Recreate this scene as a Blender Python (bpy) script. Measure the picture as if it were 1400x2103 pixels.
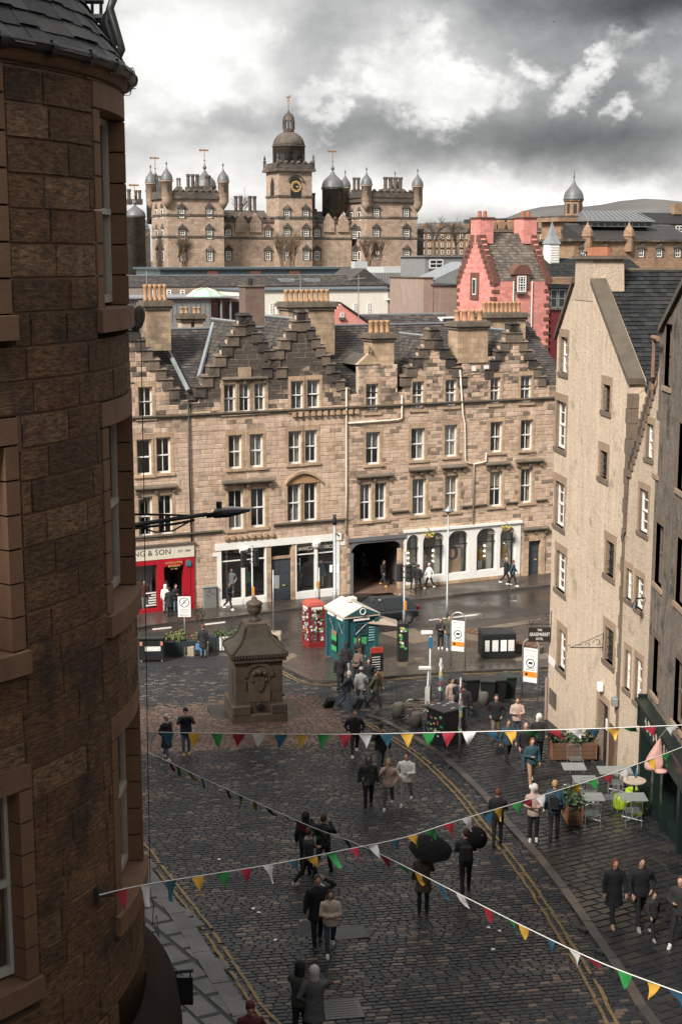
import bpy, bmesh, math, random
from mathutils import Vector, Matrix
R = math.radians
random.seed(11)
for _o in list(bpy.data.objects): bpy.data.objects.remove(_o)
SC = bpy.context.scene
COL = SC.collection
# ------------------------------------------------------------------ camera
CAM_Z = 21.0
FPX = 2900.0                      # focal length in pixels of the 1400 x 2103 photograph
PITCH = math.atan((1051.5 - 530.0) / FPX)
cam = bpy.data.cameras.new('camera'); cam.sensor_fit = 'VERTICAL'; cam.sensor_height = 36.0
cam.lens = FPX / 2103.0 * 36.0; cam.clip_start = 0.5; cam.clip_end = 9000
camo = bpy.data.objects.new('camera', cam); COL.objects.link(camo)
camo.location = (0, 0, CAM_Z); camo.rotation_euler = (math.pi / 2 - PITCH, 0, 0)
SC.camera = camo
# ------------------------------------------------------------------ light
SUN_EL, SUN_AZ = R(41), R(214)    # azimuth measured clockwise from +Y
SKY_STRENGTH = 0.1
sun = bpy.data.lights.new('sun', 'SUN'); sun.energy = 3.9; sun.angle = R(14); sun.color = (1.0, .95, .87)
suno = bpy.data.objects.new('sun', sun); COL.objects.link(suno)
_sd = Vector((math.sin(SUN_AZ) * math.cos(SUN_EL), math.cos(SUN_AZ) * math.cos(SUN_EL), math.sin(SUN_EL)))
suno.rotation_euler = (-_sd).to_track_quat('-Z', 'Y').to_euler()
SC.view_settings.view_transform = 'Standard'; SC.view_settings.look = 'None'
SC.view_settings.gamma = 1.0; SC.view_settings.use_curve_mapping = False
SC.view_settings.exposure = 0.88
SC.cycles.max_bounces = 5; SC.cycles.diffuse_bounces = 3; SC.cycles.glossy_bounces = 2
SC.cycles.transparent_max_bounces = 6; SC.cycles.caustics_reflective = False; SC.cycles.caustics_refractive = False

def sky_world():
    w = bpy.data.worlds.new('World'); SC.world = w; w.use_nodes = True
    nt = w.node_tree; N = nt.nodes; L = nt.links; N.clear()
    def n(t, **k):
        x = N.new(t)
        for a, b in k.items(): setattr(x, a, b)
        return x
    def ma(op, a, b=None, c=None, clamp=False):
        x = n('ShaderNodeMath', operation=op); x.use_clamp = clamp
        for i, q in enumerate((a, b, c)):
            if q is None: continue
            if isinstance(q, (int, float)): x.inputs[i].default_value = q
            else: L.new(q, x.inputs[i])
        return x.outputs[0]
    tc = n('ShaderNodeTexCoord'); sp = n('ShaderNodeSeparateXYZ'); L.new(tc.outputs['Generated'], sp.inputs[0])
    az0 = ma('ARCTAN2', sp.outputs[0], sp.outputs[1])          # azimuth, 0 straight ahead
    el0 = ma('ARCSINE', sp.outputs[2])
    def noise(scale, detail, rough, zs=1.0, off=0.0):
        mp = n('ShaderNodeMapping'); mp.inputs['Scale'].default_value = (1, 1, zs); mp.inputs['Location'].default_value = (off, off * .7, off * 1.3)
        L.new(tc.outputs['Generated'], mp.inputs[0])
        x = n('ShaderNodeTexNoise'); x.inputs['Scale'].default_value = scale; x.inputs['Detail'].default_value = detail; x.inputs['Roughness'].default_value = rough
        L.new(mp.outputs[0], x.inputs['Vector']); return x
    wa = noise(15, 5, .62, 1.3, 3.1); wb = noise(15, 5, .62, 1.3, 9.7)
    def warp(q, w): return ma('ADD', q, w)
    def P(x, y): return (math.atan((x - 700) / FPX), math.atan((1051.5 - y) / FPX) - PITCH)
    def blob(x, y, hw, hh, amt, tilt=0.0):
        a, e = P(x, y); A = ma('SUBTRACT', ma('ADD', az0, ma('MULTIPLY', ma('SUBTRACT', wa.outputs[0], .5), amt)), a); E_ = ma('SUBTRACT', ma('ADD', el0, ma('MULTIPLY', ma('SUBTRACT', wb.outputs[0], .5), amt * .8)), e)
        if tilt: E_ = ma('SUBTRACT', E_, ma('MULTIPLY', A, tilt))
        dx = ma('DIVIDE', A, hw / FPX); dy = ma('DIVIDE', E_, hh / FPX)
        return ma('POWER', 2.718, ma('MULTIPLY', ma('ADD', ma('MULTIPLY', dx, dx), ma('MULTIPLY', dy, dy)), -.8))
    base = noise(6, 4, .55, 2.0, 1.7); fine = noise(20, 5, .62, 1.5, 5.0)
    val = ma('ADD', ma('MULTIPLY', ma('SUBTRACT', base.outputs[0], .5), .5), .78)
    val = ma('ADD', val, ma('MULTIPLY', ma('SUBTRACT', fine.outputs[0], .5), .26))
    # soft grey and pale masses of this afternoon's overcast: (x, y, half width, half height, weight, tilt)
    for (x, y, hw, hh, wt, tl_) in ((410, 130, 190, 130, .19, 0), (650, 110, 85, 80, -.13, 0), (480, 258, 130, 22, -.12, 0), (1220, 150, 270, 95, -.22, 0), (1000, 285, 330, 48, -.2, -.06), (1340, 310, 210, 52, -.2, -.05), (740, 262, 150, 40, -.08, 0), (1340, 0, 230, 48, -.42, .06), (960, -10, 160, 30, -.16, 0), (330, 350, 220, 60, .1, 0), (760, 395, 420, 45, .14, 0), (1200, 415, 330, 34, .22, 0)):
        val = ma('ADD', val, ma('MULTIPLY', blob(x, y, hw, hh, .05, tl_), wt))
    # sunlit cumulus heads with crisp curling edges
    crisp = None; edge = noise(30, 6, .68, 1.2, 2.2)
    for (x, y, hw, hh, wt, tl_) in ((855, 165, 145, 78, 1.0, -.1), (690, 205, 72, 44, .8, .15), (1058, 118, 62, 42, .75, .2), (1195, 150, 85, 46, .85, .45), (1278, 214, 38, 40, .7, 0), (400, 170, 200, 110, .85, 0), (470, 60, 150, 60, .65, 0), (380, 370, 150, 40, .6, 0), (980, 395, 190, 34, .6, 0), (1270, 85, 80, 34, .5, 0), (1370, 150, 50, 50, .5, 0)):
        q = ma('MULTIPLY', blob(x, y, hw, hh, .125, tl_), wt); crisp = q if crisp is None else ma('MAXIMUM', crisp, q)
    mr = n('ShaderNodeMapRange', interpolation_type='SMOOTHSTEP'); L.new(ma('ADD', crisp, ma('MULTIPLY', ma('SUBTRACT', edge.outputs[0], .5), .85)), mr.inputs[0]); mr.inputs[1].default_value = .28; mr.inputs[2].default_value = .78
    lit = ma('ADD', ma('MULTIPLY', ma('SUBTRACT', fine.outputs[0], .5), .5), .93)
    val = ma('ADD', val, ma('MULTIPLY', ma('MULTIPLY', mr.outputs[0], .88), ma('SUBTRACT', lit, val)))
    val = ma('MAXIMUM', val, .22)
    up = ma('MULTIPLY', ma('POWER', val, 2.3), ma('MULTIPLY_ADD', ma('MAXIMUM', sp.outputs[2], 0.0), 4.2, 6.0))   # an overcast sky is brightest overhead
    cr = n('ShaderNodeMix', data_type='RGBA'); cr.inputs['A'].default_value = (.96, .985, 1.02, 1); cr.inputs['B'].default_value = (1.0, .98, .945, 1); L.new(ma('MULTIPLY', val, 1.0, clamp=True), cr.inputs['Factor'])
    sc = n('ShaderNodeVectorMath', operation='SCALE'); L.new(cr.outputs['Result'], sc.inputs[0]); L.new(up, sc.inputs['Scale'])
    sky = n('ShaderNodeTexSky', sky_type='NISHITA'); sky.sun_disc = False; sky.sun_elevation = SUN_EL; sky.sun_rotation = SUN_AZ; sky.altitude = 60
    mx = n('ShaderNodeMix', data_type='RGBA'); mx.inputs['Factor'].default_value = .97
    L.new(sky.outputs[0], mx.inputs['A']); L.new(sc.outputs[0], mx.inputs['B'])
    bg = n('ShaderNodeBackground'); bg.inputs['Strength'].default_value = SKY_STRENGTH; L.new(mx.outputs['Result'], bg.inputs[0])
    out = n('ShaderNodeOutputWorld'); L.new(bg.outputs[0], out.inputs[0])
sky_world()
# ------------------------------------------------------------------ survey helpers: photograph pixel -> place
_cp, _sp = math.cos(PITCH), math.sin(PITCH)
def ray(px, py):
    u = (px - 700) / FPX; v = (py - 1051.5) / FPX
    return Vector((u, _cp - v * _sp, -(_sp + v * _cp)))
def at(px, py, Y):
    d = ray(px, py); return Vector((0, 0, CAM_Z)) + d * (Y / d.y)
def gz(y):
    if y > 108:
        return min(18.6, (y - 108) * .125) if y < 400 else max(8.0, 18.6 - (y - 400) * .02)
    s = 82 - y
    return 0.0 if s < -6 else (.095 * (s + 6) ** 2 / 24 if s < 6 else .095 * s)
def G(px, py, lift=0.0):
    d = ray(px, py); Y = 60.0
    for _ in range(40):
        Y = (CAM_Z - gz(Y) - lift) / (-d.z / d.y)
    return Vector((d.x / d.y * Y, Y, gz(Y) + lift))
class Frame:
    """a wall plane: origin, direction along it; local x along, local y inwards, local z up"""
    def __init__(s, ox, oy, dx, dy, oz=0.0):
        l = math.hypot(dx, dy); s.o = Vector((ox, oy, oz)); s.d = Vector((dx / l, dy / l, 0)); s.n = Vector((s.d.y, -s.d.x, 0)); s.ang = math.atan2(s.d.y, s.d.x)
    def px(s, x, y, w=0.0):
        """pixel -> (u, z) on the plane pushed w inwards"""
        r = ray(x, y); o = s.o - s.n * w - Vector((0, 0, CAM_Z)); t = o.dot(s.n) / r.dot(s.n); p = r * t - o
        return p.dot(s.d), p.z + 0.0
    def world(s, u, w, z): return s.o + s.d * u - s.n * w + Vector((0, 0, z))
# ------------------------------------------------------------------ objects
def tag(o, label=None, cat=None, group=None, kind=None):
    if label: o['label'] = label
    if cat: o['category'] = cat
    if group: o['group'] = group
    if kind: o['kind'] = kind
    return o
def empty(name, loc=(0, 0, 0), rz=0.0, label=None, cat=None, group=None, kind=None, parent=None):
    o = bpy.data.objects.new(name, None); COL.objects.link(o); o.location = loc; o.rotation_euler = (0, 0, rz); o.empty_display_size = .2
    if parent: o.parent = parent
    return tag(o, label, cat, group, kind)
def link(name, me, parent=None, loc=None, rot=None, scale=None):
    o = bpy.data.objects.new(name, me); COL.objects.link(o)
    if parent: o.parent = parent
    if loc is not None: o.location = loc
    if rot is not None: o.rotation_euler = rot
    if scale is not None: o.scale = scale
    return o
def copy_tree(o, parent=None):
    c = o.copy(); COL.objects.link(c); c.parent = parent
    for ch in list(o.children): copy_tree(ch, c)
    return c
class MB:
    def __init__(s, M=None): s.v = []; s.f = []; s.m = []; s.r = []; s.M = M
    def add(s, vs, fs, mi=0, rnd=0.0):
        b = len(s.v)
        if s.M is not None: vs = [s.M @ Vector(p) for p in vs]
        s.v.extend([tuple(p) for p in vs]); s.f.extend([[b + i for i in f] for f in fs]); s.m.extend([mi] * len(fs)); s.r.extend([rnd] * len(fs)); return s
    def box(s, x0, x1, y0, y1, z0, z1, mi=0, rnd=0.0, M=None):
        vs = [Vector(p) for p in ((x0, y0, z0), (x1, y0, z0), (x1, y1, z0), (x0, y1, z0), (x0, y0, z1), (x1, y0, z1), (x1, y1, z1), (x0, y1, z1))]
        if M is not None: vs = [M @ p for p in vs]
        return s.add(vs, [(0, 3, 2, 1), (4, 5, 6, 7), (0, 1, 5, 4), (1, 2, 6, 5), (2, 3, 7, 6), (3, 0, 4, 7)], mi, rnd)
    def cbox(s, c, sx, sy, sz, mi=0, M=None, rnd=0.0):
        return s.box(c[0] - sx / 2, c[0] + sx / 2, c[1] - sy / 2, c[1] + sy / 2, c[2] - sz / 2, c[2] + sz / 2, mi, rnd, M)
    def bevbox(s, x0, x1, y0, y1, z0, z1, b=.02, mi=0, rnd=0.0):
        """box with chamfered top and vertical edges"""
        def ring(i, z):
            q = b if i else 0
            return [(x0 + b, y0 + q, z), (x1 - b, y0 + q, z), (x1 - q, y0 + b, z), (x1 - q, y1 - b, z), (x1 - b, y1 - q, z), (x0 + b, y1 - q, z), (x0 + q, y1 - b, z), (x0 + q, y0 + b, z)]
        vs = ring(0, z0) + ring(0, z1 - b) + ring(1, z1)
        fs = [tuple(range(7, -1, -1)), tuple(range(16, 24))]
        for k in (0, 8):
            for i in range(8): j = (i + 1) % 8; fs.append((k + i, k + j, k + 8 + j, k + 8 + i))
        return s.add(vs, fs, mi, rnd)
    def tube(s, pts, r, seg=8, mi=0, caps=True, rnd=0.0):
        pts = [Vector(p) for p in pts]; n = len(pts); rs = r if isinstance(r, (list, tuple)) else [r] * n
        vs = []; fs = []; up = None
        for i, p in enumerate(pts):
            t = (pts[min(i + 1, n - 1)] - pts[max(i - 1, 0)]).normalized()
            if up is None: up = Vector((0, 0, 1)) if abs(t.z) < .9 else Vector((1, 0, 0))
            a = t.cross(up)
            if a.length < 1e-4: a = t.cross(Vector((0, 1, 0)))
            a.normalize(); bb = a.cross(t).normalized(); up = bb
            for k in range(seg):
                an = 2 * math.pi * k / seg; vs.append(p + (a * math.cos(an) + bb * math.sin(an)) * rs[i])
        for i in range(n - 1):
            for k in range(seg):
                j = (k + 1) % seg; fs.append((i * seg + k, i * seg + j, (i + 1) * seg + j, (i + 1) * seg + k))
        if caps: fs.append(tuple(range(seg - 1, -1, -1))); fs.append(tuple((n - 1) * seg + k for k in range(seg)))
        return s.add(vs, fs, mi, rnd)
    def lathe(s, prof, seg=16, c=(0, 0, 0), mi=0, sx=1, sy=1, a0=0.0, a1=2 * math.pi, rnd=0.0):
        full = abs(a1 - a0 - 2 * math.pi) < 1e-6; k = seg if full else seg + 1; vs = []; fs = []
        for (r, z) in prof:
            for i in range(k):
                a = a0 + (a1 - a0) * i / seg; vs.append((c[0] + r * math.cos(a) * sx, c[1] + r * math.sin(a) * sy, c[2] + z))
        for j in range(len(prof) - 1):
            for i in range(seg):
                q = (i + 1) % k; fs.append((j * k + i, j * k + q, (j + 1) * k + q, (j + 1) * k + i))
        if full and prof[0] != prof[-1]:
            if prof[0][0] > 1e-4: fs.append(tuple(range(seg - 1, -1, -1)))
            if prof[-1][0] > 1e-4: fs.append(tuple((len(prof) - 1) * k + i for i in range(seg)))
        return s.add(vs, fs, mi, rnd)
    def prism(s, poly, y0, y1, mi=0, axis='y', rnd=0.0):
        """polygon in (x,z) pulled along y (axis='y'), or in (x,y) pulled along z (axis='z'), or (y,z) along x"""
        n = len(poly)
        f = {'y': lambda p, q: (p[0], q, p[1]), 'z': lambda p, q: (p[0], p[1], q), 'x': lambda p, q: (q, p[0], p[1])}[axis]
        vs = [f(p, y0) for p in poly] + [f(p, y1) for p in poly]
        fs = [tuple(range(n)), tuple(range(2 * n - 1, n - 1, -1))] + [(i, n + i, n + (i + 1) % n, (i + 1) % n) for i in range(n)]
        return s.add(vs, fs, mi, rnd)
    def ball(s, c, r, seg=10, mi=0, sx=1, sy=1, sz=1):
        pr = [(max(1e-5, r * math.sin(math.pi * i / (seg // 2 + 1))), -r * math.cos(math.pi * i / (seg // 2 + 1)) * sz) for i in range(seg // 2 + 2)]
        return s.lathe(pr, seg, c, mi, sx, sy)
    def mesh(s, name, mats, smooth=False):
        me = bpy.data.meshes.new(name); me.from_pydata(s.v, [], s.f)
        for m in (mats if isinstance(mats, (list, tuple)) else [mats]): me.materials.append(m)
        me.polygons.foreach_set('material_index', s.m)
        at_ = me.attributes.new('rnd', 'FLOAT', 'FACE'); at_.data.foreach_set('value', s.r)
        if smooth: me.polygons.foreach_set('use_smooth', [True] * len(s.f))
        me.update(); return me
    def build(s, name, mats, parent=None, smooth=False, loc=None, rot=None):
        return link(name, s.mesh(name, mats, smooth), parent, loc, rot)
def smooth_by_angle(o, ang=40):
    me = o.data; me.polygons.foreach_set('use_smooth', [True] * len(me.polygons))
    bm = bmesh.new(); bm.from_mesh(me)
    for e in bm.edges:
        if len(e.link_faces) == 2 and e.calc_face_angle(0) > R(ang): e.smooth = False
    bm.to_mesh(me); bm.free(); return o
def letters(text, size, mat, parent, M, extrude=.004, align='CENTER', name='lettering', width=None):
    c = bpy.data.curves.new(name, 'FONT'); c.body = text; c.size = size; c.extrude = extrude; c.align_x = align; c.align_y = 'CENTER'; c.resolution_u = 2
    o = bpy.data.objects.new('tmp_text', c); COL.objects.link(o)
    me = bpy.data.meshes.new_from_object(o); bpy.data.objects.remove(o); bpy.data.curves.remove(c)
    if width:
        xs = [v.co.x for v in me.vertices]; w = max(xs) - min(xs)
        if w > 0: me.transform(Matrix.Diagonal((width / w, 1, 1, 1)))
    me.transform(M); me.materials.clear(); me.materials.append(mat)
    return link(name, me, parent)
def face_M(x, y, z, rz=0.0):
    """text standing upright, facing local -y"""
    return Matrix.Translation((x, y, z)) @ Matrix.Rotation(rz, 4, 'Z') @ Matrix.Rotation(math.pi / 2, 4, 'X')
# ------------------------------------------------------------------ materials
MATS = {}
def mat(name, col, rough=.7, var=.25, scale=5.0, bump=.15, metal=0.0, spec=.5, ramp=None, soot=None, wet=None, bscale=None, streak=0.0, alpha=1.0, wave=None, coat=0.0, spots=None, brick=None, tool=None):
    """ramp: colours picked by each piece's own random number; soot: (amount, z0, z1, colour) blackened stone; wet: (rough_low, rough_high, scale)"""
    if name in MATS: return MATS[name]
    m = bpy.data.materials.new(name); m.use_nodes = True; nt = m.node_tree; N = nt.nodes; L = nt.links
    b = N['Principled BSDF']; b.inputs['Roughness'].default_value = rough; b.inputs['Metallic'].default_value = metal; b.inputs['Specular IOR Level'].default_value = spec
    if coat: b.inputs['Coat Weight'].default_value = coat; b.inputs['Coat Roughness'].default_value = .08
    def n(t, **k):
        x = N.new(t)
        for a, q in k.items(): setattr(x, a, q)
        return x
    def ma(op, a, c=None, d=None, clamp=False):
        x = n('ShaderNodeMath', operation=op); x.use_clamp = clamp
        for i, q in enumerate((a, c, d)):
            if q is None: continue
            if isinstance(q, (int, float)): x.inputs[i].default_value = q
            else: L.new(q, x.inputs[i])
        return x.outputs[0]
    geo = n('ShaderNodeNewGeometry')
    def noise(sc, det=5, ro=.6, stretch=None):
        x = n('ShaderNodeTexNoise'); x.inputs['Scale'].default_value = sc; x.inputs['Detail'].default_value = det; x.inputs['Roughness'].default_value = ro
        src = geo.outputs['Position']
        if stretch:
            mp = n('ShaderNodeMapping'); mp.inputs['Scale'].default_value = stretch; L.new(src, mp.inputs[0]); src = mp.outputs[0]
        L.new(src, x.inputs['Vector']); return x.outputs[0]
    def mixc(f, a, c, op='MIX'):
        x = n('ShaderNodeMix', data_type='RGBA', blend_type=op)
        for s_, q in (('Factor', f), ('A', a), ('B', c)):
            if isinstance(q, (int, float)): x.inputs[s_].default_value = q
            elif isinstance(q, tuple): x.inputs[s_].default_value = (*q[:3], 1)
            else: L.new(q, x.inputs[s_])
        return x.outputs['Result']
    base = tuple(col)
    rv = None
    if ramp or soot:
        atn = n('ShaderNodeAttribute', attribute_name='rnd'); oi = n('ShaderNodeObjectInfo')
        rv = ma('FRACT', ma('ADD', atn.outputs['Fac'], oi.outputs['Random']))
    if ramp:
        cr = n('ShaderNodeValToRGB'); cr.color_ramp.interpolation = 'CONSTANT'; e = cr.color_ramp.elements
        e[0].color = (*ramp[0], 1); e[0].position = 0; e[1].position = 1 / len(ramp); e[1].color = (*ramp[1], 1)
        for i in range(2, len(ramp)):
            q = e.new(i / len(ramp)); q.color = (*ramp[i], 1)
        L.new(rv, cr.inputs[0]); base = cr.outputs[0]
    nz = noise(scale); nz2 = noise(scale * .23, 4)
    f = ma('ADD', ma('MULTIPLY', ma('SUBTRACT', nz, .5), var * 2.4), ma('MULTIPLY_ADD', ma('SUBTRACT', nz2, .5), var * 1.6, 1.0))
    if streak:
        ns = noise(1.2, 4, .6, (4, 4, .35)); f = ma('MULTIPLY', f, ma('MULTIPLY_ADD', ma('SUBTRACT', ns, .5), streak * 2, 1.0))
    cv = n('ShaderNodeVectorMath', operation='SCALE')
    if isinstance(base, tuple): cv.inputs[0].default_value = base[:3]
    else: L.new(base, cv.inputs[0])
    L.new(ma('MAXIMUM', f, .05), cv.inputs['Scale']); colr = cv.outputs[0]
    if spots:      # (colour, threshold, scale): lichen, grime, worn paint with a shape of its own
        sn = noise(spots[2], 6, .65); fm = ma('MULTIPLY', ma('SUBTRACT', sn, spots[1]), 9.0, clamp=True); colr = mixc(ma('MULTIPLY', fm, .8), colr, spots[0])
    if brick:      # coursing of walls too far off to lay stone by stone: (length, height, joint darkening, axis sum)
        du = n('ShaderNodeVectorMath', operation='DOT_PRODUCT'); L.new(geo.outputs['Position'], du.inputs[0]); du.inputs[1].default_value = brick[3]
        sz = n('ShaderNodeSeparateXYZ'); L.new(geo.outputs['Position'], sz.inputs[0]); cb = n('ShaderNodeCombineXYZ'); L.new(du.outputs['Value'], cb.inputs[0]); L.new(sz.outputs[2], cb.inputs[1])
        bt = n('ShaderNodeTexBrick'); L.new(cb.outputs[0], bt.inputs['Vector']); bt.inputs['Scale'].default_value = 1.0; bt.inputs['Brick Width'].default_value = brick[0]; bt.inputs['Row Height'].default_value = brick[1]; bt.inputs['Mortar Size'].default_value = brick[1] * .05
        bt.inputs['Color1'].default_value = (1.12, 1.1, 1.08, 1); bt.inputs['Color2'].default_value = (.78, .77, .76, 1); bt.inputs['Mortar'].default_value = (brick[2], brick[2], brick[2], 1)
        colr = mixc(1.0, colr, bt.outputs['Color'], 'MULTIPLY')
    if soot:
        amt, z0, z1, sc_ = soot
        sep = n('ShaderNodeSeparateXYZ'); L.new(geo.outputs['Position'], sep.inputs[0])
        mr = n('ShaderNodeMapRange', interpolation_type='SMOOTHSTEP'); L.new(sep.outputs[2], mr.inputs[0]); mr.inputs[1].default_value = z0; mr.inputs[2].default_value = z1; mr.inputs[3].default_value = .12; mr.inputs[4].default_value = 1
        big = noise(.35, 4, .6); r2 = ma('FRACT', ma('MULTIPLY', rv, 7.31))
        k = ma('ADD', ma('MULTIPLY', ma('MULTIPLY', mr.outputs[0], amt), ma('MULTIPLY_ADD', big, 2.2, -.3)), ma('MULTIPLY_ADD', r2, .5, -.5))
        fm = ma('MULTIPLY', ma('ADD', k, ma('MULTIPLY', ma('SUBTRACT', noise(2.5), .5), .5)), 3.0, clamp=True)
        colr = mixc(ma('MULTIPLY', fm, .9), colr, sc_)
    L.new(colr, b.inputs['Base Color'])
    if wet:
        wn = noise(wet[2], 4, .55); mr = n('ShaderNodeMapRange'); L.new(wn, mr.inputs[0]); mr.inputs[1].default_value = .38; mr.inputs[2].default_value = .62; mr.inputs[3].default_value = wet[0]; mr.inputs[4].default_value = wet[1]
        L.new(mr.outputs[0], b.inputs['Roughness'])
    if tool:       # horizontal tooling of rock-faced blocks: (colour strength, scale)
        tn = noise(tool[1], 5, .7, (1, 1, 3.5)); cs = n('ShaderNodeVectorMath', operation='SCALE'); L.new(colr, cs.inputs[0]); L.new(ma('MAXIMUM', ma('MULTIPLY_ADD', ma('SUBTRACT', tn, .5), tool[0] * 2, 1.0), .15), cs.inputs['Scale']); L.new(cs.outputs[0], b.inputs['Base Color'])
    if bump:
        bn = n('ShaderNodeBump'); bn.inputs['Strength'].default_value = bump; bn.inputs['Distance'].default_value = .03
        h = tn if tool else noise(bscale or scale * 3, 5, .65)
        L.new(h, bn.inputs['Height']); L.new(bn.outputs[0], b.inputs['Normal'])
    MATS[name] = m; return m
def glass_mat(name, tint=(.75, .8, .8), see=.75):
    if name in MATS: return MATS[name]
    m = bpy.data.materials.new(name); m.use_nodes = True; nt = m.node_tree; N = nt.nodes; L = nt.links; N.remove(N['Principled BSDF'])
    out = N['Material Output']; tr = N.new('ShaderNodeBsdfTransparent'); tr.inputs[0].default_value = (tint[0] * see, tint[1] * see, tint[2] * see, 1)
    gl = N.new('ShaderNodeBsdfGlossy'); gl.inputs['Roughness'].default_value = .03; gl.inputs[0].default_value = (.9, .9, .9, 1)
    geo = N.new('ShaderNodeNewGeometry'); nz = N.new('ShaderNodeTexNoise'); nz.inputs['Scale'].default_value = 1.1; L.new(geo.outputs['Position'], nz.inputs['Vector'])
    bp = N.new('ShaderNodeBump'); bp.inputs['Strength'].default_value = .05; bp.inputs['Distance'].default_value = .05; L.new(nz.outputs[0], bp.inputs['Height']); L.new(bp.outputs[0], gl.inputs['Normal'])
    lw = N.new('ShaderNodeLayerWeight'); lw.inputs[0].default_value = .5; L.new(bp.outputs[0], lw.inputs['Normal']); pw = N.new('ShaderNodeMath'); pw.operation = 'POWER'; L.new(lw.outputs['Facing'], pw.inputs[0]); pw.inputs[1].default_value = 4.0; fr = N.new('ShaderNodeMath'); fr.operation = 'MULTIPLY_ADD'; L.new(pw.outputs[0], fr.inputs[0]); fr.inputs[1].default_value = .9; fr.inputs[2].default_value = .16
    mx = N.new('ShaderNodeMixShader'); L.new(fr.outputs[0], mx.inputs[0]); L.new(tr.outputs[0], mx.inputs[1]); L.new(gl.outputs[0], mx.inputs[2]); L.new(mx.outputs[0], out.inputs[0])
    MATS[name] = m; return m
def emit_mat(name, col, s):
    if name in MATS: return MATS[name]
    m = bpy.data.materials.new(name); m.use_nodes = True; b = m.node_tree.nodes['Principled BSDF']; b.inputs['Base Color'].default_value = (*col, 1); b.inputs['Emission Color'].default_value = (*col, 1); b.inputs['Emission Strength'].default_value = s
    MATS[name] = m; return m
GLASS = glass_mat('window_glass', (.95, .98, .98), .95); SHOPGLASS = glass_mat('shop_glass', (.95, .97, .97), .9)
WHITE = mat('white_paint', (.74, .72, .68), .45, .1, 4, .05)
TAN = [(0.480, 0.342, 0.252), (0.500, 0.362, 0.274), (0.430, 0.306, 0.224), (0.520, 0.383, 0.291), (0.450, 0.316, 0.224), (0.490, 0.352, 0.258), (0.390, 0.281, 0.207), (0.510, 0.372, 0.280), (0.470, 0.332, 0.241), (0.330, 0.240, 0.179)]
TAN2 = [(0.475, 0.347, 0.258), (0.490, 0.362, 0.274), (0.455, 0.332, 0.246), (0.500, 0.372, 0.286), (0.460, 0.332, 0.241), (0.480, 0.352, 0.263), (0.430, 0.311, 0.230), (0.485, 0.357, 0.269), (0.410, 0.281, 0.196)]
SOOTC = (.022, .020, .020)
ST_A = mat('stone_tan_coursed', (.4, .3, .2), .9, .24, 2, .4, ramp=TAN2, soot=(.6, 9.5, 14.5, SOOTC), streak=.4)
ST_B = mat('stone_tan_sooted', (.4, .3, .2), .9, .26, 2, .4, ramp=TAN2, soot=(1.35, 10.8, 14.6, SOOTC), streak=.42)
ST_C = mat('stone_tan_rubble', (.4, .3, .2), .9, .24, 3, .4, ramp=TAN + [(.20, .15, .11), (.5, .39, .28)], soot=(.42, 8.0, 15.0, (.045, .038, .033)), streak=.22)
MORTAR = mat('mortar', (.44, .34, .25), .95, .2, 6, .2)
MORTAR_D = mat('mortar_sooted', (.13, .10, .08), .95, .3, 3, .2)
DRESS = mat('dressed_sandstone', (.40, .285, .19), .88, .3, 2.2, .25, streak=.35, soot=(.3, 10, 15, (.04, .035, .03)), brick=(.75, .32, .72, (1.32, -.5, 0)))
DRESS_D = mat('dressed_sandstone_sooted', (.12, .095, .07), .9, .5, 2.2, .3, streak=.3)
SLATE = mat('slate', (.05, .045, .042), .72, .35, 3, .3, ramp=[(.058, .05, .046), (.042, .038, .037), (.075, .062, .053), (.05, .044, .041), (.036, .034, .035), (.09, .07, .058)], streak=.2, spots=((.1, .085, .06), .63, 1.5), spec=.3)
SLATE_D = mat('slate_dark', (.03, .03, .03), .65, .35, 3, .3, spec=.25, ramp=[(.015, .016, .017), (.021, .022, .023), (.012, .013, .014), (.027, .027, .027)])
LEAD = mat('lead', (.2, .215, .225), .5, .25, 3, .1, streak=.2)
BLACK = mat('black_iron', (.012, .013, .014), .5, .3, 8, .1)
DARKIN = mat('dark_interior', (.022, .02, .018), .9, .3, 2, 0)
CURTAIN = mat('curtain_cloth', (.55, .52, .46), .9, .12, 3, .2)
POT = mat('terracotta_buff', (.35, .2, .105), .8, .25, 6, .1)
POTR = mat('terracotta_red', (.3, .11, .06), .8, .25, 6, .1)
METAL = mat('galvanised_steel', (.33, .34, .34), .45, .2, 8, .05, metal=.6)
CONC = mat('concrete', (.30, .25, .19), .9, .25, 5, .3)
RUBBER = mat('rubber', (.012, .012, .012), .8, .2, 8, .1)
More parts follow.
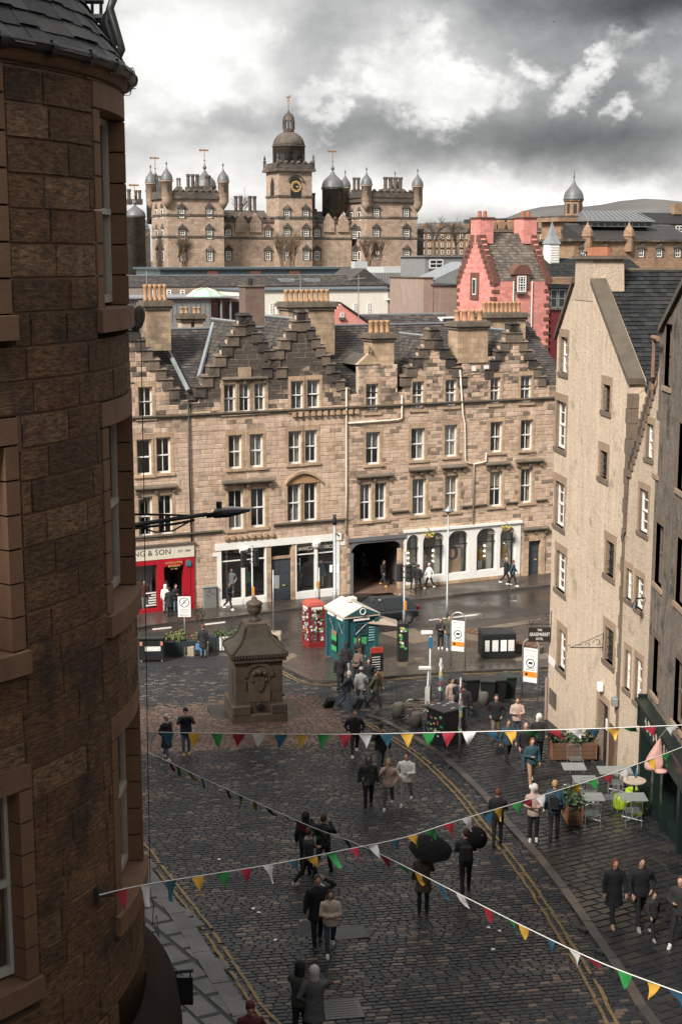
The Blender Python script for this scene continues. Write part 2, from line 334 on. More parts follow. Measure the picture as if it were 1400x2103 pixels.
# ------------------------------------------------------------------ shared builders
def unit_block(name, m, ch=.04):
    k = 'U_' + m.name
    if k not in MATS:
        b = MB(); c = ch
        b.add([(0, 0, 0), (1, 0, 0), (1, 0, 1), (0, 0, 1), (c, -1, c * 2), (1 - c, -1, c * 2), (1 - c, -1, 1 - c * 2), (c, -1, 1 - c * 2)],
              [(4, 5, 6, 7), (0, 1, 5, 4), (1, 2, 6, 5), (2, 3, 7, 6), (3, 0, 4, 7)])
        MATS[k] = b.mesh(name, m)
    return MATS[k]
def subtract(iv, cuts):
    for (a, b) in cuts:
        o = []
        for (p, q) in iv:
            if b <= p or a >= q: o.append((p, q)); continue
            if a > p: o.append((p, a))
            if b < q: o.append((b, q))
        iv = o
    return [(p, q) for p, q in iv if q - p > .02]
def course_wall(parent, outline, holes, z0, z1, m, mortar, ch=(.24, .32), ln=(.35, .8), proud=(.012, .03), n_ind=300, rng=None, gap=.014, piece='stone', depth=.35, near=None):
    """outline(z) -> [(u0,u1)...]; holes: (u0,u1,z0,z1). Wall of laid stones on a mortar bed, in the parent's local frame (front at y=0)."""
    rng = rng or random.Random(5); bed = MB(); st = []; z = z0
    lv = sorted(set([h[2] for h in holes] + [h[3] for h in holes]))
    while z < z1 - .03:
        t = min(z + rng.uniform(*ch), z1)
        for l in lv:
            if z + .05 < l < t + .1: t = l; break
        zm = (z + t) / 2
        iv = subtract(list(outline(zm)), [(h[0], h[1]) for h in holes if h[2] < zm < h[3]])
        for (a, b) in iv:
            bed.box(a, b, 0, depth, z, t, 0)
            u = a + rng.uniform(-ln[1], 0)
            while u < b:
                w = rng.uniform(*ln); p, q = max(u, a), min(u + w, b)
                if q - p > .05: st.append((p + gap / 2, q - gap / 2, z + gap / 2, t - gap / 2, rng.uniform(*proud), rng.random()))
                u += w
        z = t
    parent = bed.build('wall', mortar, parent)
    idx = list(range(len(st)))
    idx.sort(key=(lambda i: near(st[i])) if near else (lambda i: -(st[i][1] - st[i][0]) * (st[i][3] - st[i][2])))
    ub = unit_block(piece, m); ind = set(idx[:n_ind]); rest = MB(); c = .012
    for i, (p, q, a, b, d, r) in enumerate(st):
        if i in ind: link(piece, ub, parent, (p, 0, a), None, (q - p, d, b - a))
        else:
            rest.add([(p, 0, a), (q, 0, a), (q, 0, b), (p, 0, b), (p + c, -d, a + c), (q - c, -d, a + c), (q - c, -d, b - c), (p + c, -d, b - c)],
                     [(4, 5, 6, 7), (0, 1, 5, 4), (1, 2, 6, 5), (2, 3, 7, 6), (3, 0, 4, 7)], 0, r)
    if rest.f: rest.build(piece + '_courses', m, parent)['kind'] = 'stuff'
    return parent
def sash(parent, u0, u1, z0, z1, depth=.2, fr=.09, bars=(1, 1), paint=None, surround=None, sm=None, curtain=None, sill=True, arch=0.0, lower_open=0.0, y=0.0, lintel=.28, jamb=.17, interior=True, rng=random, glass=None, name='window'):
    """a sash window set back in its opening; parts: frame, glazing bars, two panes, sill, dressed surround, dark room behind"""
    paint = paint or WHITE; sm = sm or DRESS; glass = glass or GLASS
    w = MB(); zm = (z0 + z1) / 2; d0 = y + depth; d1 = d0 + .07
    w.box(u0, u0 + fr, d0, d1, z0, z1); w.box(u1 - fr, u1, d0, d1, z0, z1); w.box(u0 + fr, u1 - fr, d0, d1, z0, z0 + fr * 1.2); w.box(u0 + fr, u1 - fr, d0, d1, z1 - fr, z1)
    w.box(u0 + fr, u1 - fr, d0 - .02, d1 - .02, zm - fr * .45, zm + fr * .45)
    o = w.build(name, paint, parent)
    bw = fr * .4; gb = MB()
    for k in range(1, bars[0] + 1):
        x = u0 + (u1 - u0) * k / (bars[0] + 1); gb.box(x - bw / 2, x + bw / 2, d0 + .012, d1 - .01, z0 + fr, z1 - fr)
    nb = bars[1]
    if nb > 1:
        for a, b in ((z0, zm), (zm, z1)):
            for k in range(1, nb):
                z = a + (b - a) * k / nb; gb.box(u0 + fr, u1 - fr, d0 + .016, d1 - .014, z - bw / 2, z + bw / 2)
    if gb.f: gb.build('glazing_bar', paint, o)
    for a, b, dd in ((z0 + fr, zm, .045), (zm, z1 - fr, .03)):
        MB().add([(u0 + fr, d0 + dd, a), (u1 - fr, d0 + dd, a), (u1 - fr, d0 + dd, b), (u0 + fr, d0 + dd, b)], [(0, 1, 2, 3)]).build('pane', glass, o)
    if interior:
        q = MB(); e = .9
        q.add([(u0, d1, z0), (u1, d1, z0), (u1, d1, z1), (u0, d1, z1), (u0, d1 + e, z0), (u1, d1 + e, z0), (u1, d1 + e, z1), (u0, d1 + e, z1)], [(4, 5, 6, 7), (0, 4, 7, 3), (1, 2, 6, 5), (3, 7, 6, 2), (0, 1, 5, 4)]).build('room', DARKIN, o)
    if curtain:
        c = MB(); n_ = 9
        def drape(a, b, za, zb):
            vs = []
            for i in range(n_ + 1):
                x = a + (b - a) * i / n_; yy = d1 + .1 + .03 * math.sin(i * 2.1); vs += [(x, yy, za), (x, yy, zb)]
            c.add(vs, [(2 * i, 2 * i + 2, 2 * i + 3, 2 * i + 1) for i in range(n_)])
        if curtain == 'sides': drape(u0 + .03, u0 + (u1 - u0) * .27, z0, z1); drape(u1 - (u1 - u0) * .27, u1 - .03, z0, z1)
        elif curtain == 'right': drape(u0 + (u1 - u0) * .6, u1 - .03, z0, z1)
        elif curtain == 'blind': drape(u0 + .02, u1 - .02, zm + (z1 - zm) * .1, z1)
        elif curtain == 'full': drape(u0 + .02, u1 - .02, z0, z1)
        elif curtain == 'half': drape(u0 + .02, u1 - .02, z0, zm)
        c.build('curtain', MATS.get('cl_' + str(rng.randint(0, 3)), CURTAIN), o)
    s = MB(); j = jamb; pr = .03
    # reveals and dressed stones round the opening
    s.box(u0 - j, u0, y - pr, d1, z0, z1); s.box(u1, u1 + j, y - pr, d1, z0, z1); s.box(u0 - j, u1 + j, y - pr - .005, d1, z1, z1 + lintel)
    if surround != 'none': s.build('surround', sm, o)
    if sill: MB().box(u0 - j - .04, u1 + j + .04, y - .11, d1, z0 - .15, z0).build('sill', sm, o)
    return o
def slates(parent, O, ex, ey, poly, w=.3, h=.26, m=None, n_ind=0, name='slate', lift=.02, rng=random):
    """overlapping slates on a roof slope: O eaves corner, ex along the eaves, ey up the slope; poly in that plane"""
    O = Vector(O); ex = Vector(ex).normalized(); ey = Vector(ey).normalized(); nn = ex.cross(ey).normalized()
    if nn.z < 0: nn = -nn
    m = m or SLATE; xs = [p[0] for p in poly]; ys = [p[1] for p in poly]
    def inside(x, y):
        c = False; j = len(poly) - 1
        for i in range(len(poly)):
            if (poly[i][1] > y) != (poly[j][1] > y) and x < (poly[j][0] - poly[i][0]) * (y - poly[i][1]) / (poly[j][1] - poly[i][1]) + poly[i][0]: c = not c
            j = i
        return c
    base = MB(); base.add([O + ex * p[0] + ey * p[1] for p in poly] + [O + ex * p[0] + ey * p[1] - nn * .12 for p in poly], [tuple(range(len(poly)))] + [(i, len(poly) + i, len(poly) + (i + 1) % len(poly), (i + 1) % len(poly)) for i in range(len(poly))])
    bo = base.build('roof_boarding', m, parent)
    b = MB(); k = 0; y = min(ys); row = 0; made = []
    while y < max(ys):
        x = min(xs) - (w / 2 if row % 2 else 0) - rng.uniform(0, .05)
        while x < max(xs):
            ww = w * rng.uniform(.8, 1.15)
            if inside(x + ww / 2, y + h * .45): made.append((x, y, ww))
            x += ww
        y += h; row += 1
    for (x, y, ww) in made:
        l1 = lift * rng.uniform(.7, 1.5) + .012; l2 = .006; dy = rng.uniform(-.015, .01); g = .006
        P = [O + ex * (x + g) + ey * (y + dy) + nn * l1, O + ex * (x + ww - g) + ey * (y + dy) + nn * (l1 + rng.uniform(-.004, .004)), O + ex * (x + ww - g) + ey * (y + h) + nn * l2, O + ex * (x + g) + ey * (y + h) + nn * l2, O + ex * (x + g) + ey * (y + dy), O + ex * (x + ww - g) + ey * (y + dy)]
        F = [(0, 1, 2, 3), (4, 5, 1, 0), (4, 0, 3), (5, 2, 1)]
        if k < n_ind: MB().add(P, F).build(name, m, parent); k += 1
        else: b.add(P, F, 0, rng.random())
    if b.f: b.build(name + '_courses', m, parent)['kind'] = 'stuff'
    return bo
def chimney(parent, u0, u1, y0, y1, z0, z1, npots, m=None, cap=None, pot=None, poth=.75, base=True, rows=1, name='chimney'):
    m = m or DRESS; cap = cap or DRESS_D; pot = pot or POT
    o = MB().box(u0, u1, y0, y1, z0, z1).build(name, m, parent)
    b = MB(); b.box(u0 - .1, u1 + .1, y0 - .1, y1 + .1, z1 - .38, z1 - .2); b.box(u0 - .2, u1 + .2, y0 - .2, y1 + .2, z1 - .197, z1 + .02); b.box(u0 - .1, u1 + .1, y0 - .1, y1 + .1, z1 + .02, z1 + .12)
    b.build('cap', cap, o)
    pr = min((u1 - u0) / max(npots, 1) * .44, .2)
    pm = MB().lathe([(pr, 0), (pr * 1.05, .04), (pr * .9, .08), (pr * .86, poth * .8), (pr * 1.0, poth * .84), (pr * 1.0, poth), (pr * .75, poth), (pr * .72, poth * .5)], 10).mesh('chimney_pot', pot, True)
    for r_ in range(rows):
        for i in range(npots):
            link('chimney_pot', pm, o, (u0 + (u1 - u0) * (i + .5) / npots, y0 + (y1 - y0) * (r_ + .5) / rows, z1 + .12))
    return o
# ------------------------------------------------------------------ the ground
from mathutils import noise as mnoise
ASPH = mat('wet_asphalt', (.032, .027, .025), .4, .35, .8, .25, wet=(.13, .5, .25), bscale=25)
ASPH2 = mat('wet_paving_brown', (.05, .04, .034), .4, .35, 1.2, .3, wet=(.12, .5, .35), bscale=18)
SETT = mat('wet_sett', (.05, .05, .05), .4, .3, 6, .35, spec=.3, wet=(.22, .5, .5), bscale=30, ramp=[(.017, .021, .026), (.023, .026, .030), (.014, .018, .023), (.029, .030, .031), (.018, .022, .027), (.034, .032, .031), (.016, .02, .025), (.025, .027, .029), (.015, .019, .024), (.02, .023, .027), (.13, .095, .075), (.085, .065, .054)])
SETT_R = mat('red_sett', (.2, .1, .07), .45, .25, 6, .3, wet=(.25, .55, .5), bscale=30, ramp=[(.105, .06, .045), (.135, .078, .057), (.08, .052, .042), (.16, .098, .072), (.065, .05, .043)])
FLAG = mat('wet_flagstone', (.05, .05, .05), .4, .35, 2.5, .3, spec=.3, wet=(.14, .5, .4), bscale=22, ramp=[(.02, .021, .023), (.026, .026, .027), (.016, .018, .021), (.034, .031, .028), (.022, .022, .024)])
FLAG_G = mat('granite_flagstone', (.1, .1, .1), .5, .3, 3, .3, wet=(.3, .6, .4), bscale=22, ramp=[(.055, .058, .06), (.07, .072, .072), (.045, .048, .05), (.08, .08, .077)])
KERB = mat('kerb_stone', (.09, .08, .07), .5, .3, 4, .3, wet=(.25, .6, .4), ramp=[(.05, .044, .04), (.065, .057, .05), (.042, .039, .037), (.09, .07, .055)])
JOINT = mat('joint_grit', (.016, .016, .017), .7, .3, 6, .3)
YELLOW = mat('yellow_line_paint', (.2, .13, .045), .7, .3, 6, .3, spots=((.03, .028, .026), .53, 7))
GRASS = mat('far_ground', (.07, .075, .04), .9, .4, .05, .2)
PAINTW = mat('road_paint_white', (.5, .48, .45), .6, .3, 5, .2, spots=((.06, .05, .045), .6, 5))
def strip(pts, w0, w1, lift, n=None):
    """ribbon on the ground left of a ground polyline between offsets w0 and w1"""
    pts = [Vector((p.x, p.y, 0)) for p in pts]; b = MB(); L_ = []
    for i in range(len(pts)):
        t = (pts[min(i + 1, len(pts) - 1)] - pts[max(i - 1, 0)]).normalized(); L_.append(Vector((-t.y, t.x, 0)))
    vs = []
    for p, q in zip(pts, L_):
        for w in (w0, w1):
            a = p + q * w; vs.append((a.x, a.y, gz(a.y) + lift))
    b.add(vs, [(2 * i, 2 * i + 2, 2 * i + 3, 2 * i + 1) for i in range(len(pts) - 1)]); return b
def dense(pts, step=.5):
    """smooth resample of a ground polyline"""
    out = []; P = [Vector((p.x, p.y, 0)) for p in pts]
    for i in range(len(P) - 1):
        p0, p1, p2, p3 = P[max(i - 1, 0)], P[i], P[i + 1], P[min(i + 2, len(P) - 1)]
        k = max(1, int((p2 - p1).length / step))
        for j in range(k):
            t = j / k; out.append(.5 * ((2 * p1) + (p2 - p0) * t + (2 * p0 - 5 * p1 + 4 * p2 - p3) * t * t + (3 * p1 - p0 - 3 * p2 + p3) * t ** 3))
    out.append(P[-1]); return out
def inpoly(x, y, poly):
    c = False; j = len(poly) - 1
    for i in range(len(poly)):
        a, b = poly[i], poly[j]
        if (a.y > y) != (b.y > y) and x < (b.x - a.x) * (y - a.y) / (b.y - a.y) + a.x: c = not c
        j = i
    return c
def ground_sheet():
    ys = [-60, -20, 0, 10] + [20 + i * 3 for i in range(24)] + [92, 96, 100, 104, 108, 120, 150, 200, 250, 256.8, 300, 400, 600, 900, 1500, 3000, 6000]
    xs = [-4000, -1000, -300, -80, -40, -20, -10, 0, 10, 20, 40, 80, 300, 1000, 4000]
    b = MB(); vs = [(x, y, gz(y) - .004) for y in ys for x in xs]; n = len(xs); fs = []; mi = []
    for j in range(len(ys) - 1):
        for i in range(n - 1): fs.append((j * n + i, j * n + i + 1, (j + 1) * n + i + 1, (j + 1) * n + i)); mi.append(0 if ys[j] < 110 else 1)
    b.add(vs, fs); b.m = mi
    tag(b.build('ground', [ASPH, GRASS]), 'wet dark asphalt ground sloping down to the market street', None, None, 'structure')
ground_sheet()
KR = dense([G(*p, .1) for p in ((1130, 1436), (1040, 1438), (960, 1441), (880, 1445), (814, 1450), (771, 1454), (748, 1461), (752, 1469), (780, 1478), (844, 1513), (908, 1557), (980, 1624), (1034, 1688), (1086, 1745), (1135, 1806), (1183, 1874), (1229, 1943), (1266, 1995), (1326, 2103))])
for k in range(1, 6): KR.append(KR[-1] + Vector((.35, -2.2, 0)))
RIGHT_POLY = KR + [Vector((26, 20, 0)), Vector((26, 62, 0)), Vector((KR[0].x + 6, KR[0].y, 0))]
ISL_L = dense([G(*p, .1) for p in ((568, 1362), (600, 1378), (621, 1390), (639, 1397), (660, 1400), (700, 1398), (782, 1391), (900, 1382), (1000, 1377), (1130, 1370), (1260, 1362))])
ISL_U = dense([G(*p, .1) for p in ((1260, 1248), (1130, 1262), (1000, 1276), (900, 1287), (780, 1300), (660, 1315), (590, 1328), (566, 1345))])
ISLAND = ISL_L + ISL_U
KL = dense([G(*p) for p in ((280, 1745), (305, 1783), (390, 1893), (433, 1960), (500, 2063), (528, 2103))])
KL = [KL[0] + Vector((-.7 * (5 - k), 1.2 * (5 - k), 0)) for k in range(5)] + KL
for k in range(1, 5): KL.append(KL[-1] + Vector((.75, -1.3, 0)))
LEFT_POLY = KL + [Vector((-16, 20, 0)), Vector((-16, 46, 0))]
FAR = [G(*p) for p in ((230, 1303), (313, 1287), (465, 1271), (600, 1254), (720, 1245), (864, 1233), (930, 1225), (1117, 1206), (1240, 1190))]
def flat_poly(name, poly, lift, m, depth=.16, label=None, kind='structure'):
    """raised pavement: triangulated top that follows the slope, with a skirt"""
    bm = bmesh.new(); vs = [bm.verts.new((p.x, p.y, 0)) for p in poly]; f = bm.faces.new(vs)
    bmesh.ops.triangulate(bm, faces=[f])
    for k in range(26):       # cut in rows so that the top can bend with the ground
        y = 20 + k * 3
        g = bm.verts[:] + bm.edges[:] + bm.faces[:]; bmesh.ops.bisect_plane(bm, geom=g, plane_co=(0, y, 0), plane_no=(0, 1, 0))
    bmesh.ops.recalc_face_normals(bm, faces=bm.faces)
    for q in bm.faces:
        if q.normal.z < 0: q.normal_flip()
    r = bmesh.ops.extrude_edge_only(bm, edges=[e for e in bm.edges if len(e.link_faces) == 1])
    low = set(v for v in r['geom'] if isinstance(v, bmesh.types.BMVert))
    for v in bm.verts: v.co.z = gz(v.co.y) + (lift - depth if v in low else lift)
    me = bpy.data.meshes.new(name); bm.to_mesh(me); bm.free(); me.materials.append(m); o = link(name, me); o['kind'] = kind
    if label: o['label'] = label
    return o
PAVE_R = flat_poly('pavement', RIGHT_POLY, .07, JOINT, label='wet dark flagged pavement along the pale buildings')
PAVE_I = flat_poly('pavement', ISLAND, .09, ASPH2, label='wet brown pavement island round the teal box')
PAVE_L = flat_poly('pavement', LEFT_POLY, .07, JOINT, label='grey granite pavement at the foot of the round tower')
FARP = FAR + [Vector((24, 101, 0)), Vector((-20, 84, 0))]
PAVE_F = flat_poly('pavement', FARP, .09, ASPH2, label='wet pavement in front of the tenement shops')
def kerb(parent, line, w, top, rng, ln=.9, m=KERB):
    acc = 0; seg = [line[0]]
    for i in range(1, len(line)):
        acc += (line[i] - line[i - 1]).length; seg.append(line[i])
        if acc > ln * rng.uniform(.8, 1.2) or i == len(line) - 1:
            a, b_ = seg[0], seg[-1]
            if (b_ - a).length > .2:
                t = (b_ - a).normalized(); nl = Vector((-t.y, t.x, 0)); g = t * .012; h = rng.uniform(-.006, .006); q = MB(); vs = []
                for zz, off in ((-.05, 0), (top, 0)):
                    for p in (a + g, b_ - g): vs.append((p.x, p.y, gz(p.y) + zz + (h if zz > 0 else 0)))
                for zz in (-.05, top):
                    for p in (a + g + nl * w, b_ - g + nl * w): vs.append((p.x, p.y, gz(p.y) + zz + (h if zz > 0 else 0)))
                q.add(vs, [(0, 1, 3, 2), (2, 3, 7, 6), (4, 6, 7, 5), (0, 2, 6, 4), (1, 5, 7, 3)]); q.build('kerb_stone', m, parent)
            seg = [line[i]]; acc = 0
rk = random.Random(3)
kerb(PAVE_R, KR, .24, .1, rk); kerb(PAVE_I, ISL_L, .22, .125, rk); kerb(PAVE_L, KL, -.42, .1, rk, 1.1, FLAG_G)
kerb(PAVE_F, dense([Vector((p.x, p.y, 0)) for p in FAR]), .25, .125, rk)
# laid pieces ------------------------------------------------------------
def lay(parent, name, poly_ok, x0, x1, y0, y1, ang, w, h, lift, m, n_ind, rng, tilt=.006, gap=.02, dome=.012, colour=None, mats=None):
    ca, sa = math.cos(ang), math.sin(ang); k = 'L_' + name + m.name
    b = MB(); c = .08
    b.add([(-.5, -.5, -1), (.5, -.5, -1), (.5, .5, -1), (-.5, .5, -1), (-.5 + c, -.5 + c, 0), (.5 - c, -.5 + c, 0), (.5 - c, .5 - c, 0), (-.5 + c, .5 - c, 0)], [(4, 5, 6, 7), (0, 1, 5, 4), (1, 2, 6, 5), (2, 3, 7, 6), (3, 0, 4, 7)])
    unit = b.mesh(name, m); L_ = []; cx, cy = (x0 + x1) / 2, (y0 + y1) / 2; rad = math.hypot(x1 - x0, y1 - y0) / 2
    v = -rad; row = 0
    while v < rad:
        hh = h * rng.uniform(.92, 1.08); u = -rad - rng.uniform(0, w)
        wob = .05 * math.sin(row * .37)
        while u < rad:
            ww = w * rng.uniform(.72, 1.3); x = cx + (u + ww / 2) * ca - (v + wob) * sa; y = cy + (u + ww / 2) * sa + (v + wob) * ca
            if x0 < x < x1 and y0 < y < y1 and poly_ok(x, y): L_.append((x, y, ww - gap, hh - gap, rng.uniform(-tilt, tilt), rng.uniform(-tilt * 3, tilt * 3), rng.uniform(-tilt * 3, tilt * 3)))
            u += ww
        v += hh; row += 1
    L_.sort(key=lambda q: q[1]); slope = lambda y: (gz(y + .3) - gz(y - .3)) / .6
    rest = MB(); ni = 0
    for (x, y, ww, hh, dz, tx, ty) in L_:
        col = colour(x, y) if colour else (0, rng.random())
        if ni < n_ind and col[0] == 0 and abs(x) < .245 * y and y > 29.5:
            link(name, unit, parent, (x, y, gz(y) + lift + dz), (Matrix.Rotation(math.atan(slope(y)) + ty, 3, 'X') @ Matrix.Rotation(tx, 3, 'Y') @ Matrix.Rotation(ang, 3, 'Z')).to_euler(), (ww, hh, lift + .02)); ni += 1; continue
        vs = []
        for (p, q, zz) in ((-.5, -.5, -1), (.5, -.5, -1), (.5, .5, -1), (-.5, .5, -1), (-.42, -.42, 0), (.42, -.42, 0), (.42, .42, 0), (-.42, .42, 0)):
            X = x + p * ww * ca - q * hh * sa; Y = y + p * ww * sa + q * hh * ca
            vs.append((X, Y, gz(Y) + (lift + dz + p * ww * tx + q * hh * ty if zz == 0 else 0)))
        rest.add(vs, [(4, 5, 6, 7), (0, 1, 5, 4), (1, 2, 6, 5), (2, 3, 7, 6), (3, 0, 4, 7)], col[0], col[1])
    if rest.f: rest.build(name + '_courses', mats or [m], parent)['kind'] = 'stuff'
# the cobbled street
TOPL = [G(*p) for p in ((200, 1352), (300, 1352), (450, 1347), (560, 1352), (568, 1362))]
STREET_POLY = [Vector((p.x, p.y, 0)) for p in TOPL] + ISL_L + [Vector((ISL_L[-1].x + 3, KR[0].y - .2, 0)), Vector((22, 55, 0)), Vector((22, 20, 0)), Vector((-12, 20, 0)), Vector((-20, 60, 0))]
STREET = flat_poly('street', STREET_POLY, .006, JOINT, .02, 'wet cobbled street running down to the market square')
REDP = [G(*p) for p in ((250, 1462), (300, 1455), (460, 1440), (600, 1427), (652, 1432), (690, 1462), (730, 1500), (700, 1521), (560, 1533), (420, 1543), (250, 1556))]
def street_ok(x, y): return inpoly(x, y, STREET_POLY) and not inpoly(x, y, RIGHT_POLY) and not inpoly(x, y, ISLAND) and not inpoly(x, y, LEFT_POLY) and abs(x) < .30 * y
rs = random.Random(8)
def sett_col(x, y):
    red = inpoly(x + rs.uniform(-.25, .25), y + rs.uniform(-.5, .5), REDP)
    if red: return (1, rs.random())
    t = mnoise.noise((x * .35, y * .16, 2.0)) + .6 * mnoise.noise((x * 1.3, y * .7, 7.0))
    pr = .16 + .42 * t + max(0, min(.22, (y - 37) * .014))  # paler setts commoner farther off: wet reflection put into their colour
    return (0, .834 + .165 * rs.random() if rs.random() < pr else .82 * rs.random())
lay(STREET, 'sett', street_ok, -15, 15, 25.0, 66, R(11), .27, .158, .028, SETT, 300, rs, .004, .018, colour=sett_col, mats=[SETT, SETT_R])
def right_ok(x, y): return inpoly(x, y, RIGHT_POLY) and x < 13 and abs(x) < .30 * y and min((Vector((x, y, 0)) - p).length_squared for p in KR[::2]) > .13
lay(PAVE_R, 'flagstone', right_ok, 0, 14, 25.5, 60, R(32), .55, .3, .092, FLAG, 300, rs, .003, .018)
def left_ok(x, y): return inpoly(x, y, LEFT_POLY) and x > -9
lay(PAVE_L, 'flagstone', left_ok, -9, 0, 26, 42, R(-60), .95, .62, .09, FLAG_G, 120, rs, .003, .02)
# painted lines
def yellow(line, offs, lift, w=.1):
    for o_ in offs:
        b = MB(); pts = line; vs = []
        for i, p in enumerate(pts):
            t = (pts[min(i + 1, len(pts) - 1)] - pts[max(i - 1, 0)]).normalized(); q = Vector((-t.y, t.x, 0)); j = rs.uniform(-.016, .016)
            for ww in (o_ + j, o_ + w + j + rs.uniform(-.025, .02)):
                a = p + q * ww; vs.append((a.x, a.y, gz(a.y) + lift))
        b.add(vs, [(2 * i, 2 * i + 2, 2 * i + 3, 2 * i + 1) for i in range(len(pts) - 1) if rs.random() > .03])
        b.build('yellow_line', YELLOW, STREET)
i0 = min(range(len(KR)), key=lambda i: (KR[i] - G(760, 1474)).length)
yellow(dense([Vector(p) for p in KR[i0:-5:2]], .22), (-.62, -.82), .047, .085)
yellow(dense([Vector(p) for p in KL[::2]], .22), (.12, .32), .047, .085)
yellow(dense([Vector(p) for p in KR[:i0:2]], .22), (-.4,), .047, .085)
yellow(dense([Vector(p) for p in ISL_L[::2]], .22), (-.36, -.56), .047, .085)
# white lines and lighter slabs on the market road
def road_poly(name, pxs, lift, m, parent=None, label=None):
    b = MB(); P = [G(*p, lift) for p in pxs]; b.add([(p.x, p.y, gz(p.y) + lift) for p in P], [tuple(range(len(P)))]); o = b.build(name, m, parent)
    return o
SLABT = mat('tan_paving', (.15, .115, .085), .5, .25, 3, .2, wet=(.3, .6, .5))
for pts in (((640, 1316), (700, 1305), (712, 1309), (652, 1320)), ((780, 1300), (850, 1290), (893, 1314), (848, 1322)), ((560, 1350), (602, 1341), (612, 1347), (585, 1360)), ((935, 1300), (1020, 1283), (1110, 1270), (1112, 1275), (1000, 1296), (940, 1305)), ((1050, 1352), (1130, 1340), (1130, 1352), (1060, 1358)), ((850, 1352), (870, 1350), (872, 1360), (855, 1362))):
    road_poly('paving_strip', pts, .095, SLABT, PAVE_I)
ROADM = flat_poly('road', [G(*p) for p in ((225, 1322), (313, 1294), (465, 1277), (600, 1260), (720, 1251), (864, 1239), (930, 1231), (1117, 1212), (1240, 1196))] + [G(*p) for p in ((1260, 1244), (1130, 1258), (1000, 1272), (900, 1283), (780, 1296), (660, 1311), (575, 1326))] + [G(430, 1335), G(225, 1345)], .004, ASPH, .01, 'wet asphalt road crossing in front of the tenements')
for a, b_ in (((313, 1291), (352, 1287)), ((420, 1281), (462, 1276)), ((880, 1272), (1010, 1257)), ((1020, 1237), (1060, 1233))):
    road_poly('road_marking', (a, b_, (b_[0] + 1, b_[1] + 3), (a[0] + 1, a[1] + 3)), .01, PAINTW, ROADM)
# square covers in the setts
IRONC = mat('wet_cover_iron', (.06, .06, .06), .35, .3, 8, .3)
for c, w, h, rz, nm in (((718, 1918), .75, .75, .2, 'manhole_cover'), ((700, 2075), .8, .9, .15, 'drain_grate')):
    p = G(*c); b = MB(); b.box(-w / 2, w / 2, -h / 2, h / 2, -.02, .043); b.box(-w / 2 - .04, w / 2 + .04, -h / 2 - .04, -h / 2, -.02, .047); b.box(-w / 2 - .04, w / 2 + .04, h / 2, h / 2 + .04, -.02, .047); b.box(-w / 2 - .04, -w / 2, -h / 2, h / 2, -.02, .047); b.box(w / 2, w / 2 + .04, -h / 2, h / 2, -.02, .047)
    if nm == 'drain_grate':
        for k in range(7): b.box(-w / 2 + .05, w / 2 - .05, -h / 2 + .07 + k * .12, -h / 2 + .12 + k * .12, .043, .05)
    o = b.build(nm, FLAG_G if nm == 'manhole_cover' else IRONC); o.location = p; o.rotation_euler = (math.atan(-.095), 0, rz)
    tag(o, {'manhole_cover': 'square grey access cover set in the cobbles beside the walking couple', 'drain_grate': 'rectangular iron drain grate in the cobbles at the foot of the photo'}[nm], 'cover')
# ------------------------------------------------------------------ the tenement row behind the market road
for i, c in enumerate(((.5, .47, .42), (.35, .33, .3), (.5, .4, .28), (.2, .2, .2))): mat('cl_%d' % i, c, .9, .12, 3, .2)
_a, _b = G(290, 1262), G(1120, 1180)
T = Frame(_a.x, _a.y, _b.x - _a.x, _b.y - _a.y)
TU = lambda x, y=1000: T.px(x, y)[0]
TZ = lambda x, y, w=0.0: T.px(x, y, w)[1]
def gable_iv(ul, zl, ua, za, ur, zr, flat=.5):
    def f(z):
        if z < min(zl, zr): return (ul, ur)
        if z >= za: return None
        a = ul + (ua - flat / 2 - ul) * max(0, (z - zl) / (za - zl)); b = ur + (ua + flat / 2 - ur) * max(0, (z - zr) / (za - zr))
        return (a, b) if b - a > .15 else None
    return f
def crow_steps(parent, ul, zl, ua, za, side, dz=.52, y0=-.1, y1=.55, m=None, first=0):
    n = max(2, int((za - zl) / dz)); du = (ua - ul) / n
    for k in range(first, n + 1):
        u = ul + du * k; z = zl + (za - zl) * k / n; a, b = sorted((u + side * .24, u + du * 1.02)); b_ = MB()
        b_.box(a, b, y0, y1, z - .4, z + .2); b_.add([(a - .06, y0 - .07, z + .2), (b + .06, y0 - .07, z + .2), (b + .06, y1 + .05, z + .2), (a - .06, y1 + .05, z + .2), (a - .04, (y0 + y1) / 2, z + .36), (b + .04, (y0 + y1) / 2, z + .36)], [(0, 1, 5, 4), (2, 3, 4, 5), (1, 2, 5), (3, 0, 4), (0, 3, 2, 1)])
        o = b_.build('crow_step', m or CROW, parent)
CROW = mat('crow_step_stone', (.14, .105, .078), .9, .5, 1.6, .3, soot=(.55, 8, 13, SOOTC), streak=.3)
def cross_roof(parent, ul, zl, ua, za, ur, zr, wb, n_ind=0):
    """pitched roof running back from a gable: left and right slopes as slate triangles dying into the main roof"""
    for (ue, ze) in ((ul, zl), (ur, zr)):
        ey = Vector((ua - ue, 0, za - ze)); S = ey.length
        slates(parent, (ue, .5, ze), (0, 1, 0), ey, [(0, 0), (wb * .12, 0), (wb, S), (0, S)], .28, .24, SLATE, n_ind, rng=random.Random(2))
    MB().tube([(ua, .5, za + .03), (ua, .5 + wb, za + .03)], .09, 6).build('ridge', LEAD, parent)
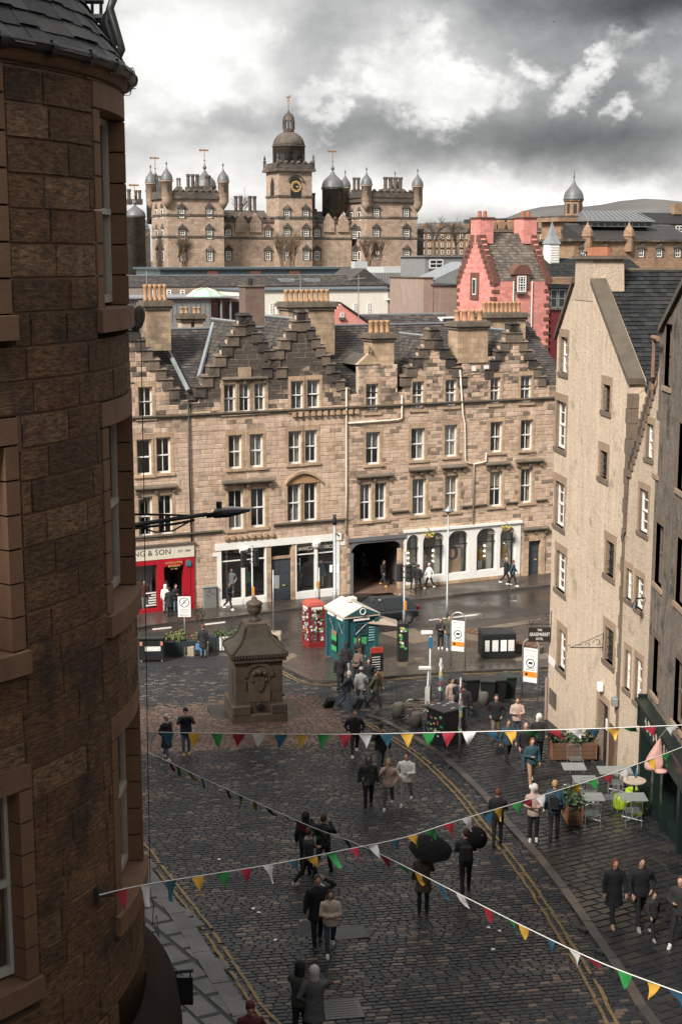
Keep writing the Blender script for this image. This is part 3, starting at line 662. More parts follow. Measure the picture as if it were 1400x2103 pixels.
def hood(parent, u0, u1, z, d=.22, m=None, h=.16):
    b = MB(); b.box(u0, u1, -d, 0, z, z + h * .5); b.add([(u0 - .06, -d - .06, z + h * .5), (u1 + .06, -d - .06, z + h * .5), (u1 + .06, 0, z + h * .5), (u0 - .06, 0, z + h * .5), (u0 - .06, -d - .06, z + h), (u1 + .06, -d - .06, z + h), (u1 + .06, 0, z + h + .12), (u0 - .06, 0, z + h + .12)], [(0, 3, 2, 1), (4, 5, 6, 7), (0, 1, 5, 4), (1, 2, 6, 5), (2, 3, 7, 6), (3, 0, 4, 7)])
    for k in range(3):
        u = u0 + .12 + (u1 - u0 - .24) * k / 2; b.box(u - .09, u + .09, -d * .8, 0, z - .22, z - .001)
    return b.build('hood_moulding', m or DRESS_D, parent)
UA0, UB, UC, UE = TU(258) - 3, TU(391), TU(712), TU(1122) + 1.6
ZR = TZ(520, 672, 5.5); ZH = 12.75; WR = 5.5
wins_A = [(284, 313.5, 794, 858, 'one'), (281, 312, 902, 976, 0), (321, 351, 898, 972, 0), (284.5, 314, 1020, 1102, 0), (325, 355, 1016, 1098, 0)]
wins_B = [(459.5, 484, 789, 849, 'half'), (491, 514, 787, 847, 0), (522, 545, 786, 845, 'right'), (597, 623, 782, 842, 'sides'), (630, 656.5, 780, 839, 'sides'),
          (469, 497, 893, 963, 'right'), (512.5, 540.5, 891, 960, 'full'), (592, 619, 885, 953, 0), (626, 651, 883, 950, 'blind'),
          (469, 500, 1006, 1088, 'half'), (515, 545, 1002, 1083, 0), (590, 617.5, 994, 1073, 0), (624, 651, 991, 1070, 0)]
wins_C = [(751, 776.5, 788, 847, 'half'), (846, 870, 783, 841, 'half'), (914, 937, 779, 835, 'half'), (1006, 1027, 775, 830, 'sides'), (1068, 1091, 771, 827, 'sides'),
          (751, 780, 887, 954, 0), (843.5, 872, 879, 945, 'right'), (912, 938, 872, 938, 'full'), (1006, 1031, 866, 929, 'sides'), (1068, 1093, 862, 924.5, 'sides'),
          (738.5, 762, 994, 1070, 'blind'), (769, 793, 991, 1067, 'sides'), (846, 874, 983, 1058.5, 'full'), (913, 940, 976, 1051, 'full'), (1004.5, 1030, 968, 1040.5, 'blind'), (1068, 1092, 962, 1033, 'sides')]
def wbox(w):
    x0, x1, y0, y1 = w[:4]; xm = (x0 + x1) / 2; u0, _ = T.px(x0, (y0 + y1) / 2); u1, _ = T.px(x1, (y0 + y1) / 2); return u0, u1, TZ(xm, y1), TZ(xm, y0)
TALL = {}
def tenement(key, label, ua, ub, gabs, extra, wins, m, shop_holes, rng, mort=MORTAR, ch=(.24, .31), ln=(.35, .8), jamb=.17):
    root = empty('tenement_building', T.o, T.ang, label, 'building'); TALL[key] = root
    W = [wbox(w) for w in wins]; holes = [(a - jamb, b + jamb, c - .15, d + .28) for a, b, c, d in W] + shop_holes
    fs = [gable_iv(*g) for g in gabs]
    def outline(z):
        iv = [(ua, ub)] if z < ZH else []
        for f in fs:
            q = f(z) if z >= ZH else None
            if q: iv.append(q)
        for (a, b, zt) in extra:
            if ZH <= z < zt: iv.append((a, b))
        iv.sort(); out = []
        for p in iv:
            if out and p[0] <= out[-1][1]: out[-1] = (out[-1][0], max(out[-1][1], p[1]))
            else: out.append(p)
        return [(max(a, ua), min(b, ub)) for a, b in out if min(b, ub) > max(a, ua)]
    ztop = max([g[3] for g in gabs] + [e[2] for e in extra] + [ZH])
    course_wall(root, outline, holes, -.3, ztop, m, mort, ch, ln, rng=rng, n_ind=300)
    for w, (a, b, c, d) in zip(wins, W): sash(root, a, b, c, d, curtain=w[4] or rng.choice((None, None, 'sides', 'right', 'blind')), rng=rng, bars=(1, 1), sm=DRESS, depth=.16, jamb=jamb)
    for g in gabs:
        crow_steps(root, g[0], g[1], g[2], g[3], -1)
        crow_steps(root, g[4], g[5], g[2], g[3], 1)
    # rear and end walls, roof
    b = MB(); b.box(ua, ub, 10.6, 11, -.3, ZH); b.box(ua, ua + .35, .36, 10.6, -.3, ZH); b.box(ub - .35, ub, .36, 10.6, -.3, ZH); b.box(ua + .35, ub - .35, .36, 10.6, -.25, 0.03); b.build('rear_wall', MORTAR_D, root)
    ey = Vector((0, WR - .15, ZR - ZH)); slates(root, (ua, .15, ZH), (1, 0, 0), ey, [(0, 0), (ub - ua, 0), (ub - ua, ey.length), (0, ey.length)], .3, .24, SLATE, 40, rng=rng)
    ey2 = Vector((0, -(11.2 - WR), ZR - ZH)); MB().add([(ua, 11.2, ZH), (ub, 11.2, ZH), (ub, WR, ZR), (ua, WR, ZR), (ua, 11.2, ZH - .1), (ub, 11.2, ZH - .1), (ub, WR, ZR - .1), (ua, WR, ZR - .1)], [(0, 1, 2, 3), (4, 7, 6, 5), (0, 4, 5, 1)]).build('rear_roof', SLATE, root)
    MB().box(ua, ub, WR - .14, WR + .14, ZR - .02, ZR + .07).build('ridge', LEAD, root)
    for (gl, gzl, gu, gz_, gr, gzr) in [g[:6] for g in gabs]:
        wb = (gz_ - .25 - ZH) / (ZR - ZH) * (WR - .15)
        cross_roof(root, gl + .25, gzl, gu, gz_ - .25, gr - .25, gzr, min(wb, WR))
    return root
gp = lambda x, y: T.px(x, y)
def gab(l, a, r):
    (x0, z0), (x1, z1), (x2, z2) = gp(*l), gp(*a), gp(*r); return (x0, max(z0, ZH + .02), x1, z1, x2, max(z2, ZH + .02))
# openings of the ground floor
def rect(x0, x1, yt, yb=None):
    u0, u1 = TU(x0, 1150), TU(x1, 1150); z1 = TZ((x0 + x1) / 2, yt); return (u0, u1, -.3 if yb is None else TZ((x0 + x1) / 2, yb), z1)
RED = rect(262, 398, 1120); BSH = rect(446, 697, 1106); PEND = rect(719, 824, 1108); CSH = rect(829, 1066, 1082); CDOOR = rect(1074, 1117, 1092)
tA = tenement('A', 'sandstone tenement with one crow-stepped gable above the red shop', UA0, UB - .01, [gab((205, 800), (262, 665), (360, 806))], [], wins_A, ST_A, [RED], random.Random(21))
tB = tenement('B', 'soot-blackened sandstone tenement with twin crow-stepped gables', UB + .01, UC - .01, [gab((409, 802), (503, 655), (580, 762)), gab((545, 762), (619, 648), (709, 806))], [], wins_B, ST_B, [BSH], random.Random(22))
ZC1 = TZ(775, 748)
tC = tenement('C', 'rubble sandstone tenement with crow-stepped gables above the cart arch', UC + .01, UE, [gab((829, 780), (890, 684), (950, 780)), gab((1000, 765), (1055, 672), (1113, 780))], [(TU(735), TU(814), ZC1), (TU(944), TU(1006), TZ(975, 737))], wins_C, ST_C, [PEND, CSH, CDOOR], random.Random(23), ch=(.2, .3), ln=(.3, .7))
# string courses, hoods
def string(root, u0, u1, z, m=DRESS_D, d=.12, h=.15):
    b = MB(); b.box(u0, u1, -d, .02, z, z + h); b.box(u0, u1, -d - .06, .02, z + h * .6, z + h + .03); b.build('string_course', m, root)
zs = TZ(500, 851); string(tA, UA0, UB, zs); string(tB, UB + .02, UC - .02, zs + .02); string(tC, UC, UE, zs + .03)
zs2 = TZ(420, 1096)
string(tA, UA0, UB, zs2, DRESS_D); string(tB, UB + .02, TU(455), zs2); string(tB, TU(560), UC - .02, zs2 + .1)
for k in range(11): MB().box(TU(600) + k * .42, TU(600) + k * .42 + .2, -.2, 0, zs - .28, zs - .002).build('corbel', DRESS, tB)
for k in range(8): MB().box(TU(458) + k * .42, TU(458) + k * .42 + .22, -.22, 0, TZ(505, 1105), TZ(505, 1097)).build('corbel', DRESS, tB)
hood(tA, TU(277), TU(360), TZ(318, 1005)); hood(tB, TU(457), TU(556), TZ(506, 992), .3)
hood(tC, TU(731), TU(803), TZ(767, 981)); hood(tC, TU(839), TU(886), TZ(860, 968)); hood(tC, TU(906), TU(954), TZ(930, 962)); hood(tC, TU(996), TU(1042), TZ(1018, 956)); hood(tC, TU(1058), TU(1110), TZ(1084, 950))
zs3 = TZ(820, 1053)
for a, b_ in ((803, 838), (882, 908), (948, 998), (1038, 1062), (1100, 1122)): string(tC, TU(a), TU(b_), zs3 + (TU(a) - TU(820)) * .0, DRESS_D, .1, .12)
hood(tB, TU(460), TU(548), TZ(503, 780), .14, h=.1); MB().box(TU(492), TU(517), -.12, 0, TZ(503, 777), TZ(503, 754)).build('date_panel', DRESS, tB)
MB().box(TU(964), TU(972), -.05, 0, TZ(968, 762), TZ(968, 752)).build('wall_plaque', WHITE, tC); MB().box(TU(988), TU(998), -.05, 0, TZ(993, 761), TZ(993, 750)).build('wall_plaque', WHITE, tC)
def arch_hood(root, x0, x1, yb, yt):
    u0, u1 = TU(x0), TU(x1); z0 = TZ((x0 + x1) / 2, yb); z1 = TZ((x0 + x1) / 2, yt); b = MB(); n = 14; o_ = []; i_ = []
    for k in range(n + 1):
        t = k / n; u = u0 + (u1 - u0) * t; z = z0 + (z1 - z0) * math.sin(math.pi * t) ** .8; o_.append((u, z + .16)); i_.append((u, z))
    for k in range(n): b.prism([i_[k], i_[k + 1], o_[k + 1], o_[k]], -.2, .02)
    b.build('arched_hood', DRESS, root); MB().prism([(u0, z0)] + i_[1:-1] + [(u1, z0)], -.06, .02).build('tympanum', mat('ochre_sandstone', (.34, .2, .1), .9, .3, 2, .2), root)
arch_hood(tB, 585, 658, 992, 972)
# dormer gablet and chimneys
b = MB(); u0, u1 = TU(738), TU(776); za = TZ(756, 735); b.prism([(u0 - .2, ZC1), (u1 + .15, ZC1), ((u0 + u1) / 2, za + .3)], -.06, .3); b.build('dormer_gablet', DRESS, tC); MB().prism([(u0 - .18, ZC1 - .02), (u1 + .13, ZC1 - .02), ((u0 + u1) / 2, za + .22)], .3, 2.4).build('gablet_roof', SLATE, tC)
MB().lathe([(.12, 0), (.05, .1), (.14, .25), (.02, .45)], 8, ((u0 + u1) / 2, -.05, za + .3)).build('finial', DRESS_D, tC, True)
def px_chimney(root, x0, x1, yt, yb, w0, w1, pots, **k):
    u0 = T.px(x0, yt, w0)[0]; u1 = T.px(x1, yt, w0)[0]; zt = T.px((x0 + x1) / 2, yt, w0)[1]; zb = T.px((x0 + x1) / 2, yb, w0)[1]; return chimney(root, u0, u1, w0, w1, zb, zt, pots, **k)
px_chimney(tC, 764, 809, 688, 765, .1, 1.3, 4, poth=.75); px_chimney(tC, 940, 1002, 664, 745, -.06, 1.2, 4, poth=.7)
px_chimney(tC, 1000, 1079, 646, 740, 3.2, 4.6, 9, poth=.7); px_chimney(tB, 592, 687, 624, 730, 2.6, 4.2, 9, poth=.75)
px_chimney(tA, 300, 350, 622, 720, 2.2, 3.4, 5, poth=.95); px_chimney(tA, 373, 392, 648, 690, 6.5, 7.3, 2, m=MORTAR, poth=.4); px_chimney(tA, 400, 417, 648, 690, 6.5, 7.3, 2, m=MORTAR, poth=.4)
# lead valleys, rooflights, rain pipes
PIPE_W = mat('cream_pipe', (.66, .58, .47), .5, .15, 5, .05)
def wpipe(root, pts, m, r=.05, w=-.12):
    MB().tube([(*[T.px(x, y, w)[0]], w, T.px(x, y, w)[1]) for x, y in pts], r, 6).build('drainpipe', m, root, True)
wpipe(tC, [(711, 796), (711, 850), (711, 1000), (710, 1096)], PIPE_W); wpipe(tC, [(825, 812), (825, 858), (816, 862), (715, 869)], PIPE_W)
wpipe(tC, [(944, 760), (950, 850), (954, 870), (955, 945), (958, 950), (972, 952), (970, 1080)], PIPE_W); wpipe(tC, [(998, 930), (997, 948), (972, 953)], PIPE_W); wpipe(tB, [(387, 815), (390, 1000), (394, 1112)], BLACK)
for (xa, ya, xb, yb, wa, wb) in ((318, 668, 387, 806, 5.2, .3), (438, 668, 408, 780, 5.2, .8), (549, 668, 562, 720, 5.2, 2.8)):
    ua, z_a = T.px(xa, ya, wa); ub, z_b = T.px(xb, yb, wb); MB().tube([(ua, wa, z_a + .1), (ub, wb, z_b + .1)], .14, 6).build('lead_valley', LEAD, tB)
# ------------------------------------------------------------------ shopfronts
CREAM = mat('cream_fascia', (.62, .56, .46), .5, .1, 4, .05); REDP_ = mat('red_shop_paint', (.36, .012, .022), .35, .12, 4, .05); SLATEBLUE = mat('blue_grey_door', (.045, .055, .065), .4, .15, 5, .05); NAVYL = mat('dark_lettering', (.03, .028, .03), .5, 0, 4, 0); GOLDL = mat('gold_lettering', (.6, .42, .15), .4, 0, 4, 0)
LAMPW = emit_mat('shop_lamp', (1.0, .85, .6), 22.0)
INTW = mat('shop_wall_pale', (.45, .42, .37), .8, .1, 2, 0); INTD = mat('shop_interior_dark', (.17, .155, .14), .8, .2, 2, 0); FLOORW = mat('shop_floor_wood', (.22, .15, .09), .5, .2, 3, 0)
def room(root, u0, u1, z0, z1, d, wall=INTD, floor=FLOORW, y0=.3):
    b = MB(); P = [(u0, y0, z0), (u1, y0, z0), (u1, y0, z1), (u0, y0, z1), (u0, d, z0), (u1, d, z0), (u1, d, z1), (u0, d, z1)]
    b.add(P, [(4, 5, 6, 7), (0, 4, 7, 3), (1, 2, 6, 5), (3, 7, 6, 2)], 0); b.add(P, [(0, 1, 5, 4)], 1); return b.build('shop_interior', [wall, floor], root)
def panel_door(root, u0, u1, z0, z1, y, m, panels=(2, 3), leaves=1):
    o = MB().box(u0, u1, y, y + .06, z0, z1).build('door', m, root); wl = (u1 - u0) / leaves
    for l in range(leaves):
        for i in range(panels[0]):
            for j in range(panels[1]):
                a = u0 + l * wl + wl * (.08 + .84 * i / panels[0]); c = u0 + l * wl + wl * (.08 + .84 * (i + 1) / panels[0]) - .06; e = z0 + (z1 - z0) * (.05 + .92 * j / panels[1]); g = z0 + (z1 - z0) * (.05 + .92 * (j + 1) / panels[1]) - .08
                MB().box(a + .02, c, y - .025, y, e, g).build('door_panel', m, o)
    MB().box((u0 + u1) / 2 + .12, (u0 + u1) / 2 + .3, y - .04, y - .026, z0 + 1.0, z0 + 1.06).build('letter_slot', GOLDL, o); return o
def pane(root, u0, u1, z0, z1, y, m=None): return MB().add([(u0, y, z0), (u1, y, z0), (u1, y, z1), (u0, y, z1)], [(0, 1, 2, 3)]).build('shop_pane', m or SHOPGLASS, root)
# red shop ---------------------------------------------------------------
u0, u1, _, zt = RED; zf = TZ(340, 1147)
sf = MB().box(u0, u1, -.12, .3, zf, zt).build('fascia', CREAM, tA); MB().box(u0 - .05, u1 + .05, -.22, .02, zt, zt + .1).build('cornice', DRESS_D, tA)
letters('ARMSTRONG & SON', .46, NAVYL, sf, face_M(TU(347) - 2.25, -.125, (zf + zt) / 2), width=4.5); letters('EST. 1840', .2, NAVYL, sf, face_M(TU(375), -.125, (zf + zt) / 2 - .02), width=.75)
ud0, ud1 = TU(332), TU(373); uw1 = TU(318)
room(tA, u0, u1, .05, zf, 3.2)
b = MB(); b.box(uw1, ud0, -.1, .3, 0, zf - .002); b.box(ud1, u1, -.1, .3, 0, zf - .002); b.box(ud0, ud1, -.1, .3, TZ(352, 1163), zf - .002); b.box(u0, uw1, -.1, .3, 0, .45); b.box(u0, uw1, -.1, .3, zf - .3, zf - .002); b.box(TU(373) + .35, TU(373) + .4, -.13, -.1, .2, zf - .3); b.build('shop_frame', REDP_, tA)
MB().box(u0, u1, -.14, -.101, 0, .2).build('plinth', BLACK, tA); pane(tA, u0, uw1, .45, zf - .3, .05)
an = MB().box(ud0 + .05, ud1 - .05, -.16, -.101, TZ(352, 1161), zf - .1).build('door_sign', REDP_, tA)
letters('VINTAGE CLOTHING', .17, GOLDL, an, face_M((ud0 + ud1) / 2, -.165, zf - .26), width=1.05); letters('EMPORIUM', .19, GOLDL, an, face_M((ud0 + ud1) / 2, -.165, zf - .47), width=.7); letters('EST. 1840', .1, GOLDL, an, face_M((ud0 + ud1) / 2, -.165, zf - .64), width=.4)
MB().prism([(TU(378), zf - .55), (TU(388), zf - .55), (TU(388), zf - .3), (TU(383), zf - .15), (TU(378), zf - .3)], -.18, -.1).build('alarm_box', mat('teal_box', (.03, .16, .17), .5), tA)
for k, w_ in enumerate((.62, .3, .45, .5, .48, .66)): MB().box(TU(316) - w_, TU(316), .035, .042, .62 + (5 - k) * .15, .7 + (5 - k) * .15).build('window_print', WHITE, tA)      # lines of print too small to read
cb = MB(); n_ = 24
for i in range(n_): cb.box(u0 + (uw1 - u0) * i / n_, u0 + (uw1 - u0) * (i + 1) / n_ - .02, .9 + .05 * (i % 2), .95 + .05 * (i % 2), .45, zf - .35)
cb.build('window_curtain', mat('pale_blue_cloth', (.4, .45, .47), .9, .15), tA)
# white shopfront of B ------------------------------------------------------
u0, u1, _, zt = BSH; zl = zt - .42; room(tB, u0, u1, .05, zt - .1, 3.0, INTD)
MB().box(u0 - .1, u1 + .1, -.1, .3, zl, zt).build('fascia', WHITE, tB)
cols = [446, 454, 497.5, 503, 546, 554, 598, 606, 646, 652.5, 690, 697]
def CB(x): return TU(x, 1170)
b = MB()
for a, c in ((446, 454.5), (497.5, 502.5), (544.5, 547), (647, 651.5), (690, 696.5), (606, 608.5)): b.box(CB(a), CB(c), -.06, .25, .0, zl - .002)
for a, c in ((454.5, 497.5), (502.5, 544.5), (608.5, 647), (651.5, 690)): b.box(CB(a), CB(c), -.08, .25, 0, .55); b.box(CB(a), CB(c), .02, .1, zl - .75, zl - .69)
b.build('shop_frame', WHITE, tB)
for a, c in ((454.5, 497.5), (502.5, 544.5), (608.5, 647), (651.5, 690)): pane(tB, CB(a), CB(c), .55, zl, .06)
b = MB(); b.box(CB(547), CB(556.5), -.05, .3, 0, zl - .002); b.box(CB(598.5), CB(606), -.05, .3, 0, zl - .002); b.box(CB(556.5), CB(598.5), .08, .3, 2.75, 2.9); b.build('door_pilaster', DRESS, tB)
panel_door(tB, CB(556.5), CB(598.5), .02, 2.75, .16, SLATEBLUE, (1, 3), 2); pane(tB, CB(556.5), CB(598.5), 2.9, zl, .14)
for x in (500, 649): MB().lathe([(.16, 0), (.24, .1), (.3, .3), (.3, .36)], 8, (CB(x), -.02, zl - .36)).build('capital', WHITE, tB)
letters('HAWICO', .34, CREAM, tB, face_M(CB(627), .05, zl - .38), width=1.05); letters('HAWICO', .34, CREAM, tB, face_M(CB(671), .05, zl - .38), width=1.05)
for x in (443, 703): MB().box(CB(x) - .17, CB(x) + .17, -.05, 0, zl - .35, zl - .12).build('street_number_plate', WHITE, tB)
# cart arch -----------------------------------------------------------------
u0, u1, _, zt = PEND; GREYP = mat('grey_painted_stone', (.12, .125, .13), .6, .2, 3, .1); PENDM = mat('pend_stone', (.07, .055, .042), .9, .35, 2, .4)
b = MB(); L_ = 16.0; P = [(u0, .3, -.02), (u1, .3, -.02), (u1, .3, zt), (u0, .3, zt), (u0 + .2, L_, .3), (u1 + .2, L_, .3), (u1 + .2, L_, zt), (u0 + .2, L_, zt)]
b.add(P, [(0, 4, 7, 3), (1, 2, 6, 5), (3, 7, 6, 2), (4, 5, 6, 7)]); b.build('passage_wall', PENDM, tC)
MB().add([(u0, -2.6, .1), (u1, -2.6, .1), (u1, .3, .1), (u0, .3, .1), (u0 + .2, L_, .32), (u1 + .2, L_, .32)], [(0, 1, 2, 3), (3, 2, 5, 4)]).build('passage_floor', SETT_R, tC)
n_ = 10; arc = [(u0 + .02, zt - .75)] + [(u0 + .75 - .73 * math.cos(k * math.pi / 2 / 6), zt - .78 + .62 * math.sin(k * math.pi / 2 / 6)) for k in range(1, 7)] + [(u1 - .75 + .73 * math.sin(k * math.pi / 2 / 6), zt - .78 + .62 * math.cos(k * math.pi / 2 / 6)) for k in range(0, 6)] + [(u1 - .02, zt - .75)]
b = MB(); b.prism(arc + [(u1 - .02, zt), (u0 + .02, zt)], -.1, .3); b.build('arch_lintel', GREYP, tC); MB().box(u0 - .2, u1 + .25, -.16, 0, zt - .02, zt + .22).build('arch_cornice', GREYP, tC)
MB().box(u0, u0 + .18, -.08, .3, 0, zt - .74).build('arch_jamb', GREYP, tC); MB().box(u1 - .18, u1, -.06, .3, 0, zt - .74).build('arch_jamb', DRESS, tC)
gt = MB()
for k in range(13): gt.box(u1 - .14, u1 - .10, 1.0 + k * .22, 1.04 + k * .22, .15, 2.5 + .0 * k)
gt.box(u1 - .16, u1 - .09, .9, 3.8, .5, .56); gt.box(u1 - .16, u1 - .09, .9, 3.8, 2.2, 2.26); gt.build('iron_gate', BLACK, tC)
# white arcaded shopfront of C ------------------------------------------------
u0, u1, _, zt = CSH; room(tC, u0, u1, .05, zt - .1, 3.0, INTD)
arcs = [(833.5, 860), (867, 911), (919, 960), (977, 1017), (1025, 1056)]
def CC(x): return TU(x, 1130)
fr = MB(); prev = u0
def arch_top(a, c, zs_, zt_, n=8):
    pts = [(a, zs_)]; rr = min((c - a) / 2, .55)
    pts += [(a + rr - rr * math.cos(k * math.pi / 2 / n), zs_ + (zt_ - zs_) * math.sin(k * math.pi / 2 / n)) for k in range(1, n + 1)]
    pts += [(c - rr + rr * math.sin(k * math.pi / 2 / n), zs_ + (zt_ - zs_) * math.cos(k * math.pi / 2 / n)) for k in range(0, n)] + [(c, zs_)]
    return pts
zb_, zsp, ztp = .75, 2.95, 3.55
for (a, c) in arcs:
    a, c = CC(a), CC(c); fr.box(prev, a, -.08, .25, 0, zt - .002); prev = c
    fr.prism(arch_top(a, c, zsp, ztp) + [(c, zt), (a, zt)], -.08, .25); fr.box(a, c, -.08, .25, .3, zb_)
fr.box(prev, u1, -.08, .25, 0, zt - .002); fr.build('shop_arcade', WHITE, tC); MB().box(u0 - .05, u1 + .05, -.2, .05, zt - .05, zt + .1).build('cornice', WHITE, tC); MB().box(u0, u1, -.11, -.081, .06, .3).build('plinth', DRESS, tC)
for (a, c) in arcs:
    a, c = CC(a), CC(c); pane(tC, a, c, zb_, ztp, .1); MB().box(a, c, .06, .14, zsp - .35, zsp - .29).build('transom', BLACK, tC)
    MB().box(c - .35, c - .02, .5, 2.6, .06, ztp).build('display_wall', INTW, tC)
    for k in range(3):
        MB().ball((c - .4, .8, 1.5 + k * .35), .035, 6).build('spot_lamp', LAMPW, tC)
letters('HAWICO', .34, NAVYL, tC, face_M(CC(940), .09, 3.2), width=1.15)
for x, t_ in ((903, 'ICO'), (1009, 'CO'), (1043, 'AWICO')): letters(t_, .3, CREAM, tC, face_M(CC(x), .09, 3.2))
PB = mat('poster_backdrop', (.4, .33, .25), .6, .1, 2, 0); PS = mat('poster_skin', (.5, .3, .2), .6, .1, 2, 0); PH = mat('poster_hair', (.05, .03, .02), .6, .1, 4, 0); PCo = mat('poster_coat', (.38, .25, .14), .6, .3, 5, 0)
po = MB().box(CC(919.5), CC(949), .25, .3, zb_, 2.62).build('poster', PB, tC); cx = CC(934); b = MB(); b.prism([(cx - .62, zb_ + .02), (cx + .55, zb_ + .02), (cx + .62, 1.5), (cx + .3, 1.85), (cx - .25, 1.75), (cx - .6, 1.35)], .238, .25, 0); b.build('poster_coat', PCo, po)
el = lambda x, z, a, c, n=14: [(x + a * math.cos(2 * math.pi * k / n), z + c * math.sin(2 * math.pi * k / n)) for k in range(n)]
MB().prism(el(cx - .02, 2.05, .36, .5), .228, .2375).build('poster_hair', PH, po); MB().prism(el(cx - .1, 2.02, .2, .3), .218, .2275).build('poster_face', PS, po); MB().prism(el(cx + .15, 1.55, .2, .1), .228, .2375).build('poster_hand', PS, po)
for x in (873, 1031):
    hb = MB().lathe([(.02, 0), (.22, .05), (.3, .2), (.31, .26)], 10, (CC(x), -.5, zsp + .3)).build('hanging_basket', mat('wicker', (.16, .1, .05), .9), tC, True)
    lv = MB(); rl = random.Random(int(x))
    for k in range(90):
        p = Vector((rl.gauss(0, .17), rl.gauss(0, .17), rl.uniform(0, .22))); d = Vector((rl.uniform(-1, 1), rl.uniform(-1, 1), rl.uniform(-1, 1))).normalized() * .08; e = d.orthogonal().normalized() * .04; c_ = Vector((CC(x), -.5, zsp + .55)) + p; lv.add([c_ - d, c_ + e, c_ + d, c_ - e], [(0, 1, 2, 3)], rl.randint(0, 1))
    lv.build('foliage', [mat('leaf_green', (.05, .085, .025), .7, .3), mat('flower_yellow', (.5, .38, .06), .7, .2)], hb); MB().tube([(CC(x), 0, zsp + 1.0), (CC(x), -.5, zsp + 1.0), (CC(x), -.5, zsp + .55)], .015, 5).build('bracket', BLACK, hb)
# end door -------------------------------------------------------------------
u0, u1, _, zt = CDOOR; b = MB(); b.box(u0, u0 + .35, -.08, .35, 0, zt - .3); b.box(u1 - .35, u1, -.08, .35, 0, zt - .3); b.box(u0, u1, -.08, .35, zt - .6, zt); b.build('door_surround', DRESS, tC); hood(tC, u0 - .1, u1 + .1, zt + .1)
panel_door(tC, u0 + .35, u1 - .35, .05, zt - .6, .2, SLATEBLUE, (1, 3), 2); MB().box(u0, u1, -.3, .35, -.05, .06).build('door_step', DRESS, tC)
# ------------------------------------------------------------------ far hill, old school on its rise, roofs between
def FR(px, py, Y): p = at(px, py, Y); return Frame(p.x, p.y, T.d.x, T.d.y)
class FB:
    """a building standing in a wall frame, measured from the photograph"""
    def __init__(s, name, frame, label, cat='building', z0=None, group=None):
        s.F = frame; s.root = empty(name, frame.o, frame.ang, label, cat, group); s.z0 = z0
    def uz(s, x, y, w=0.0): return s.F.px(x, y, w)
    def box(s, name, x0, x1, yt, yb, w0, w1, m, parent=None, zb=None):
        ym = (yt + yb) / 2 if yb else yt; u0 = s.uz(x0, ym, w0)[0]; u1 = s.uz(x1, ym, w0)[0]; xm = (x0 + x1) / 2; z1 = s.uz(xm, yt, w0)[1]; z0 = zb if zb is not None else s.uz(xm, yb, w0)[1]
        return MB().box(u0, u1, w0, w1, z0, z1).build(name, m, parent or s.root)
    def win(s, x, y, wpx, hpx, w=0.0, m=None, bars=(1, 2), ped=None, fr=.14, side=False, pane=None, sill=True):
        u0, _ = s.uz(x - wpx / 2, y, w); u1, _ = s.uz(x + wpx / 2, y, w); z0 = s.uz(x, y + hpx / 2, w)[1]; z1 = s.uz(x, y - hpx / 2, w)[1]
        b = MB(); b.box(u0, u0 + fr, w - .07, w, z0, z1); b.box(u1 - fr, u1, w - .07, w, z0, z1); b.box(u0, u1, w - .075, w, z0, z0 + fr); b.box(u0, u1, w - .075, w, z1 - fr, z1); zm = (z0 + z1) / 2; b.box(u0, u1, w - .08, w, zm - fr * .4, zm + fr * .4)
        for k in range(1, bars[0] + 1): u = u0 + (u1 - u0) * k / (bars[0] + 1); b.box(u - fr * .25, u + fr * .25, w - .06, w, z0, z1)
        for k in range(1, bars[1] * 2):
            if k != bars[1]: z = z0 + (z1 - z0) * k / (bars[1] * 2); b.box(u0, u1, w - .058, w, z - fr * .2, z + fr * .2)
        o = b.build('window', m or WHITE, s.root)
        MB().add([(u0, w - .03, z0), (u1, w - .03, z0), (u1, w - .03, z1), (u0, w - .03, z1)], [(0, 1, 2, 3)]).build('pane', pane or FARGLASS, o)
        if ped:
            c = MB(); q = (u1 - u0) * .42; um = (u0 + u1) / 2; c.box(u0 - .35, u1 + .35, w - .3, w, z1 + .12, z1 + .32); c.prism([(um - q - .45, z1 + .34), (um + q + .45, z1 + .34), (um + q * .7, z1 + .8), (um, z1 + 1.15), (um - q * .7, z1 + .8)], w - .25, w); c.box(u0 - .22, u0 - .02, w - .14, w, z0, z1 + .12); c.box(u1 + .02, u1 + .22, w - .14, w, z0, z1 + .12); c.build('pediment', ped, o)
        elif sill: MB().box(u0 - .12, u1 + .12, w - .16, w, z0 - .18, z0).build('sill', DRESS_D, o)
        return o
FARGLASS = mat('far_window_glass', (.03, .034, .036), .12, .2, .5, 0)
_ax = (T.d.x + T.n.x, T.d.y + T.n.y, 0)
HST = mat('old_school_stone', (.36, .265, .205), .9, .25, .9, .4, streak=.3, spots=((.07, .058, .05), .61, .22), bscale=2.5, brick=(.9, .42, .62, _ax))
HSD = mat('old_school_stone_black', (.085, .07, .06), .9, .6, .9, .4, streak=.3, brick=(.9, .42, .7, _ax), spots=((.24, .18, .14), .56, .45))
LEADD = mat('lead_dome', (.105, .107, .11), .5, .2, 1.2, .1, streak=.25)
COPPER = mat('weathered_gold', (.45, .24, .09), .35, .1, 4, 0, metal=.8)
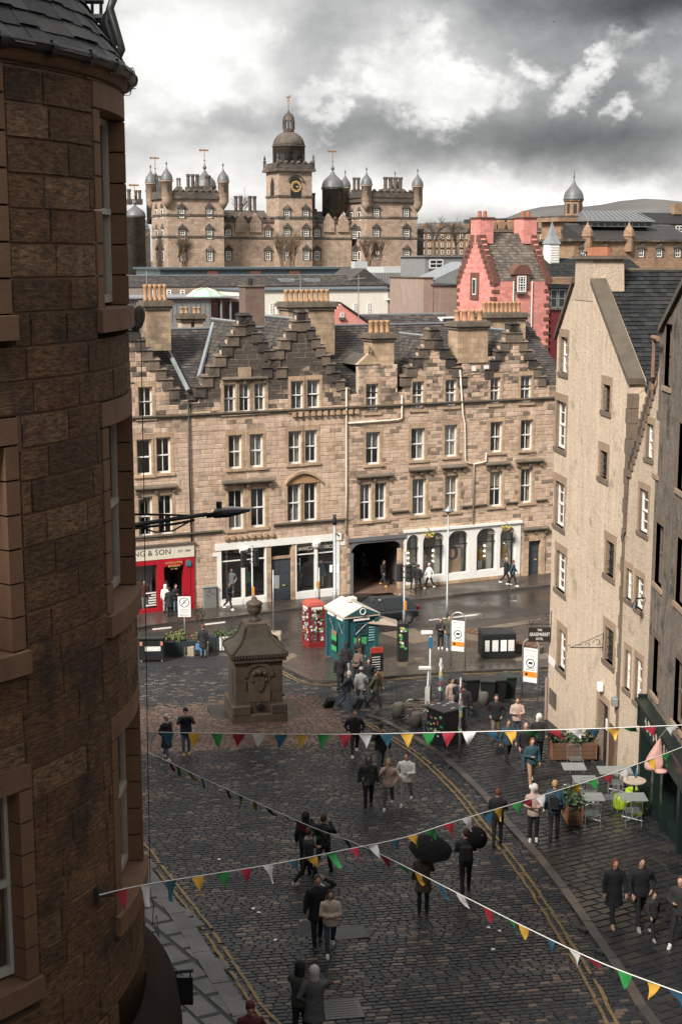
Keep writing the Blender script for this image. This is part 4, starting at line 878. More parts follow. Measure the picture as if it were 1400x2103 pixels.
def hill():
    b = MB(); prof = [(560, 470), (800, 462), (1000, 452), (1040, 447), (1075, 433), (1110, 425), (1160, 420), (1200, 424), (1235, 420), (1270, 413), (1320, 408), (1360, 410), (1400, 414), (1500, 418), (1700, 440), (2000, 470)]
    top = [at(x, y, 3600) for x, y in prof]; vs = []; n = 6
    for p in top:
        for k in range(n + 1):
            t = k / n; vs.append((p.x * (1 - .13 * t), p.y - 1000 * t, max(5, p.z * (1 - t ** 1.4) + 25 * mnoise.noise((p.x * .004, t * 3, 1)) * math.sin(math.pi * t))))
    for p in top: vs.append((p.x, p.y + 300, 0))
    m = n + 1; N_ = len(top); fs = [(i * m + k, (i + 1) * m + k, (i + 1) * m + k + 1, i * m + k + 1) for i in range(N_ - 1) for k in range(n)] + [(N_ * m + i, N_ * m + i + 1, (i + 1) * m, i * m) for i in range(N_ - 1)]
    b.add(vs, fs); o = b.build('hill', mat('hazy_moor', (.1, .092, .088), .95, .45, .006, .3, spots=((.07, .065, .06), .55, .004)), None, True); tag(o, 'bare brown hill on the horizon', None, None, 'structure')  # distance haze is mixed into the hill's colour
hill()
def ogee(b, c, r, h, seg=12, mi=0):
    pr = [(r * 1.06, 0), (r * 1.0, h * .06), (r * .97, h * .2), (r * .82, h * .38), (r * .52, h * .54), (r * .26, h * .68), (r * .1, h * .84), (r * .04, h)]
    b.lathe(pr, seg, c, mi)
def vane(parent, u, w, z, h, s=1.0):
    b = MB(); b.tube([(u, w, z), (u, w, z + h)], .06 * s, 5); b.ball((u, w, z + h * .3), .2 * s, 8); b.box(u - .8 * s, u + .9 * s, w - .03, w + .03, z + h * .86, z + h * .95); b.prism([(u - .8 * s, z + h * .82), (u - 1.2 * s, z + h * .905), (u - .8 * s, z + h)], w - .03, w + .03); b.ball((u, w, z + h * .6), .12 * s, 6); b.build('weathervane', COPPER, parent)
def school():
    F = FR(605, 548, 265); S = FB('school_building', F, 'grand turreted sandstone school with domed clock tower on the rise'); r = S.root; zb = 16.0
    # masses
    def mass(nm, x0, x1, yt, w0, dep, m=HST):
        u0 = F.px(x0, 480, w0)[0]; u1 = F.px(x1, 480, w0)[0]; z = F.px((x0 + x1) / 2, yt, w0)[1]; MB().box(u0, u1, w0, w0 + dep, zb, z).build(nm, m, r); return u0, u1, z
    a0, a1, za = mass('tower_block', 345, 460, 401, -4, 9.5); m0, m1, zm = mass('main_range', 458, 722, 455, 0, 10); b0, b1, zb2 = mass('tower_block', 752, 856, 401, -4, 9.5); c0, c1, zc = mass('clock_tower', 573, 641, 345, -2.4, 6.2)
    # parapets, string courses
    def band(u0, u1, w0, w1, z, h, d, m=HSD):
        b = MB(); b.box(u0 - d, u1 + d, w0 - d, w1 + d, z, z + h); b.build('string_course', m, r)
    z450 = F.px(600, 451)[1]; z491 = F.px(600, 491)[1]
    for (u0, u1, w) in ((a0, a1, -4), (b0, b1, -4)):
        band(u0, u1, w, w + 9.5, z450 + .3, .35, .12); band(u0, u1, w, w + 9.5, z491 + .1, .35, .12); band(u0, u1, w, w + 9.5, F.px(400, 408, w)[1], .5, .4)
    for (u0, u1) in ((m0, c0), (c1, m1)): MB().box(u0 + .1, u1 - .1, -.12, 0, z491, z491 + .35).build('string_course', HSD, r); MB().box(u0 + .1, u1 - .1, -.25, .0, z450 - .5, z450).build('string_course', HSD, r)
    band(c0, c1, -2.4, 3.8, z450 + .1, .4, .14); band(c0, c1, -2.4, 3.8, z491, .4, .12); band(c0, c1, -2.4, 3.8, F.px(600, 405, -2.4)[1], .35, .14); band(c0, c1, -2.4, 3.8, zc - .6, .55, .55)
    def parapet(u0, u1, w0, w1, z, h):
        b = MB(); n = max(3, int((u1 - u0) / 1.2))
        b.box(u0, u1, w0, w0 + .4, z, z + h); b.box(u0, u0 + .4, w0, w1, z, z + h); b.box(u1 - .4, u1, w0, w1, z, z + h); b.box(u0, u1, w1 - .4, w1, z, z + h)
        for k in range(n): u = u0 + (u1 - u0) * (k + .5) / n; b.lathe([(.42, 0), (.42, .15), (.2, .38)], 6, (u, w0 + .2, z + h))
        b.build('parapet', HSD, r)
    parapet(a0 - .3, a1 + .3, -4.3, 5.7, za - .4, 1.1); parapet(b0 - .3, b1 + .3, -4.3, 5.7, zb2 - .4, 1.1); parapet(c0 - .4, c1 + .4, -2.8, 4.2, zc, .9)
    for u in (c0 - .2, c1 + .2):
        for w in (-2.6, 4.0): MB().lathe([(.3, 0), (.3, .9), (.12, 1.0), (.25, 1.3), (.02, 1.9)], 6, (u, w, zc + .6)).build('pinnacle', HSD, r)
    # corner turrets with ogee caps
    def turret(u, w, zt, hb=3.0, R_=.98):
        b = MB(); b.lathe([(.1, -hb - 1.6), (R_ * .7, -hb - .8), (R_, -hb - .2), (R_, 0), (R_ * 1.15, .05), (R_ * 1.15, .25)], 10, (u, w, zt)); o = b.build('corner_turret', HST, r, True)
        q = MB(); ogee(q, (u, w, zt + .25), R_ * 1.1, 2.6, 10); q.tube([(u, w, zt + 2.6), (u, w, zt + 3.5)], .07, 5); q.ball((u, w, zt + 3.1), .2, 6); q.build('lead_cap', LEADD, o, True); MB().box(u - .2, u + .2, w - R_ * 1.02, w - R_ * .9, zt - 1.6, zt - .6).build('slit', FARGLASS, o)
    zt = F.px(456, 376, -4)[1]
    for (u, w) in ((a0, -4), (a1, -4), (a0, 5.5), (b0, -4), (b1, -4), (b1, 5.5), (b0, 5.5)): turret(u, w, zt)
    # larger lead domes on drums
    def dome(x, yb, yt, rr, w, dz, drum):
        u, z = F.px(x, yb, w); h = F.px(x, yt, w)[1] - z; b = MB(); b.lathe([(rr, -drum), (rr, -.3), (rr * 1.08, -.25), (rr * 1.08, 0)], 12, (u, w, z)); o = b.build('stair_drum', HSD, r, True)
        q = MB(); ogee(q, (u, w, z), rr * 1.03, h * .82, 16); q.ball((u, w, z + h * .82), .38, 8); q.tube([(u, w, z + h * .8), (u, w, z + h)], .12, 5); q.build('lead_dome', LEADD, o, True); vane(r, u, w, z + h * .9, 3.0, .9)
    dome(683, 386, 337, 2.0, 3, 0, 9); dome(421, 384, 335, 2.0, 8.5, 0, 6); dome(320, 392, 352, 1.8, 12, 0, 6); dome(278, 444, 410, 1.75, -2, 0, 12)
    # chimneys
    def stacks(x0, x1, yt, yb, w, n, m=HSD):
        u0, z1 = F.px(x0, yt, w); u1 = F.px(x1, yt, w)[0]; z0 = F.px(x0, yb, w)[1]; g = (u1 - u0) / n; b = MB(); b.box(u0, u1, w, w + 1.3, z0, z0 + 1.0)
        o = b.build('chimney', m, r)
        for k in range(n): MB().lathe([(g * .44, 0), (g * .44, .5), (g * .36, .6), (g * .36, z1 - z0 - .5), (g * .46, z1 - z0 - .35), (g * .46, z1 - z0)], 8, (u0 + g * (k + .5), w + .65, z0)).build('flue', m, o)
    stacks(384, 412, 357, 395, 1, 3); stacks(364, 374, 365, 395, 4, 2); stacks(422, 436, 360, 395, 0, 1); stacks(323, 335, 360, 396, 4, 2); stacks(482, 501, 402, 456, 4, 2); stacks(511, 530, 402, 456, 4, 2); stacks(726, 743, 364, 400, 2, 2); stacks(789, 830, 363, 398, 3, 4); stacks(262, 272, 388, 420, 6, 1); stacks(277, 293, 390, 420, 7, 2); stacks(642, 651, 396, 440, 2, 1)
    # roofs and dormer gables on the range
    for (u0, u1) in ((m0, c0), (c1, m1)):
        b = MB(); zr = F.px(650, 434, 5)[1]; b.prism([(0.6, zm - .3), (9.6, zm - .3), (5, zr)], u0, u1, axis='x'); b.build('roof', SLATE, r); parapet(u0 + .1, u1 - .1, .05, .6, zm - .1, .7)
    for x in (494, 524, 674, 704):
        u, z = F.px(x, 452); b = MB(); b.prism([(u - 1.1, z - 2.2), (u + 1.1, z - 2.2), (u + 1.1, z - .3), (u, z + 1.2), (u - 1.1, z - .3)], -.3, .5); b.build('dormer_gable', HST, r)
    # side wing on the left
    u0 = F.px(262, 500, 2)[0]; u1 = a0 - .2; b = MB(); b.box(u0, u1, 6, 14, zb, F.px(300, 470, 6)[1]); b.build('side_wing', HSD, r); MB().prism([(6, F.px(300, 470, 6)[1]), (14, F.px(300, 470, 6)[1]), (10, F.px(300, 440, 8)[1])], u0, u1, axis='x').build('roof', LEADD, r)
    for y in (455, 480, 520): S.win(290, y, 7, 16, 5.95, ped=None)
    # windows
    for x, y, w in [(373, 438, -4), (429.5, 438, -4), (375, 482, -4), (430, 481, -4), (376, 526, -4), (431, 526, -4), (468.6, 481, 0), (550, 481, 0), (469.6, 525, 0), (550, 525, 0), (651, 481, 0), (728, 481, 0), (651, 525, 0), (729, 524, 0),
                    (589, 441, -2.4), (627.5, 441, -2.4), (590, 480, -2.4), (628, 480, -2.4), (591, 525, -2.4), (629, 524, -2.4), (772, 439, -4), (833, 439, -4), (772, 480, -4), (834, 480, -4), (772, 523, -4), (834, 523, -4)]:
        S.win(x, y, 10.5, 19, w, ped=HSD)
    side = MB()      # windows in the left flanks of the towers
    for (u, w0) in ((a0, -4), (b0, -4)):
        for wz in (w0 + 3, w0 + 6.5):
            for y in (438, 481, 525):
                z = F.px(360, y, w0)[1]; o = MB().box(u - .08, u, wz - .5, wz + .5, z - .85, z + .85).build('window', WHITE, r); MB().box(u - .1, u - .085, wz - .35, wz + .35, z - .7, z + .7).build('pane', FARGLASS, o); MB().prism([(wz - .8, z + 1.0), (wz + .8, z + 1.0), (wz, z + 1.8)], u - .2, u, axis='x').build('pediment', HSD, o)
    # clock stage
    uc, zk = F.px(607, 383, -2.4); um = (c0 + c1) / 2
    b = MB(); ar = [(uc - 1.0, zk - 1.9), (uc + 1.0, zk - 1.9)] + [(uc + 1.0 * math.cos(k * math.pi / 8), zk + .75 + 1.0 * math.sin(k * math.pi / 8)) for k in range(9)]; ck = b.prism(ar, -2.55, -2.38).build('clock', BLACK, r)
    q = MB()
    for k in range(24):
        a_, b_ = 2 * math.pi * k / 24, 2 * math.pi * (k + 1) / 24; q.prism([(uc + .82 * math.cos(a_), zk + .82 * math.sin(a_)), (uc + .82 * math.cos(b_), zk + .82 * math.sin(b_)), (uc + .98 * math.cos(b_), zk + .98 * math.sin(b_)), (uc + .98 * math.cos(a_), zk + .98 * math.sin(a_))], -2.62, -2.56)
    for k in range(12):
        a_ = 2 * math.pi * k / 12; d = Vector((math.cos(a_), math.sin(a_))); e = Vector((-d.y, d.x)); P = [d * .55 + e * .05, d * .55 - e * .05, d * .76 - e * .05, d * .76 + e * .05]; q.prism([(uc + p.x, zk + p.y) for p in P], -2.61, -2.56)
    q.build('dial', mat('gilt', (.62, .4, .14), .4, .1, 4, 0), ck)
    for ang, ln in ((R(8), .5), (R(-28), .72)):
        d = Vector((math.cos(ang), math.sin(ang))); e = Vector((-d.y, d.x)); P = [e * .05, d * ln, e * -.05]; MB().prism([(uc + p.x, zk + p.y) for p in P], -2.66, -2.63).build('clock_hand', WHITE, ck)
    b = MB(); n = 10
    for k in range(n):
        a_, b_ = math.pi * k / n, math.pi * (k + 1) / n
        b.prism([(uc + 1.25 * math.cos(a_), zk + .85 + 1.25 * math.sin(a_)), (uc + 1.25 * math.cos(b_), zk + .85 + 1.25 * math.sin(b_)), (uc + 1.5 * math.cos(b_), zk + .9 + 1.5 * math.sin(b_)), (uc + 1.5 * math.cos(a_), zk + .9 + 1.5 * math.sin(a_))], -2.7, -2.4)
    b.build('hood_moulding', HSD, r); MB().prism([(-.2, zk - 1.9), (1.5, zk - 1.9), (1.5, zk + .6), (.65, zk + 1.8), (-.2, zk + .6)], c0 - .06, c0 + .02, axis='x').build('blind_window', BLACK, r)
    # dome, lantern, weathercock
    R_ = 2.95; wc = .7; z0 = zc + .3; zd = F.px(590, 300, wc)[1]
    b = MB(); b.lathe([(R_, 0), (R_, zd - z0 - .2), (R_ * 1.05, zd - z0 - .15), (R_ * 1.05, zd - z0 + .05)], 20, (um, wc, z0)); b.build('dome_drum', HSD, r, True)
    for k in range(8):
        a_ = R(-90 + 45 * k); M = Matrix.Translation((um, wc, z0)) @ Matrix.Rotation(a_ + math.pi / 2, 4, 'Z'); MB(M).box(-.45, .45, -R_ * 1.01, -R_ * .93, .5, 2.2).build('drum_opening', BLACK, r)
    zl = F.px(590, 270, wc)[1]; h = zl - zd; b = MB(); b.lathe([(R_ * math.cos(k * R(9)), h * math.sin(k * R(9))) for k in range(0, 9)] + [(.95, h * 1.0)], 20, (um, wc, zd)); b.build('dome', HSD, r, True)
    zt2 = F.px(590, 246, wc)[1]; b = MB(); b.lathe([(1.05, 0), (1.05, .5), (.95, .6)], 8, (um, wc, zl - .1)); b.lathe([(1.05, zt2 - zl - .2), (1.05, zt2 - zl), (1.0, zt2 - zl + .5), (.7, zt2 - zl + .95), (.3, zt2 - zl + 1.25), (.08, zt2 - zl + 1.5)], 12, (um, wc, zl))
    for k in range(8): a_ = R(22.5 + 45 * k); b.box(um + .88 * math.cos(a_) - .17, um + .88 * math.cos(a_) + .17, wc + .88 * math.sin(a_) - .17, wc + .88 * math.sin(a_) + .17, zl + .3, zt2 - .1)
    b.build('lantern', HSD, r); zf = zt2 + 1.3; q = MB(); q.tube([(um, wc, zf), (um, wc, zf + 2.4)], .07, 5); q.ball((um, wc, zf + .3), .2, 6); q.ball((um, wc, zf + 2.1), .16, 6); q.prism([(um - .5, zf + 2.75), (um - .25, zf + 2.45), (um + .2, zf + 2.45), (um + .4, zf + 2.8), (um + .3, zf + 3.1), (um + .12, zf + 2.75), (um - .2, zf + 2.75)], wc - .05, wc + .05); q.build('weathercock', COPPER, r)
    # dark lift shaft at the right end
    S.box('lift_shaft', 842, 869, 470, 560, -2, 3, mat('dark_render', (.05, .048, .046), .8, .2, 1, .1), zb=zb)
school()
# ------------------------------------------------------------------ leafless trees and climbers
TWIG = mat('twig_bark', (.13, .085, .055), .9, .3, 3, .2); TWIGD = mat('bark', (.06, .045, .035), .9, .3, 3, .3)
def bare_tree(name, base, h, spread, label, seed, m=TWIGD, stems=1, depth=4, r0=.16, group=None, up=.5):
    rng = random.Random(seed); tr = MB(); cr = MB()
    def grow(p, d, ln, r, k):
        q = p + d * ln; (tr if k == 0 else cr).tube([p, p + d * ln * .5 + Vector((rng.uniform(-1, 1), rng.uniform(-1, 1), 0)) * ln * .04, q], [r, r * .85, r * .68], 5 if k < 2 else 3, caps=False)
        if k < depth:
            for _ in range(rng.choice((2, 3, 3, 4)) if k else 5):
                nd = (d + Vector((rng.gauss(0, spread), rng.gauss(0, spread), rng.gauss(up * .3, spread * .6)))).normalized(); grow(p + d * ln * rng.uniform(.6, 1.0) if k else p + d * ln * rng.uniform(.7, 1), nd, ln * rng.uniform(.6, .85), max(r * .58, .012), k + 1)
    for s_ in range(stems):
        a = rng.uniform(0, 6.28); grow(Vector((rng.uniform(-1, 1) * (stems > 1) * h * .16, rng.uniform(-.3, .3) * (stems > 1), 0)), Vector((math.cos(a) * .12 * stems ** .3, math.sin(a) * .12, 1)).normalized(), h * (.34 if depth > 2 else .45), r0, 0)
    o = empty(name, base, 0, label, 'tree' if stems == 1 else 'shrub', group); tr.build('trunk', m, o); cr.build('crown', m, o)
for i, (x, y, Y, h, sp, lb) in enumerate(((372, 552, 252, 7.0, .3, 'brown leafless climbing shrub against the school, leftmost of three'), (590, 552, 252, 7.5, .3, 'brown leafless climbing shrub below the clock tower'), (766, 552, 250, 6.8, .3, 'brown leafless climbing shrub against the right school tower'))):
    p = at(x, y, Y); bare_tree('climbing_shrub', p, h, sp, lb, 40 + i, TWIG, 13, 3, .1, 'leafless shrubs in front of the school', 1.4)
for i, (x, y, Y, h, lb) in enumerate(((893, 530, 240, 8.5, 'round-crowned leafless tree right of the school'), (938, 530, 225, 6.5, 'smaller leafless tree behind the zinc box'), (487, 470, 330, 8, 'pale leafless tree showing above the school roof left of the clock tower'))):
    p = at(x, y, Y); bare_tree('leafless_tree', p, h, .5, lb, 60 + i, TWIGD if i < 2 else TWIG, 1, 5, .2, None, .6)
# ------------------------------------------------------------------ buildings between
RENDW = mat('white_render', (.66, .62, .55), .85, .08, 1.5, .1, streak=.12); RENDB = mat('brown_render', (.27, .2, .165), .9, .2, 1.5, .2, streak=.3); PINK = mat('pink_limewash', (.58, .23, .2), .85, .1, 2, .25, streak=.15, brick=(.6, .25, .85, _ax)); PINK2 = mat('salmon_render', (.6, .24, .2), .85, .08, 2, .1)
ZINC = mat('zinc_cladding', (.2, .205, .205), .45, .15, 2, .05, streak=.15); BLUEROOF = mat('blue_grey_roof', (.07, .09, .105), .5, .2, 2, .1); REDSTONE = mat('red_sandstone', (.13, .055, .04), .9, .3, 3, .3); FARST = mat('far_brown_stone', (.27, .17, .11), .9, .25, .8, .3, streak=.2, brick=(.8, .36, .7, _ax))
MODRED = mat('dark_red_panel', (.12, .015, .018), .5, .1)
def gable_roof(S, x0, x1, ye, yr, w0, dep, m=SLATE, over=.2, slate=False, ni=0):
    u0, ze = S.uz(x0, ye, w0); u1 = S.uz(x1, ye, w0)[0]; wr = w0 + dep / 2; zr = S.uz((x0 + x1) / 2, yr, wr)[1]
    if slate:
        ey = Vector((0, dep / 2, zr - ze)); slates(S.root, (u0, w0, ze), (1, 0, 0), ey, [(0, 0), (u1 - u0, 0), (u1 - u0, ey.length), (0, ey.length)], .4, .34, m, ni, rng=random.Random(1)); MB().add([(u0, w0 + dep, ze), (u1, w0 + dep, ze), (u1, wr, zr - .02), (u0, wr, zr - .02), (u0, w0, ze - .05), (u1, w0, ze - .05)], [(0, 3, 2, 1), (0, 4, 3), (1, 2, 5)]).build('rear_roof', m, S.root)
    else: MB().prism([(w0 - over, ze), (w0 + dep + over, ze), (wr, zr)], u0, u1, axis='x').build('roof', m, S.root)
    MB().box(u0, u1, wr - .12, wr + .12, zr - .03, zr + .08).build('ridge', LEAD, S.root); return u0, u1, ze, zr
S = FB('long_slate_building', FR(560, 600, 170), 'long low building with slate roof below the school')
S.box('wall', 240, 850, 590, 640, 0, 9, RENDB, zb=0); gable_roof(S, 236, 800, 590, 565, 0, 9, slate=True, ni=60)
for x in (318, 347, 375, 454, 482): S.win(x, 601, 10, 12, 0, bars=(0, 1))
for x in (587, 640): u, z = S.uz(x, 576, 2.2); MB().box(u - .9, u + .9, 1.6, 2.8, z - .3, z + .25).build('rooflight', ZINC, S.root)
S = FB('flat_roofed_hall', FR(530, 560, 196), 'flat blue-grey roofed hall behind the long slate roof'); S.box('roof_edge', 326, 735, 549, 553, -.3, 12, BLUEROOF); S.box('wall', 330, 731, 553.2, 600, 0, 11.6, mat('hall_glazing', (.05, .07, .085), .3, .2, 1, 0), zb=8)
for k in range(24): S.box('mullion', 336 + k * 16.4, 337 + k * 16.4, 553.4, 566, -.1, -.01, BLUEROOF)
for x in (437, 525, 605): S.box('brick_panel', x - 11, x + 11, 555, 566, -.12, -.02, REDSTONE)
S = FB('grey_roof_house', FR(760, 580, 178), 'low grey ribbed metal house with pale roof below the right school tower'); S.box('wall', 770, 850, 560, 600, 0, 8, ZINC, zb=5); S.box('roof', 788, 852, 548, 560, 1, 6, mat('pale_roof', (.42, .43, .43), .6, .1), None)
for k in range(14): S.box('seam', 772 + k * 5.4, 773 + k * 5.4, 560.5, 590, -.06, 0, ZINC)
b = MB(); u, z = S.uz(742, 566, 0); b.prism([(u - 3.2, z - 1.4), (u + 3.2, z - 1.4), (u, z + .9)], -1, 6); b.build('gabled_roof', SLATE, S.root); u, z = S.uz(741, 560, 2); MB().box(u - .9, u + .9, 2, 3, z, z + 1.4).build('roof_vent', mat('pale_roof', (.42, .43, .43)), S.root)
S = FB('white_building', FR(640, 620, 150), 'plain white rendered building with flat lead-edged roof'); S.box('wall', 493, 796, 596, 660, 0, 10, RENDW, zb=0); S.box('roof_edge', 491, 870, 593.5, 596.2, -.2, 10, BLUEROOF)
for x, y in ((557.5, 634), (571, 634), (728.5, 634), (757, 634), (528, 634)): S.win(x, y, 7, 24, 0, bars=(1, 2), fr=.1)
S.box('wall', 796.5, 846, 596.5, 660, -.05, 10, RENDB, zb=0); S.box('ledge', 795, 852, 614, 616, -.4, 0, WHITE)
for x in (824, 842): S.win(x, 628, 14, 21, -.06, bars=(2, 1), fr=.1)
S.box('wall', 853, 872, 590, 660, -1.0, 6, MODRED, zb=0); S.win(866, 622, 8, 50, -1.02, m=BLACK, bars=(0, 1), fr=.08); S.box('roof_edge', 846, 900, 586, 590, -1.6, 6, BLACK)
S = FB('zinc_pavilion', FR(430, 640, 118), 'grey zinc-clad rooftop pavilion with green glass lantern'); S.box('wall', 250, 432, 613, 690, 0, 8, ZINC, zb=0); S.box('roof', 248, 497, 610, 613, -.3, 8, ZINC)
for k in range(16): S.box('seam', 276 + k * 9.6, 277 + k * 9.6, 614, 660, -.05, 0, ZINC)
S.box('wall', 432.5, 495, 613.2, 690, 1.6, 8, RENDB, zb=0); S.box('glazing', 433, 494, 620, 655, 1.5, 1.55, FARGLASS)
for x in (432, 455, 474, 494): S.box('post', x - 1.5, x + 1.5, 613.2, 665, 0, .15, ZINC)
u, z = S.uz(421, 611, 2); b = MB(); b.lathe([(1.65, 0), (1.62, .12), (.9, .62), (.25, .78)], 12, (u, 2, z)); o = b.build('glass_lantern', mat('green_glass', (.34, .62, .42), .25, .12, 1, 0), S.root)
for k in range(12): a_ = 2 * math.pi * (k + .5) / 12 - .26; MB().tube([(u + 1.65 * math.cos(a_), 2 + 1.65 * math.sin(a_), z + .1), (u + .9 * math.cos(a_), 2 + .9 * math.sin(a_), z + .64), (u + .25 * math.cos(a_), 2 + .25 * math.sin(a_), z + .8)], .03, 4).build('glazing_rib', COPPER if k % 2 else RENDW, o)
S.box('handrail', 268, 300, 594, 595, 1, 1.06, METAL); S.box('handrail', 268, 300, 601, 602, 1, 1.06, METAL)
for x in range(268, 302, 8): S.box('rail_post', x, x + 1, 594, 613, 1, 1.06, METAL)
p = at(524, 640, 112); S = FB('stone_stack', FR(524, 640, 112), 'broad brown stone chimney stack behind the dark gables', 'chimney'); S.box('shaft', 504, 544, 589, 690, 0, 1.4, mat('brown_rubble', (.14, .1, .08), .95, .4, 2, .6), zb=4); S.box('cap', 502, 546, 586, 589, -.1, 1.5, DRESS_D); u, z = S.uz(520, 586); MB().lathe([(.2, 0), (.2, .5)], 8, (u, .6, z)).build('chimney_pot', BLACK, S.root)
S = FB('salmon_house', FR(715, 650, 108), 'small salmon pink gable with slate roof behind the tenements'); u0, z0 = S.uz(687, 678); u1 = S.uz(764, 678)[0]; ua, za = S.uz(700, 624)
MB().prism([(u0, -.2), (u1, -.2), (u1, z0 + .2), (ua, za), (u0, z0 + 1.4)], 0, 6).build('wall', PINK2, S.root); MB().prism([(ua - .1, za + .15), (ua, za - .02), (u1 + .1, z0 + .2), (u1 + .2, z0 + .3)], -.15, 6.2).build('roof_verge', SLATE_D, S.root); S.win(702, 647, 7, 9, 0, bars=(0, 1), fr=.06)
S = FB('slate_outbuilding', FR(850, 660, 110), 'low slate roof with a skylight behind the tenement chimneys'); S.box('wall', 766, 942, 678, 700, 0, 5, RENDB, zb=0); gable_roof(S, 764, 944, 682, 645, 0, 5, slate=True, ni=40); b = MB(); u, z = S.uz(920, 664, 1.6); MB().box(u - .8, u + .7, 1.3, 2.1, z - .4, z + .5).build('skylight', WHITE, S.root); MB().box(u - .65, u + .55, 1.25, 1.3, z - .3, z + .4).build('skylight_pane', FARGLASS, S.root)
S = FB('brown_rendered_block', FR(900, 610, 132), 'brown rendered blank-walled block left of the pink house'); S.box('wall', 869, 889, 571, 660, 0, 7, RENDB, zb=0); S.box('wall', 889.5, 947, 586, 660, .05, 7, RENDB, zb=0); S.box('coping', 885, 948, 583, 586, -.1, 7, BLUEROOF); S.box('coping', 868, 892, 569, 571, -.1, 7, DRESS_D)
u, z = S.uz(890, 574, 1); MB().prism([(u, z), (u + 4, z + 1.6), (u + 4.2, z + 1.5), (u + .2, z - .2)], 1, 5).build('sloped_roof', LEAD, S.root)
S = FB('zinc_box_house', FR(910, 545, 160), 'modern zinc box with ribbon window beside the leafless trees'); S.box('wall', 872, 953, 527, 600, 0, 6, ZINC, zb=5); S.box('roof_edge', 870, 955, 525, 527.2, -.2, 6.2, ZINC); S.win(895, 542, 28, 18, 0, m=WHITE, bars=(1, 1), fr=.1); S.box('window_strip', 932, 950, 540, 555, -.04, 0, FARGLASS)
# pink house -------------------------------------------------------------------
F = FR(1012, 640, 125); S = FB('pink_house', F, 'pink limewashed tower house with crow-stepped gables and pink chimneys'); r = S.root; U1, ze = S.uz(1128, 577); W = 6.6; zr = F.px(1040, 482, W / 2)[1]; z0 = 0.0
MB().box(0, U1, 0, W, z0, ze).build('wall', PINK, r)
for u in (0, U1 - .45): MB().prism([(0, ze), (W, ze), (W / 2 + .5, zr + .3), (W / 2 - .5, zr + .3)], u + (.002 if u else 0), u + .45, axis='x').build('gable_wall', PINK, r)
ey = Vector((0, W / 2, zr - ze)); slates(r, (.4, 0, ze), (1, 0, 0), ey, [(0, 0), (U1 - .8, 0), (U1 - .8, ey.length), (0, ey.length)], .34, .3, mat('mossy_slate', (.12, .1, .075), .7, .35, 2, .3, ramp=[(.085, .07, .058), (.11, .09, .072), (.07, .058, .05), (.14, .115, .09)]), 120, rng=random.Random(4)); MB().add([(.4, W, ze), (U1 - .4, W, ze), (U1 - .4, W / 2, zr), (.4, W / 2, zr)], [(0, 3, 2, 1)]).build('rear_roof', SLATE, r)
n = 9
for u in (-.06, U1 - .5):
    for k in range(n):
        for sd in (0, 1):
            w = (W / 2 - .5) * k / n; z = ze + (zr - ze) * k / n; a = w - .1 if not sd else W - w - .65; MB().box(u, u + .56, a, a + .75, z - .25, z + .42).build('crow_step', REDSTONE, r)
for u, zt in ((-.05, F.px(984, 449, W / 2)[1]), (U1 - 1.3, F.px(1086, 449, W / 2)[1])):
    c = MB().box(u, u + 1.35, W / 2 - .85, W / 2 + .85, zr - .8, zt).build('chimney', PINK, r); MB().box(u - .1, u + 1.45, W / 2 - .95, W / 2 + .95, zt, zt + .12).build('cap', REDSTONE, c)
    for k in range(2): MB().lathe([(.2, 0), (.17, .55)], 8, (u + .4 + .55 * k, W / 2, zt + .12)).build('chimney_pot', POTR, c)
for k in range(14):       # red quoins on the corners
    z = ze - .1 - k * .62; l = .55 if k % 2 else .3
    MB().box(-.05, l, -.06, 0, z - .3, z).build('quoin', REDSTONE, r); MB().box(-.06, 0, 0, .85 - l, z - .3, z).build('quoin', REDSTONE, r); MB().box(U1 - l, U1 + .05, -.06, 0, z - .3, z).build('quoin', REDSTONE, r); MB().box(-.06, 0, W - l, W, z - .3, z).build('quoin', REDSTONE, r)
ud, zd0 = S.uz(1070, 598); zd1 = S.uz(1070, 566)[1]; b = MB(); ztp = zd1 + 1.1
b.box(ud - .75, ud + .75, -.12, 1.4, ze - .7, zd1 + .1); b.build('dormer', REDSTONE, r); b = MB(); b.prism([(ud - .95, zd1 + .1)] + [(ud + .95 * math.cos(math.pi - k * math.pi / 8), zd1 + .1 + .85 * math.sin(k * math.pi / 8)) for k in range(1, 8)] + [(ud + .95, zd1 + .1)], -.2, 1.8); b.build('dormer_head', REDSTONE, r); S.win(1070, 583, 18, 33, -.13, bars=(2, 3), fr=.1)
for x in (1053, 1091): u, z = S.uz(x, 577); MB().tube([(u, -.1, ze), (u, -.1, 1)], .06, 5).build('drainpipe', RENDW, r)
w_ = 3.3; zw = F.px(965, 588, 3.0)[1]; o = MB().box(-.08, 0, w_ - .75, w_ + .75, zw - 1.2, zw + 1.2).build('gable_window', REDSTONE, r); MB().box(-.1, -.081, w_ - .32, w_ + .32, zw - .75, zw + .7).build('frame', WHITE, o); MB().box(-.115, -.101, w_ - .24, w_ + .24, zw - .65, zw + .6).build('pane', FARGLASS, o)
S = FB('red_glazed_block', FR(1150, 630, 128), 'dark red panelled modern block between the pink house and the pale gable'); S.box('wall', 1129, 1190, 592, 680, 0, 6, MODRED, zb=0); S.box('roof_edge', 1127, 1190, 585, 592, -.4, 6, BLACK); S.box('parapet', 1127, 1190, 570, 580, .5, 6, FARST)
for x in (1136, 1152, 1168): S.win(x, 613, 14, 38, 0, m=METAL, bars=(0, 1), fr=.09)
